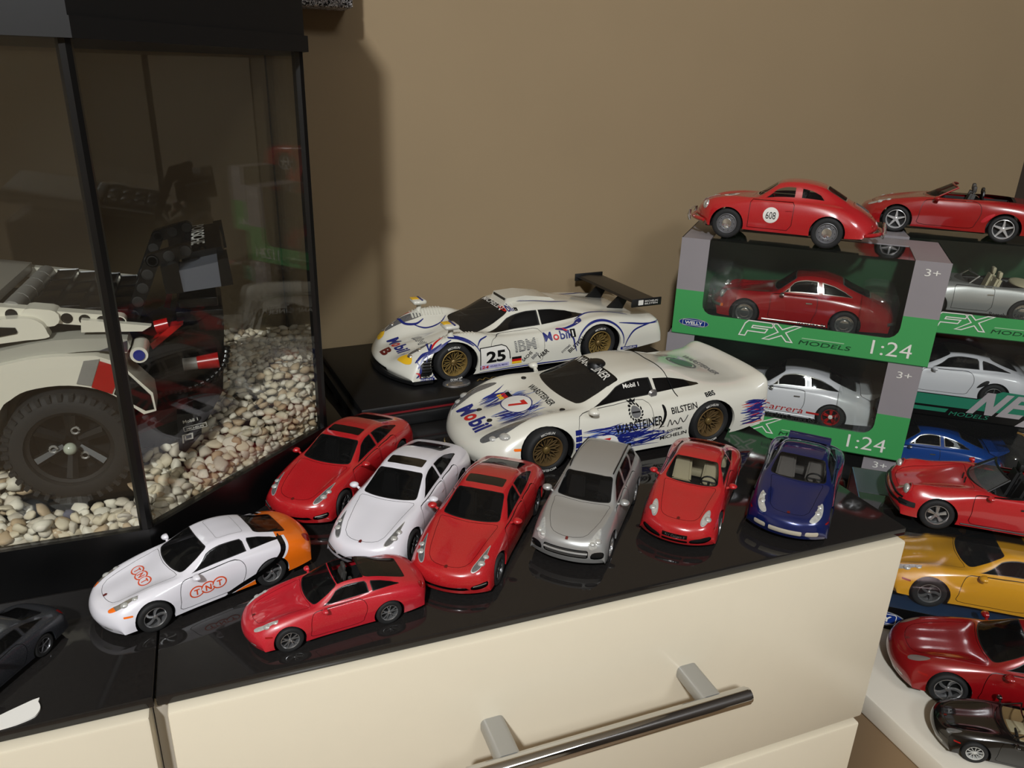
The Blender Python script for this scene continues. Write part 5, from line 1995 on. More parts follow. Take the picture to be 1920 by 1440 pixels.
MB().box(fx0 + .015, fx1 - .015, .004, .019, fz0 + .015, fz1 - .015).obj('picture', mat('picture_grey', (.4, .38, .36), .5, noise=.4, scale=12), pf)

# ------------------------------------------------------------------ glass tank
TP = [(-.350, .425), (-.350, .2075), (-.4645, .0990), (-.790, .0990), (-.900, .2075), (-.900, .425)]
BASE = mat('tank_plastic', (.028, .028, .030), .32, noise=.2, scale=120, bump=.1)
tk = thing('glass_tank', 'angled glass tank with black base and black hood at the left', 'tank', (-.6, .26, .0005))
TO = Vector((.6, -.26, -.0005))


def tprism(poly, z0, z1):
    return MB().prism([(x + TO.x, y + TO.y) for x, y in poly], z0 + TO.z, z1 + TO.z, 'z')


tprism(TP, .0006, .018).obj('base_tray', BASE, tk, auto=40)
inn = shrink(TP, .006)
for k in range(6):
    a, b, c2, d2 = TP[k], TP[(k + 1) % 6], inn[(k + 1) % 6], inn[k]
    tprism([a, b, c2, d2], .018, .0315).obj('base_rim', BASE, tk, auto=40)
pin = shrink(TP, .0022)
pin2 = shrink(TP, .0062)
TG = clearfilm('tank_glass', (.972, .977, .962), .015, .008, (.34, .31, .25))
for k in range(6):
    a, b, c2, d2 = pin[k], pin[(k + 1) % 6], pin2[(k + 1) % 6], pin2[k]
    tprism([a, b, c2, d2], .0318, .2845).obj('glass_pane', TG, tk, auto=40)
lid = [(x * 1.0 + (0.003 if x > -.6 else -.003), y - (.003 if y < .4 else 0)) for x, y in TP]
LID = mat('hood_plastic', (.02, .02, .021), .5)
tprism(lid, .283, .292).obj('hood_lip', LID, tk, auto=40)
tprism(shrink(lid, .002), .292, .41).obj('hood', LID, tk, auto=40)
SIL = mat('silicone_black', (.02, .02, .02), .35)
for k in range(6):
    x, y = shrink(TP, .0035)[k]
    r = .0036
    mb = MB()
    mb.tube([(x + TO.x, y + TO.y, .0316 + TO.z), (x + TO.x, y + TO.y, .2835 + TO.z)], r, 8)
    mb.obj('corner_seam', SIL, tk)

# ------------------------------------------------------------------ gravel
rng = random.Random(11)


def inside(poly, x, y):
    h = False
    j = len(poly) - 1
    for i in range(len(poly)):
        if (poly[i][1] > y) != (poly[j][1] > y) and x < (poly[j][0] - poly[i][0]) * (y - poly[i][1]) / (poly[j][1] - poly[i][1]) + poly[i][0]:
            h = not h
        j = i
    return h


def bed(x, y):
    return .0352 + .10 * max(0, min(y - .115, .08)) + .020 * math.exp(-((x + .37) ** 2 + (y - .25) ** 2) / .0045)


PEB = [mat('pebble_%s' % n, c, .6, noise=.10, scale=150, bump=.3) for n, c in
       (('cream', (.80, .75, .65)), ('white', (.85, .82, .75)), ('tan', (.70, .61, .49)), ('pale', (.77, .73, .66)), ('slate', (.36, .35, .40)))]


def pebble_mesh(seed, sub):
    r = random.Random(seed)
    bm = bmesh.new()
    bmesh.ops.create_icosphere(bm, subdivisions=sub, radius=1)
    ax = (r.uniform(.85, 1.25), r.uniform(.7, 1.0), r.uniform(.5, .78))
    dirs = [(Vector((r.gauss(0, 1), r.gauss(0, 1), r.gauss(0, 1))).normalized(), r.uniform(.45, .82)) for _ in range(12)]
    for v in bm.verts:
        p = v.co.copy()
        for d, h in dirs:
            q = p.dot(d)
            if q > h:
                p -= d * (q - h) * .94
        v.co = Vector((p.x * ax[0], p.y * ax[1], p.z * ax[2]))
    me = bpy.data.meshes.new('pebble')
    bm.to_mesh(me)
    bm.free()
    me.polygons.foreach_set('use_smooth', [True] * len(me.polygons))
    return me


ins_p = shrink(TP, .0098)
spots = []
sp = .0078
for j in range(60):
    for i in range(90):
        x = -.90 + sp * (i + .5 * (j % 2)) + rng.uniform(-.0022, .0022)
        y = .10 + sp * .82 * j + rng.uniform(-.0022, .0022)
        if not inside(ins_p, x, y) or y > .415:
            continue
        z = bed(x, y) + rng.uniform(-.001, .0022)
        rr = rng.uniform(.0042, .0064) * (1.12 if rng.random() < .15 else 1)
        if -.542 < x < -.464 and .128 < y < .185 and z > .0668 - math.sqrt(max(0, .0405 ** 2 - (x + .503) ** 2)):
            continue
        spots.append((x, y, z, rr))
edge = shrink(TP, .0108)
for k in (1, 2):
    a, b = Vector(edge[k]), Vector(edge[k + 1])
    n_ = int((b - a).length / .0066)
    for i in range(n_ + 1):
        p = a + (b - a) * ((i + rng.uniform(-.2, .2)) / n_)
        q = p + (Vector((-.6, .25)) - p).normalized() * rng.uniform(0, .0015)
        spots.append((q.x, q.y, bed(q.x, q.y) + rng.uniform(-.002, .0025), rng.uniform(.0042, .0055)))
        q = p + (Vector((-.6, .25)) - p).normalized() * .004
        zt = bed(q.x, q.y)
        while zt > .030:
            zt -= .0058
            spots.append((p.x + rng.uniform(-.001, .001), p.y + rng.uniform(-.001, .001), zt, rng.uniform(.0045, .0055)))
        spots.append((q.x, q.y, .0300, .0055))
        q = p + (Vector((-.6, .25)) - p).normalized() * .0075
        spots.append((q.x, q.y, bed(q.x, q.y) - .001 + rng.uniform(-.002, .002), rng.uniform(.0042, .0058)))
cp = Vector((-.413, -.316, .273))
seen = lambda s: s[0] > -.60 and s[1] < .33
spots.sort(key=lambda s: ((Vector(s[:3]) - cp).length + (0 if seen(s) else 9)))
bases = [pebble_mesh(k, 2) for k in range(9)]
for me in bases:
    me.materials.append(PEB[0])
for k, (x, y, z, rr) in enumerate(spots[:298]):
    o = bpy.data.objects.new('pebble', bases[k % 9])
    COL.objects.link(o)
    o.location = (x, y, z)
    o.rotation_euler = (rng.uniform(-.7, .7), rng.uniform(-.7, .7), rng.uniform(0, 6.28))
    o.scale = (rr, rr, rr)
    u = rng.random()
    o.material_slots[0].link = 'OBJECT'
    o.material_slots[0].material = PEB[0 if u < .40 else 1 if u < .68 else 2 if u < .76 else 3]
    sh_ = 'cream' if u < .40 else 'white' if u < .68 else 'tan' if u < .76 else 'pale grey'
    zn = 'at the front pane' if x < -.455 and y < .135 else 'under the brick built car' if x < -.455 else 'behind the angled pane'
    tag(o, '%s pebble among its like %s of the glass tank' % (sh_, zn) if zn[0] != 'u' else '%s pebble %s in the glass tank' % (sh_, zn), 'pebble', '%s pebbles %s' % (sh_, zn))
# three slate-coloured stones stand out near the front pane
slate = min(range(298), key=lambda k: (spots[k][0] + .506) ** 2 + (spots[k][1] - .120) ** 2)
sl = [o for o in COL.objects if o.name.startswith('pebble')][slate]
sl.material_slots[0].material = PEB[4]
sl['label'] = 'small slate blue pebble by the front pane of the tank'
del sl['group']
lowm = [pebble_mesh(k + 50, 1) for k in range(6)]
V, F, MI = [], [], []
for x, y, z, rr in spots[298:] + [(x + .004, y + .003, z - .0065, rr) for x, y, z, rr in spots]:
    me = lowm[rng.randrange(6)]
    M = Matrix.Translation((x, y, z)) @ Matrix.Rotation(rng.uniform(0, 6.28), 4, 'Z') @ Matrix.Rotation(rng.uniform(-.7, .7), 4, 'X') @ Matrix.Scale(rr, 4)
    k = len(V)
    V += [tuple(M @ v.co) for v in me.vertices]
    F += [tuple(i + k for i in p.vertices) for p in me.polygons]
    MI += [rng.choice((0, 0, 1, 1, 2, 3))] * len(me.polygons)
o = link('gravel', mesh_py('gravel', V, F, True, MI), PEB[:4])
tag(o, 'cream gravel filling the tank behind and beneath the nearest pebbles', 'gravel', kind='stuff')

# ------------------------------------------------------------------ brick-built racing car in the tank
BW = mat('brick_white', (.82, .80, .74), .22, 0, .4)
BG = mat('brick_grey', (.50, .49, .47), .35)
BD = mat('brick_dark_grey', (.22, .22, .24), .35)
BK = mat('brick_black', (.03, .03, .032), .22)
BR = mat('brick_red', (.62, .05, .05), .25)
BB = mat('brick_blue', (.06, .12, .45), .3)
lg = thing('brick_built_car', 'white and grey brick built racing car with black wing inside the tank', 'toy car', (-.52, .22, .034))
LO = Vector((.52, -.22, -.034))


def lp(name, poly, y0, y1, m, parent=None, bev=0):
    mb = MB().prism([(x + LO.x, z + LO.z) for x, z in poly], y0 + LO.y, y1 + LO.y)
    o = mb.obj(name, m, parent or lg, auto=40)
    return o


fender = smooth_poly([(-.60, .096), (-.57, .114), (-.5287, .1195), (-.5157, .1215), (-.5027, .122), (-.4819, .1205)], 3, False) + [(-.4769, .1181), (-.4719, .1154), (-.4687, .1119), (-.4561, .095), (-.4557, .0835), (-.4626, .0821)] + \
    smooth_poly([(-.4626, .0821), (-.4766, .0958), (-.4884, .1021), (-.503, .1049), (-.5188, .1036), (-.5273, .0993), (-.5334, .0936), (-.545, .07), (-.60, .07)], 3, False)
lp('wheel_arch_panel', fender, .145, .168, BW)
lp('sticker', [(-.4885, .1182), (-.4805, .1185), (-.4869, .103), (-.4941, .1052)], .1444, .146, BG)
lp('sticker', [(-.4806, .1174), (-.4697, .112), (-.4773, .097), (-.487, .1022)], .1444, .146, BR)
lp('sticker', [(-.4697, .1114), (-.4575, .094), (-.4568, .0850), (-.4615, .0845), (-.4764, .0968)], .1444, .146, BK)
lp('curved_rail', smooth_poly([(-.60, .108), (-.56, .119), (-.5283, .1262), (-.5021, .1299), (-.4811, .129), (-.4656, .1271), (-.4668, .1190), (-.4805, .1218), (-.5036, .1215), (-.53, .1172), (-.565, .108), (-.60, .10)], 2), .150, .166, mat('brick_light_grey', (.62, .61, .57), .25))
lp('sticker', [(-.4815, .1215), (-.4656, .1265), (-.4664, .120), (-.480, .1217)], .1494, .151, BD)
for x, z, r, m in ((-.4603, .1185, .0048, BW), (-.4725, .1133, .0052, BW)):
    mb = MB()
    mb.lathe([(r, .146 + LO.y), (r, .166 + LO.y)], 16, 'y', (x + LO.x, 0, z + LO.z))
    mb.lathe([(0, .1462 + LO.y), (r, .146 + LO.y)], 16, 'y', (x + LO.x, 0, z + LO.z))
    pin = mb.obj('pin_end', m, lg)
    mb = MB()
    mb.lathe([(0, .1452 + LO.y), (r * .66, .1452 + LO.y), (r * .66, .147 + LO.y)], 14, 'y', (x + LO.x, 0, z + LO.z))
    mb.obj('pin_core', BB, pin)
lp('side_window_panel', smooth_poly([(-.60, .139), (-.525, .1431), (-.5087, .1412), (-.5045, .1337), (-.5062, .1308), (-.5275, .1297), (-.60, .122)], 3), .152, .160, BW)
lp('sticker', smooth_poly([(-.60, .135), (-.53, .1395), (-.5185, .136), (-.53, .1335), (-.60, .126)], 2), .1512, .1525, BK)


def beam(name, a, b, y0, y1, h, m, holes=0, hm=None):
    a, b = Vector((a[0], 0, a[1])), Vector((b[0], 0, b[1]))
    d = (b - a).normalized()
    n = Vector((-d.z, 0, d.x)) * h / 2
    poly = []
    for k in range(7):
        q = math.pi / 2 + math.pi * k / 6
        poly.append(a + d * math.cos(q) * h / 2 + n * math.sin(q))
    for k in range(7):
        q = -math.pi / 2 + math.pi * k / 6
        poly.append(b + d * math.cos(q) * h / 2 + n * math.sin(q))
    o = lp(name, [(p.x, p.z) for p in poly], y0, y1, m)
    for k in range(holes):
        c3 = a + (b - a) * (k / max(1, holes - 1))
        mb = MB()
        mb.lathe([(0, y0 - .0002 + LO.y), (h * .32, y0 - .0002 + LO.y)], 14, 'y', (c3.x + LO.x, 0, c3.z + LO.z))
        mb.lathe([(h * .32, y0 - .0004 + LO.y), (h * .42, y0 - .0003 + LO.y)], 14, 'y', (c3.x + LO.x, 0, c3.z + LO.z))
        mb.obj('beam_hole', hm or BK, o)
    return o


beam('roof_beam', (-.60, .157), (-.469, .1348), .160, .168, .0072, BW, 16)
beam('roof_beam', (-.60, .151), (-.470, .1285), .281, .288, .0072, BW, 0)
lp('beam_fairing', [(-.4877, .139), (-.4525, .1325), (-.4575, .1297), (-.4887, .1318)], .155, .160, BW)
mb = MB()
mb.lathe([(.0062, .156 + LO.y), (.0062, .170 + LO.y)], 14, 'x', (0, 0, 0))
beam('beam_sleeve', (-.512, .1422), (-.503, .1406), .157, .170, .0096, BW)
# rear deck between the beams, with the ribbed bar and the roof panel ahead of it
for name, x0, x1, m, dz in (('rear_deck', -.516, -.462, BK, -.004), ('roof_panel', -.60, -.531, mat('brick_stone', (.55, .53, .49), .3), .001)):
    mb = MB()
    zz = lambda x: .1348 - (x + .469) * .170 + dz
    vs = []
    for (x, y, t) in ((x0, .166, 0), (x1, .166, 0), (x1, .284, -.006), (x0, .284, -.006)):
        for q in (0, .005):
            vs.append((x + LO.x, y + LO.y, zz(x) + t + q + LO.z))
    mb.add(vs, [(0, 2, 4, 6), (1, 7, 5, 3), (0, 1, 3, 2), (2, 3, 5, 4), (4, 5, 7, 6), (6, 7, 1, 0)])
    mb.obj(name, m, lg)
for k in range(5):
    mb = MB()
    y0 = .168 + .0232 * k
    z0 = .1435 - .0012 * k
    mb.tube([(-.523 + LO.x, y0 + LO.y, z0 + LO.z), (-.523 + LO.x, y0 + .0215 + LO.y, z0 - .001 + LO.z)], .0055, 12)
    mb.obj('cross_tube', BG, lg)
for j in range(3):
    for k in range(4):
        mb = MB()
        x = -.508 + .0125 * k
        zc = .1348 - (x + .469) * .170 + .002
        mb.box(x - .0055 + LO.x, x + .0055 + LO.x, .176 + .033 * j + LO.y, .205 + .033 * j + LO.y, zc - .002 + LO.z, zc + .001 - .0017 * j + LO.z, .001)
        mb.obj('deck_tile', BK, lg)
# wing, its struts and boxes
for y0 in (.184, .262):
    beam('wing_strut', (-.4676, .1234), (-.449, .1640), y0, y0 + .0075, .0078, BK, 6, mat('hole_shade', (.075, .065, .05), .6))
    beam('wing_strut', (-.449, .1640), (-.430, .1690), y0, y0 + .0075, .0078, BK, 3, MATS['hole_shade'])
lp('wing_board', [(-.433, .158), (-.4335, .1650), (-.409, .1685), (-.4075, .1615)], .196, .282, BK)
ENDG = mat('brick_steel', (.36, .37, .40), .3)
for y0, y1 in ((.172, .196), (.282, .304)):
    lp('wing_end', [(-.4335, .147), (-.4345, .1600), (-.411, .1645), (-.4085, .1495)], y0, y1, ENDG)
    lp('wing_end_cap', [(-.4120, .1490), (-.4125, .1655), (-.4065, .1665), (-.4050, .1500)], y0 - .0005, y1 + .0005, BK)
    lp('wing_end_cap', [(-.4435, .146), (-.4445, .162), (-.4345, .1645), (-.4335, .146)], y0 + .002, y1 - .002, BK)
up = Vector((-.0035, 0, .0245)).normalized()
tdir = Vector((.0245, 0, .0035)).normalized()
flat_text('lettering', 'PORSCHE', .0085, Vector((-.4268, .276, .1668)) + LO, (0, -1, 0), tdir, INKW, lg, .015, 0, width=.068, lift=.0008)
# engine bay, red parts, hose, diffuser
lp('engine_block', [(-.474, .098), (-.440, .116), (-.418, .130), (-.413, .120), (-.418, .078), (-.452, .066), (-.474, .07)], .185, .285, BK)
for k, (x0, x1, z0, z1) in enumerate(((-.4405, -.4125, .124, .131), (-.438, -.415, .133, .139), (-.444, -.418, .117, .122))):
    MB().box(x0 + LO.x, x1 + LO.x, .186 + LO.y, .24 + LO.y, z0 + LO.z, z1 + LO.z, .001).obj('engine_rib', BK, lg)
lp('red_spar', [(-.4566, .1142), (-.4437, .1245), (-.4365, .1251), (-.4555, .1106)], .178, .188, BR)
lp('red_spar', [(-.4480, .128), (-.4435, .142), (-.4400, .1435), (-.4445, .127)], .21, .218, BR)
mb = MB()
mb.tube([(-.4525 + LO.x, .182 + LO.y, .1235 + LO.z), (-.4448 + LO.x, .182 + LO.y, .1250 + LO.z)], .0040, 14)
mb.obj('red_sleeve', BR, lg)
mb = MB()
mb.tube([(-.4396 + LO.x, .178 + LO.y, .0990 + LO.z), (-.4310 + LO.x, .178 + LO.y, .0993 + LO.z)], .0040, 14)
mb.obj('grey_sleeve', BG, lg)
mb = MB()
mb.tube([(-.4312 + LO.x, .178 + LO.y, .0993 + LO.z), (-.4185 + LO.x, .178 + LO.y, .1000 + LO.z)], [.0042, .0052], 14)
mb.obj('red_cone', BR, lg)
hp = smooth_poly([(-.462, .0800), (-.4508, .0804), (-.4397, .0815), (-.4252, .0872), (-.4156, .0971), (-.4130, .108)], 8, False)
mb = MB()
mb.tube([(x + LO.x, .180 + LO.y, z + LO.z) for x, z in hp], [.0021 + .0007 * (k % 2) for k in range(len(hp))], 10)
mb.obj('ribbed_hose', BK, lg)
lp('red_floor', [(-.474, .070), (-.44, .074), (-.436, .068), (-.47, .058)], .172, .26, mat('brick_dark_red', (.22, .03, .04), .3))
dif = lp('diffuser', [(-.4462, .0735), (-.4318, .0725), (-.4335, .0584), (-.4440, .0470), (-.4478, .0490)], .160, .168, BK)
dif2 = lp('lower_body', [(-.60, .060), (-.47, .062), (-.43, .072), (-.418, .080), (-.43, .060), (-.455, .046), (-.60, .044)], .176, .285, BK)
for s, x, z, h, w in (('Mobil 1', -.4432, .0668, .0021, .0088), ('MICHELIN', -.4416, .0622, .0014, .0100)):
    flat_text('lettering', s, h, Vector((x, .1597, z)) + LO, (1, 0, .14), (-.1, 0, 1), INKW, dif, .015, 0, width=w)
flat_poly('lettering_patch', stroke2d([(rrect(0, .0135, 0, .0028, .0003, 2), True)], .0003), Vector((-.4432, .1597, .0614)) + LO, (1, 0, .14), (-.1, 0, 1), INKW, dif)
flat_poly('lettering', stroke2d([([(0, 0), (.0010, .0052), (.0066, .0052), (.0060, .0020), (.0015, .0020)], False), ([(.0024, .0052), (.0018, .0020)], False)], .0009), Vector((-.4447, .1597, .0535)) + LO, (1, 0, .14), (-.14, 0, 1), INKW, dif)
# body mass that carries it all
lp('cabin_side', [(-.60, .06), (-.60, .128), (-.53, .128), (-.47, .12), (-.462, .09), (-.545, .06)], .170, .285, BK)
# wheels: fat tyre with lugs, five deep spokes, pale hub
for (wx_, wy_, sg) in ((-.503, .140, 1), (-.503, .310, -1)):
    r = .0338
    t = MB()
    w = .030 * sg
    cx, cz = wx_ + LO.x, .0672 + LO.z
    y0 = wy_ + LO.y
    t.lathe([(.0225, y0 + w * .08), (.0232, y0), (.029, y0 - w * .02), (.0325, y0 + w * .05), (r, y0 + w * .12), (r, y0 + w * .9), (.0325, y0 + w), (.0225, y0 + w)], 40, 'y', (cx, 0, cz))
    ty = t.obj('wheel', TYRE, lg, smooth=True, auto=50)
    for k in range(36):
        q = 2 * math.pi * k / 36
        mb = MB()
        c_, s_ = math.cos(q), math.sin(q)
        pts = []
        for rad, dq in ((.0302, -.035), (.0340, -.035), (.0340, .035), (.0302, .035)):
            pts.append((cx + rad * math.cos(q + dq), cz + rad * math.sin(q + dq)))
        mb.prism(pts, y0 - w * .025, y0 + w * .10)
        mb.obj('tread_lug', TYRE, ty)
    rm = MB()
    rm.lathe([(.0226, y0 + w * .1), (.0205, y0 + w * .12), (.0200, y0 + w * .55), (0, y0 + w * .6)], 32, 'y', (cx, 0, cz))
    for k in range(6):
        q = 2 * math.pi * k / 6 + .4
        a = Vector((cx + .005 * math.cos(q), y0 + w * .35, cz + .005 * math.sin(q)))
        b = Vector((cx + .0205 * math.cos(q), y0 + w * .2, cz + .0205 * math.sin(q)))
        rm.tube([a, b], [.0026, .0036], 6)
    rm.obj('rim', mat('brick_black_matt', (.03, .03, .032), .5), ty, auto=40)
    for k in range(3):
        q = 2 * math.pi * k / 3 + 1.2
        mb = MB()
        mb.tube([(cx + .0095 * math.cos(q) + .002 * math.cos(p), y0 + w * .22, cz + .0095 * math.sin(q) + .002 * math.sin(p)) for p in [2 * math.pi * i / 10 for i in range(10)]], .0007, 5, closed=True)
        mb.obj('pin_ring', BG, ty)
    mb = MB()
    mb.ball((cx, y0 + w * .05, cz), .0036)
    mb.obj('hub', mat('hub_pale', (.62, .64, .58), .25), ty, smooth=True, auto=60)
# ------------------------------------------------------------------ placing the cars
RED = mat('paint_red', (.66, .085, .11), .24, 0, 1, dust=.10)
RED2 = mat('paint_red_rose', (.70, .09, .15), .35, 0, .8, dust=.12)
RED3 = mat('paint_crimson', (.56, .05, .07), .2, 0, 1, dust=.06)
WHITE = mat('paint_white', (.84, .83, .85), .3, 0, .9)
SILV = mat('paint_silver', (.66, .66, .65), .34, .5, .8)
BLUE = mat('paint_blue', (.065, .12, .34), .22, .35, 1)
GREY = mat('paint_slate', (.17, .18, .20), .38, .3, .5, dust=.15)
YEL = mat('paint_yellow', (.86, .61, .13), .22, 0, 1)
DRED = mat('paint_dark_red', (.50, .05, .07), .2, .1, 1)
BLACKP = mat('paint_black', (.028, .025, .028), .15, 0, 1)


def place(name, label, cat, fn, wb, fa, ra, xm, ty, F, Rr, z, *a, S=None, group=None, **k):
    """stand a car on its wheels: F and Rr are the ground points of its two left wheels"""
    F, Rr = Vector(F), Vector(Rr)
    h = math.atan2((F - Rr).y, (F - Rr).x)
    if S is None:
        S = (F - Rr).length / wb
    mid = (F + Rr) / 2
    off = Vector(((xm - (fa + ra) / 2) * S, ty * S))
    c_, s_ = math.cos(h), math.sin(h)
    p = mid - Vector((off.x * c_ - off.y * s_, off.x * s_ + off.y * c_))
    r = thing(name, label, cat, (p.x, p.y, z + .0003), h, group)
    fn(r, S, *a, **k)
    return r


P996 = (2.35, .93, 3.28, 4.43 / 2, .845)
PPAN = (2.92, .95, 3.87, 4.97 / 2, .925)
PCAY = (2.855, .90, 3.755, 4.78 / 2, .925)
P356 = (2.10, .85, 2.95, 3.95 / 2, .765)
P911 = (2.27, .86, 3.13, 4.25 / 2, .79)
PG98 = (2.60, .98, 3.58, 4.9 / 2, .955)
PG96 = (2.50, .95, 3.45, 4.47 / 2, .945)


def at(p, deg, wb, S):
    """rear wheel point from the front one, the heading and the scale"""
    return (p[0] - math.cos(R(deg)) * wb * S, p[1] - math.sin(R(deg)) * wb * S)


# --- dresser, front row
S = 1 / 37.5
F = (-.5727, -.0290)
place('model_coupe', 'dark slate grey coupe cut off by the left edge of the photo', 'model car', build_996, *P996, at((-.5126, .0471), 56, 2.35, 1 / 56), (-.5126, .0471), 0, GREY, S=1 / 56, style='five', rimm=mat('rim_grey', (.42, .42, .43), .3, .7), amber=False)


def tnt(root, S):
    OR = mat('paint_orange', (.88, .42, .07), .28, 0, .9)
    c = build_996_open_paint(root, S, WHITE, OR)
    return c


def build_996_open_paint(root, S, w, orr):
    """the courier car: white front, orange tail, a black and a white swoosh between them"""
    keep = Car.emit

    def emit(c, name, faces, m, side='B', inset=0.0, parent=None):
        if name == 'body':
            sw = [(3.55, .98), (3.50, .78), (3.36, .60), (3.10, .45), (2.75, .33), (2.40, .24), (2.15, .14)]
            outer = smooth_poly(sw, 4, False)
            tail = outer + [(2.15, -.2), (4.9, -.2), (4.9, 1.4), (3.62, 1.4)]
            o = c.cut(tail, 'side')
            b2 = smooth_poly([(x + .115 * (1 if z > .5 else .8), z - .02) for x, z in sw], 4, False) + [(2.3, -.2), (4.95, -.2), (4.95, 1.4), (3.74, 1.4)]
            ins, blk = c.cut(b2, 'side', None, faces=o)
            up = [f for f in blk if max(c.V[i][7] for i in f) <= 2.6]
            blk = [f for f in blk if max(c.V[i][7] for i in f) > 2.6]
            b3 = smooth_poly([(x + .175 * (1 if z > .5 else .8), z - .03) for x, z in sw], 4, False) + [(2.4, -.2), (4.95, -.2), (4.95, 1.4), (3.80, 1.4)]
            org, wh = c.cut(b3, 'side', None, faces=ins)
            whu = [f for f in wh if max(c.V[i][7] for i in f) <= 2.6]
            keep(c, 'swoosh', blk, BLKG, 'L', .0008)
            keep(c, 'swoosh', blk, BLKG, 'R', .0008)
            keep(c, 'tail_panel', org + whu + up, orr, 'B', .0004)
            for sd in 'LR':
                keep(c, 'swoosh_edge', [f for f in wh if f not in whu], w, sd, .0004)
            faces = c.F
        return keep(c, name, faces, m, side, inset, parent)
    Car.emit = emit
    try:
        c = build_996(root, S, w, amber=True, plate=orr, lens=mat('lamp_lens_mid', (.50, .48, .44), .12, .2, 1, noise=.3, scale=500))
    finally:
        Car.emit = keep
    O = mat('decal_orange', (.80, .28, .12), .4)
    for k, ch in enumerate('TNT'):
        for pl, cx, cy in (('side', 1.74 + .225 * k, .55 + .012 * k), ('top', -.225 + .225 * k, .98)):
            c.poly('roundel', [ellipse(cx, cy, .145, .125, 24)], O, pl, .004 + .0016 * k)
            c.poly('roundel_face', [ellipse(cx, cy, .118, .098, 24)], WHITE, pl, .0055 + .0016 * k)
            c.text(ch, .125, (cx, cy), O, pl, 0, .03, 0, 1.0, center=True, eps=.010 + .0016 * k)
        cx = 2.19 - .225 * k
        c.poly('roundel', [ellipse(cx, .56, .145, .125, 24)], O, 'right', .004 + .0016 * k)
        c.poly('roundel_face', [ellipse(cx, .56, .118, .098, 24)], WHITE, 'right', .0055 + .0016 * k)
    for pl in ('side', 'right'):
        c.ribbon([(3.60, .97), (3.58, .84), (3.46, .66), (3.24, .52), (2.92, .40), (2.62, .31), (2.36, .235), (2.16, .19)], .125, BLKG, pl, 'swoosh', .009)
    # sunroof outline pressed into the roof
    c.poly('roof_seam', stroke2d([(rrect(-.40, .40, 2.38, 2.92, .06), True)], .012), mat('seam_white', (.62, .61, .62), .4), 'top', .003)
    return c


place('model_coupe', 'white and orange courier coupe with orange ringed letters on door and bonnet', 'model car', tnt, *P996, (-.4619, .0476), (-.4026, .0689), 0)
place('model_coupe', 'small rose red coupe with open glass roof at the front edge of the glass', 'model car', build_996, *P996, (-.3989, .0096), (-.3475, .0152), 0, RED2, top='targa', style='ten')
SP = 1 / 36.5
place('model_saloon', 'red four-door fastback standing farthest back, beside the tank', 'model car', build_pan, *PPAN, (-.3515, .1290), at((-.3515, .1290), -130, 2.92, SP), 0, RED, S=SP)
place('model_saloon', 'white four-door fastback between the two red ones', 'model car', build_pan, *PPAN, (-.3199, .0693), at((-.3199, .0693), -127.5, 2.92, SP), 0, WHITE, S=SP)
place('model_saloon', 'red four-door fastback between the white one and the silver off-roader', 'model car', build_pan, *PPAN, (-.2797, .0296), at((-.2797, .0296), -128, 2.92, SP), 0, RED, S=SP)
SC_ = 1 / 39.5
place('model_offroader', 'silver off-road estate with black roof rails on the black glass', 'model car', build_cay, *PCAY, (-.2077, .0297), at((-.2077, .0297), -131, 2.855, SC_), 0, SILV, S=SC_)
S9 = 1 / 34.5
place('model_coupe', 'red coupe with cream seats between the silver off-roader and the blue coupe', 'model car', build_996, *P996, (-.1298, .0285), at((-.1298, .0285), -134, 2.35, S9), 0, RED, S=S9, lights='991', plate_text='911 Carrera S', seatm=CREAM, glass=LGLASS, style='five', rimr=.72)


def bluegt(root, S):
    c = build_996(root, S, BLUE, lights='gt', seatm=mat('seat_light_grey', (.50, .48, .45), .6), glass=glassy('smoke_glass', (.70, .70, .70), (.02, .02, .02), .2), wide=1.06, style='five', lens=LENS, mirrors=False)
    mb = MB()
    mb.prism([(3.92, .885), (3.98, .925), (4.22, .945), (4.30, .93), (4.2, .90)], -.52, .52)
    mb.obj('rear_wing', BLUE, root, scale=S, flipx=c.xm)
    for sg in (1, -1):
        mb = MB()
        mb.prism([(3.94, .80), (4.18, .78), (4.24, .92), (4.04, .91)], sg * .4 - .03, sg * .5 + .03)
        mb.obj('wing_post', BLUE, root, scale=S, flipx=c.xm)
    return c


S9b = 1 / 35
place('model_coupe', 'metallic blue coupe with rear wing and cream bumper openings, last in the row', 'model car', bluegt, *P996, (-.0585, .0110), at((-.0585, .0110), -137, 2.35, S9b), 0, S=S9b)

# --- plinth with the racer on it
ph = R(4.5)
pl = thing('display_plinth', 'black display plinth under the white racer with the large rear wing', 'plinth', (-.317, .2555, .0004), ph)
PB = mat('plinth_black', (.045, .045, .047), .42, noise=.1, scale=100)
MB().box(-.004, .322, -.004, .164, 0, .011, .0015).obj('plinth_base', PB, pl)
MB().box(0, .318, 0, .160, .011, .0186, .0022).obj('plinth_top', PB, pl)
MB().box(.001, .317, -.0012, .001, .0112, .0122).obj('plinth_line', mat('plinth_red', (.45, .10, .12), .4), pl)
mb = MB()
mb.lathe([(0, .0022), (.010, .0022), (.0125, .0012), (.013, 0)], 28, 'z', (0, 0, 0))
bd = mb.obj('plinth_badge', mat('badge_silver', (.75, .75, .76), .2, .9), pl, loc=(.093, .026, .0187))
bd.scale = (1.0, .75, 1)
flat_poly('badge_script', stroke2d([(smooth_poly([(0, 0), (.004, .004), (.006, .001), (.010, .005), (.013, .001), (.017, .004), (.022, .002)], 4, False), False)], .0011), Vector((.112, .024, .0188)), (1, 0, 0), (0, 1, 0), GOLD, pl, .0002)
place('racing_car', 'white number 25 racer with blue tracery and black rear wing on the plinth', 'model car', build_gt98, *PG98, (-.2265, .2925), (-.0775, .3045), .0190)
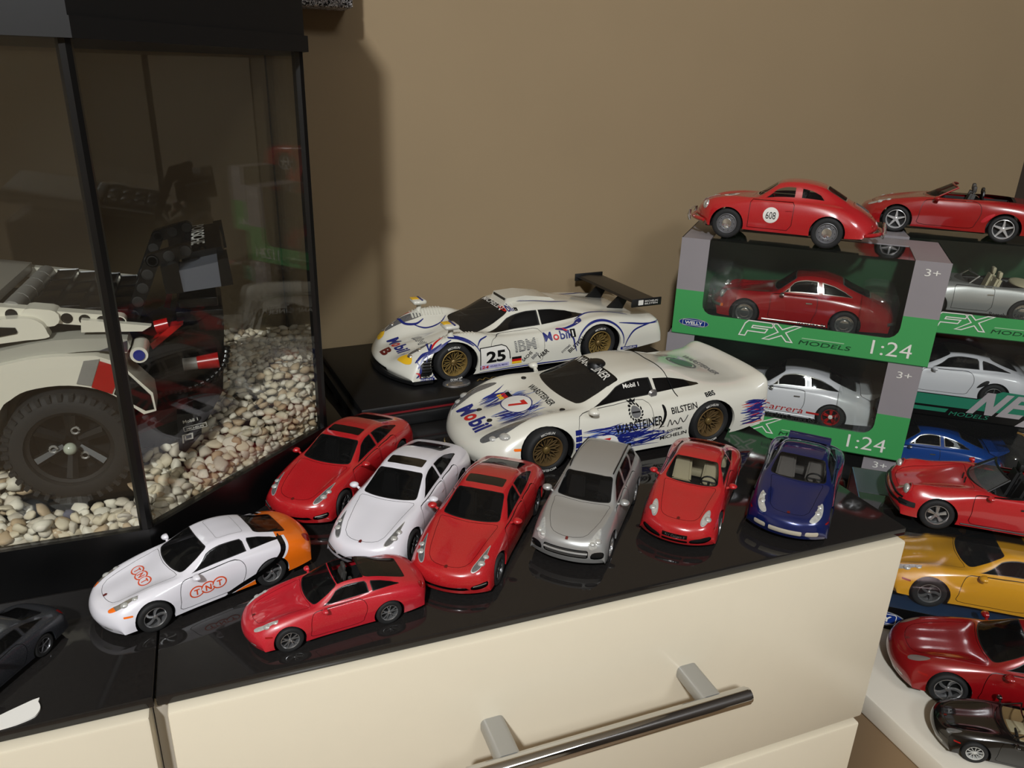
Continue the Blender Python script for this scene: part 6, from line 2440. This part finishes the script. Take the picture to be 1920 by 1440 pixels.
place('racing_car', 'white number 7 racer with blue streaks standing directly on the black glass', 'model car', build_gt96, *PG96, (-.2005, .1435), (-.0545, .1510), 0)

# ------------------------------------------------------------------ window boxes
CG = mat('carton_green', (.22, .56, .30), .5)
CGR = mat('carton_grey', (.52, .50, .51), .4, noise=.06, scale=30)
CDG = mat('carton_inner_green', (.06, .26, .13), .5)
CBK = mat('carton_black', (.03, .03, .033), .35)
CTEAL = mat('carton_teal', (.10, .42, .32), .45)
LDG = mat('decal_dark_green', (.05, .22, .12), .45)
FILM = clearfilm('box_film', (.90, .92, .90), .05, .015, (.5, .5, .5), .15)
BLIST = clearfilm('blister_film', (.93, .95, .93), .08, .02, (.6, .6, .6), .5)
BW_, BD_, BH_ = .236, .105, .0972


def frame_polys(outer, hole):
    """quads between an outline and a hole with the same number of points"""
    n = len(outer)
    return [[outer[i], outer[(i + 1) % n], hole[(i + 1) % n], hole[i]] for i in range(n)]


def carton(t, W, D, H, low, up, inner, zs=.47, win=(.115, .875, .235), back=.35):
    th = .0008
    x0, x1, z0 = win[0] * W, win[1] * W, win[2] * H
    zs *= H
    MB().box(0, W, 0, D, 0, th).obj('bottom_panel', inner, t, auto=None)
    MB().box(0, W, D - th, D, th, H).obj('back_panel', inner, t, auto=None)
    for nm, a, b in (('left_panel', 0, th), ('right_panel', W - th, W)):
        mb = MB()
        mb.box(a, b, 0, D - th, th, zs)
        o = mb.obj(nm, low, t, auto=None)
        mb = MB()
        mb.box(a, b, 0, D - th, zs, H)
        mb.obj(nm, up, t, auto=None)
    r = .011

    def ex(name, poly, m):
        MB().prism(poly, 0, th).obj(name, m, t, auto=None)
    # lower front band with the rounded window corners cut into it
    c1 = [(x0 + r - r * math.sin(R(q)), z0 + r - r * math.cos(R(q))) for q in (0, 22, 45, 68, 90)]
    c2 = [(x1 - r + r * math.sin(R(q)), z0 + r - r * math.cos(R(q))) for q in (0, 22, 45, 68, 90)]
    ex('front_band', [(th, th), (W - th, th), (W - th, z0), (th, z0)], low)
    for sgn, cc, xe in ((1, c1, th), (-1, c2, W - th)):
        mb = MB()
        mb.prism([(xe, z0)] + cc + [(cc[-1][0], zs), (xe, zs)], 0, th)
        mb.obj('front_side', low, t, auto=None)
        mb = MB()
        mb.prism([(xe, zs), (cc[-1][0], zs), (cc[-1][0], H), (xe, H)], 0, th)
        mb.obj('front_side', up, t, auto=None)
    # top: side strips and the strip along the back
    MB().box(0, x0, th, D, H - th, H).obj('top_strip', up, t, auto=None)
    MB().box(x1, W, th, D, H - th, H).obj('top_strip', up, t, auto=None)
    MB().box(x0, x1, D * (1 - back), D, H - th, H).obj('top_strip', up, t, auto=None)
    vs = [(x0, .0006, z0), (x1, .0006, z0), (x1, .0006, H - .0006), (x0, .0006, H - .0006), (x1, D * (1 - back), H - .0006), (x0, D * (1 - back), H - .0006)]
    link('window_film', mesh_py('window_film', vs, [(0, 1, 2, 3), (3, 2, 4, 5)]), FILM, t)
    return x0, x1, z0


def blister(t, W, D, x0, x1):
    for a, b in ((x0 + .002, x0 + .030), (x1 - .034, x1 - .002)):
        mb = MB()
        mb.box(a, b, .012, D - .016, .004, .060, .009)
        mb.obj('blister', BLIST, t, auto=60)


def welly(t, x, z, w, y=-.0002, n=True):
    o = Vector((x, y, z))
    hh = w * .30
    flat_poly('logo_rim', [ellipse(w / 2, hh / 2, w / 2, hh / 2, 32)], o, (1, 0, 0), (0, 0, 1), mat('logo_silver', (.62, .63, .64), .3, .4), t, .0001)
    flat_poly('logo_oval', [ellipse(w / 2, hh / 2, w * .47, hh * .44, 32)], o, (1, 0, 0), (0, 0, 1), mat('logo_blue', (.06, .17, .45), .35), t, .0003)
    flat_poly('logo_line', stroke2d([(rrect(w * .14, w * .86, hh * .2, hh * .8, hh * .12), True)], w * .012), o, (1, 0, 0), (0, 0, 1), INKW, t, .0005)
    flat_text('lettering', 'WELLY', hh * .36, o + Vector((w * .5, 0, hh * .32)), (1, 0, 0), (0, 0, 1), INKW, t, .03, 0, center=True, lift=.0006, width=w * .58)


def fx_print(t, W, H, model=None, logo=True):
    o = Vector((0, -.0002, 0))
    u = H / .0972
    # outlined letters F and X
    Fp = [(0, 0), (.0045, .0125), (.0075, .0155), (.0320, .0155), (.0300, .0110), (.0120, .0110), (.0112, .0088), (.0260, .0088), (.0240, .0050), (.0075, .0050), (.0056, 0)]
    Xp = [(.0290, .0155), (.0345, .0155), (.0395, .0105), (.0500, .0155), (.0560, .0155), (.0430, .0078), (.0500, -.0010), (.0445, -.0010), (.0395, .0045), (.0285, -.0010), (.0225, -.0010), (.0360, .0075)]
    flat_poly('logo_letters', stroke2d([([(x * u, z * u) for x, z in Fp], True), ([(x * u, z * u) for x, z in Xp], True)], .0011 * u), o + Vector((.066, 0, .0075)), (1, 0, 0), (0, 0, 1), INKW, t, .0003)
    flat_text('lettering', 'MODELS', .0044, o + Vector((.122, 0, .0060)), (1, 0, 0), (0, 0, 1), LDG, t, 0, .15, width=.046, lift=.0003)
    flat_poly('logo_bar', [[(0, 0), (.038, 0), (.0385, .001), (.0005, .001)]], o + Vector((.124, 0, .0117)), (1, 0, 0), (0, 0, 1), mat('decal_light_green', (.55, .72, .55), .45), t, .0003)
    flat_text('lettering', '1:24', .0145, o + Vector((.186, 0, .0062)), (1, 0, 0), (0, 0, 1), INKW, t, -.004, 0, width=.0345, lift=.0003)
    flat_text('lettering', '3+', .0068, o + Vector((W * .915, 0, H * .865)), (1, 0, 0), (0, 0, 1), INKW, t, 0, 0, width=.0125, lift=.0003)
    if logo:
        welly(t, .006, .0085, .030)
    if model:
        flat_text('lettering', model, .0042, Vector((.118 if len(model) < 14 else .095, .006, .0226)), (1, 0, 0), (0, .5, 1), INK, t, .012, 0, width=.0026 * len(model), lift=.0002)
        MB().box(.028, .205, .003, .0052, .001, .0222).obj('inner_lip', CDG, t, auto=None)


def window_box(label, pos, deg, kind='fx', W=BW_, D=BD_, H=BH_, model=None, group=None):
    t = thing('window_box', label, 'box', pos, R(deg), group)
    if kind == 'fx':
        x0, x1, z0 = carton(t, W, D, H, CG, CGR, CDG)
        fx_print(t, W, H, model)
    else:
        x0, x1, z0 = carton(t, W, D, H, CBK, CBK, CBK, win=(.03, .90, .16))
    blister(t, W, D, x0, x1)
    return t


def in_box(t_pos, deg, lx, ly, lz):
    c_, s_ = math.cos(R(deg)), math.sin(R(deg))
    return (t_pos[0] + lx * c_ - ly * s_, t_pos[1] + lx * s_ + ly * c_, t_pos[2] + lz)


def boxed(name, label, fn, spec, pos, deg, xf, S, *a, yw=.055, lz=.0085, **k):
    """a car lying in a window box, nose to the left; xf is where its front wheel sits along the box"""
    wb, fa, ra, xm, ty = spec
    yy = yw - ty * S
    F = in_box(pos, deg, xf, yy, 0)
    Rr = in_box(pos, deg, xf + wb * S, yy, 0)
    return place(name, label, 'model car', fn, wb, fa, ra, xm, ty, F[:2], Rr[:2], pos[2] + lz, *a, S=S, **k)


SH = -.1598
Apos, Adeg = (.0132, .3226, SH + 2 * BH_ + .0004), -42.3
Bpos = (.0097, .3242, SH + BH_ + .0002)
Tpos = (.0120, .3300, SH)
Cpos, Cdeg = (.2300, .2875, SH + 2 * BH_ + .0004), -38.0
Dpos = (.2400, .2960, SH + BH_ + .0002)
Epos = (.2360, .2960, SH)
S24 = 1 / 24.0
window_box('green and grey window box holding a red coupe, topmost of the left stack', Apos, Adeg, model='Porsche 911')
window_box('green and grey window box with a white coupe, second in the left stack', Bpos, Adeg, model='Porsche 911 Carrera RS 2.7')
window_box('window box at the bottom of the left stack, mostly hidden', Tpos, Adeg)
window_box('green and grey window box holding a silver open car, top of the right stack', Cpos, Cdeg, model='Porsche 356B')
tD = window_box('black and teal window box holding a white coupe, in the middle of the right stack', Dpos, Cdeg, 'nex')
tE = window_box('black window box with a gold arc holding a blue coupe, bottom of the right stack', Epos, Cdeg, 'nex')

# print on the black boxes: teal wave band and big slanted silver letters
for t, full in ((tD, True), (tE, False)):
    o = Vector((0, -.0002, 0))
    if full:
        flat_poly('printed_band', [[(.006, .0055), (.236, .0055), (.236, .0370), (.205, .0350), (.150, .0370), (.128, .0250), (.006, .0250)]], o, (1, 0, 0), (0, 0, 1), CTEAL, t, .0002)
        flat_poly('printed_band', [[(.006, .0100), (.236, .0100), (.236, .0125), (.006, .0125)]], o, (1, 0, 0), (0, 0, 1), CBK, t, .0003)
        flat_poly('printed_band', [[(.098, .0015), (.236, .0015), (.236, .0100), (.103, .0100)]], o, (1, 0, 0), (0, 0, 1), CBK, t, .0004)
        flat_text('lettering', 'MODELS', .0048, o + Vector((.104, 0, .0032)), (1, 0, 0), (0, 0, 1), CTEAL, t, 0, .25, width=.038, lift=.0006)
        sl = mat('foil_silver', (.66, .64, .65), .3, .3)
        N_ = [(0, 0), (.0145, .0215), (.0215, .0215), (.0222, .0085), (.0310, .0215), (.0372, .0215), (.0228, 0), (.0160, 0), (.0152, .0130), (.0062, 0)]
        E_ = [(.0260, 0), (.0405, .0215), (.0600, .0215), (.0570, .0172), (.0440, .0172), (.0418, .0137), (.0535, .0137), (.0508, .0095), (.0390, .0095), (.0354, .0042), (.0490, .0042), (.0462, 0)]
        X_ = [(.0440, -.0070), (.0620, .0110), (.0635, .0215), (.0705, .0215), (.0690, .0165), (.0760, .0215), (.0830, .0215), (.0700, .0090), (.0740, -.0010), (.0670, -.0010), (.0650, .0050), (.0520, -.0070)]
        for g_ in (N_, E_, X_):
            flat_poly('logo_letter', [[(a * 1.12, b * 1.2) for a, b in g_]], o + Vector((.120, 0, .0085)), (1, 0, 0), (0, 0, 1), sl, t, .0008)
    else:
        flat_poly('printed_band', [[(.006, .0035), (.236, .0035), (.236, .0110), (.006, .0110)]], o, (1, 0, 0), (0, 0, 1), CTEAL, t, .0002)
        arc = [(.176 + .022 * math.sin(R(q)), .052 + .040 * math.cos(R(q))) for q in range(0, 181, 15)]
        flat_poly('gold_arc', stroke2d([(arc, False)], .0022), o, (1, 0, 0), (0, 0, 1), mat('print_gold', (.45, .34, .18), .4), t, .0012)
        flat_poly('printed_panel', [arc + [(.236, .012), (.236, .092)]], o, (1, 0, 0), (0, 0, 1), mat('print_lilac', (.50, .48, .52), .5), t, .0006)

boxed('model_coupe', 'red chromed coupe sealed inside the topmost green box of the left stack', build_911, P911, Apos, Adeg, .066, S24, RED3, impact=False, style='hub', rimm=CHROME, yw=.062)


def rs27(root, S):
    c = build_911(root, S, WHITE, impact=False, style='fuchs', rimm=mat('rim_red', (.62, .06, .06), .3), spoiler=True, chrome=True, hub=INKW, sill=WHITE)
    for pl in ('side', 'right'):
        c.poly('sill_stripe', [[(2.56, .33), (2.86, .33), (2.86, .38), (2.56, .38)]], INKR, pl, .005)
        for a, b in ((1.28, 1.36),):
            c.poly('sill_stripe', [[(a, .33), (b, .33), (b, .38), (a, .38)]], INKR, pl, .005)
    c.text('Carrera', .17, (1.46, .30), INKR, 'side', 0, 0, .2, width=1.02)
    return c


boxed('model_coupe', 'white coupe with red wheels and red sill script inside the green box', rs27, P911, Bpos, Adeg, .074, S24, yw=.062)
boxed('model_coupe', 'red coupe just visible in the lowest box of the left stack', build_911, P911, Tpos, Adeg, .06, S24, RED3, impact=False)
boxed('model_roadster', 'silver open car with cream folded hood inside the green box on the right stack', build_356, P356, Cpos, Cdeg, .068, S24, SILV, 'open', False, CREAM, yw=.062)


def turbo(root, S):
    c = build_996(root, S, WHITE, lights='991', style='five', rimm=RIMS, wide=1.04)
    for pl in ('side', 'right'):
        c.poly('side_scoop', [smooth_poly([(2.84, .50), (2.90, .62), (3.02, .72), (3.10, .72), (3.08, .64), (2.96, .55)], 3)], BLK, pl, .004)
    mb = MB()
    mb.prism([(4.0, .93), (4.1, .985), (4.38, 1.0), (4.42, .97), (4.2, .93)], -.6, .6)
    mb.obj('rear_wing', WHITE, root, scale=S, flipx=c.xm)
    return c


boxed('model_coupe', 'white turbo coupe inside the black and teal box of the right stack', turbo, P996, Dpos, Cdeg, .052, S24, yw=.062)
boxed('model_coupe', 'bright blue coupe inside the black box with the gold arc', build_911, P911, Epos, Cdeg, .050, S24, mat('paint_sky_blue', (.05, .25, .55), .22, 0, 1), impact=False, chrome=True, spoiler=True, yw=.062)

# cars standing on the stacks
ztop = SH + 3 * BH_ + .0006
place('model_coupe', 'red vintage coupe with a white 608 roundel on top of the left box stack', 'model car', build_356, *P356, (.0511, .3071), (.1150, .2419), ztop, RED, 'coupe', True)


def boxster(root, S):
    c = build_996(root, S, RED3, top='open', style='star5', rimm=mat('rim_bright', (.80, .80, .80), .2, .5), rimr=.74)
    for y in (.16, .36, .0):
        for sg in ((1, -1) if y else (1,)):
            mb = MB()
            h = .30 if y else .36
            mb.tube(smooth_poly([(2.72, sg * y - .09, .86), (2.72, sg * y - .085, .92 + h * .5), (2.72, sg * y, .92 + h * .62), (2.72, sg * y + .085, .92 + h * .5), (2.72, sg * y + .09, .86)], 3, False), .03, 6)
            mb.obj('roll_hoop', BLK, root, scale=S, flipx=c.xm)
    for pl in ('side', 'right'):
        c.poly('side_scoop', [smooth_poly([(2.78, .46), (2.86, .58), (3.0, .66), (3.04, .64), (2.94, .52), (2.84, .44)], 3)], RED2, pl, .003)
    return c


place('model_roadster', 'dark red open roadster with star wheels on top of the right box stack', 'model car', boxster, *P996, (.2555, .2970), (.3195, .2235), ztop)

# ------------------------------------------------------------------ the large box with the yellow car, and the cars in front
Fdeg = -38.2
nx, ny = .616, .788
dx_, dy_ = .788, -.616
Fpos = (nx * .1085 - dx_ * .003, ny * .1085 - dy_ * .003, SH)
FW, FD, FH = .240, .108, .0972
fb = thing('window_box', 'wide black and blue window box holding the large yellow coupe on the shelf', 'box', Fpos, R(Fdeg))
NAVY = mat('carton_navy', (.10, .19, .30), .45)
th = .0008
MB().box(0, FW, 0, FD, 0, th).obj('bottom_panel', CBK, fb, auto=None)
MB().box(.0, FW, .001, FD, .022, .0228).obj('inner_floor', NAVY, fb, auto=None)
MB().box(0, FW, FD - th, FD, th, FH).obj('back_panel', mat('carton_olive', (.20, .17, .10), .5), fb, auto=None)
MB().box(FW - th, FW, 0, FD, th, FH).obj('right_panel', CBK, fb, auto=None)
MB().box(0, th, 0, FD, th, FH).obj('left_panel', mat('carton_blue_grey', (.22, .33, .42), .4), fb, auto=None)
MB().box(th, FW, 0, th, 0, .0225).obj('front_band', CBK, fb, auto=None)
MB().box(th, FW, FD * .55, FD - th, FH - th, FH).obj('top_strip', mat('carton_slate', (.23, .25, .27), .4), fb, auto=None)
vs = [(th, .0006, .0225), (FW, .0006, .0225), (FW, .0006, FH - .0004), (th, .0006, FH - .0004), (FW, FD * .55, FH - .0004), (th, FD * .55, FH - .0004)]
link('window_film', mesh_py('window_film', vs, [(0, 1, 2, 3), (3, 2, 4, 5)]), clearfilm('large_box_film', (.92, .93, .92), .05, .02, (.4, .4, .4), .1), fb)
welly(fb, -.004, .003, .052)
# printed picture of a pale car on the left end
lx = Vector((-.0003, FD, 0))
flat_poly('printed_car', [smooth_poly([(.010, .060), (.022, .075), (.045, .088), (.065, .089), (.085, .078), (.098, .070), (.100, .055), (.085, .048), (.03, .046), (.012, .050)], 4)], lx, (0, -1, 0), (0, 0, 1), mat('print_pale', (.60, .66, .60), .4), fb, .0002)
flat_poly('printed_car', [smooth_poly([(.036, .075), (.048, .084), (.062, .085), (.074, .077), (.055, .073)], 3)], lx, (0, -1, 0), (0, 0, 1), mat('print_dark', (.15, .18, .18), .4), fb, .0004)
flat_poly('printed_edge', [[(0, .0), (.003, .0), (.003, .097), (0, .097)]], lx, (0, -1, 0), (0, 0, 1), mat('print_tan', (.55, .48, .36), .5), fb, .0003)
S18 = 1 / 23.5


def bp(n, d):
    return (nx * n + dx_ * d, ny * n + dy_ * d)


def yel(root, S):
    return build_996(root, S, YEL, style='twist', amber=False)


place('model_coupe', 'large yellow coupe inside the wide blue box beside the dresser corner', 'model car', yel, *P996, bp(.1170, .0600), bp(.1170, .0600 + 2.35 * S18), SH + .0232, S=S18)


def speedster(root, S):
    return build_911(root, S, RED, top='open', chrome=False, style='fuchs', lens=LENS, wide=1.06)


S19 = 1 / 24.2
place('model_roadster', 'large red open car with grey tinted screen standing on the wide blue box', 'model car', speedster, *P911, (.1140, .0640), at((.1140, .0640), 140.5, 2.27, S19), SH + FH + .0004, S=S19)
S185 = 1 / 23.8


def dred(root, S):
    return build_996(root, S, DRED, style='twist', lights='turbo', lens=mat('lamp_dusty', (.42, .38, .36), .3, 0, .6), rimr=.74)


place('model_coupe', 'large dark red coupe on the white shelf behind the small black car', 'model car', dred, *P996, (.0660, -.0170), at((.0660, -.0170), 141, 2.35, S185), SH, S=S185)


def blackopen(root, S):
    return build_996(root, S, BLACKP, top='open', lights='turbo', style='twin', seatm=CREAM, tubm=mat('tan_trim', (.55, .45, .30), .6), glass=LGLASS,
                     lens=LENSD, rimm=mat('rim_white', (.78, .78, .76), .25, .3))


S28 = 1 / 38
place('model_roadster', 'small black open car with cream seats at the bottom right corner', 'model car', blackopen, *P996, (.0386, -.0639), at((.0386, -.0639), 141, 2.35, S28), SH, S=S28)
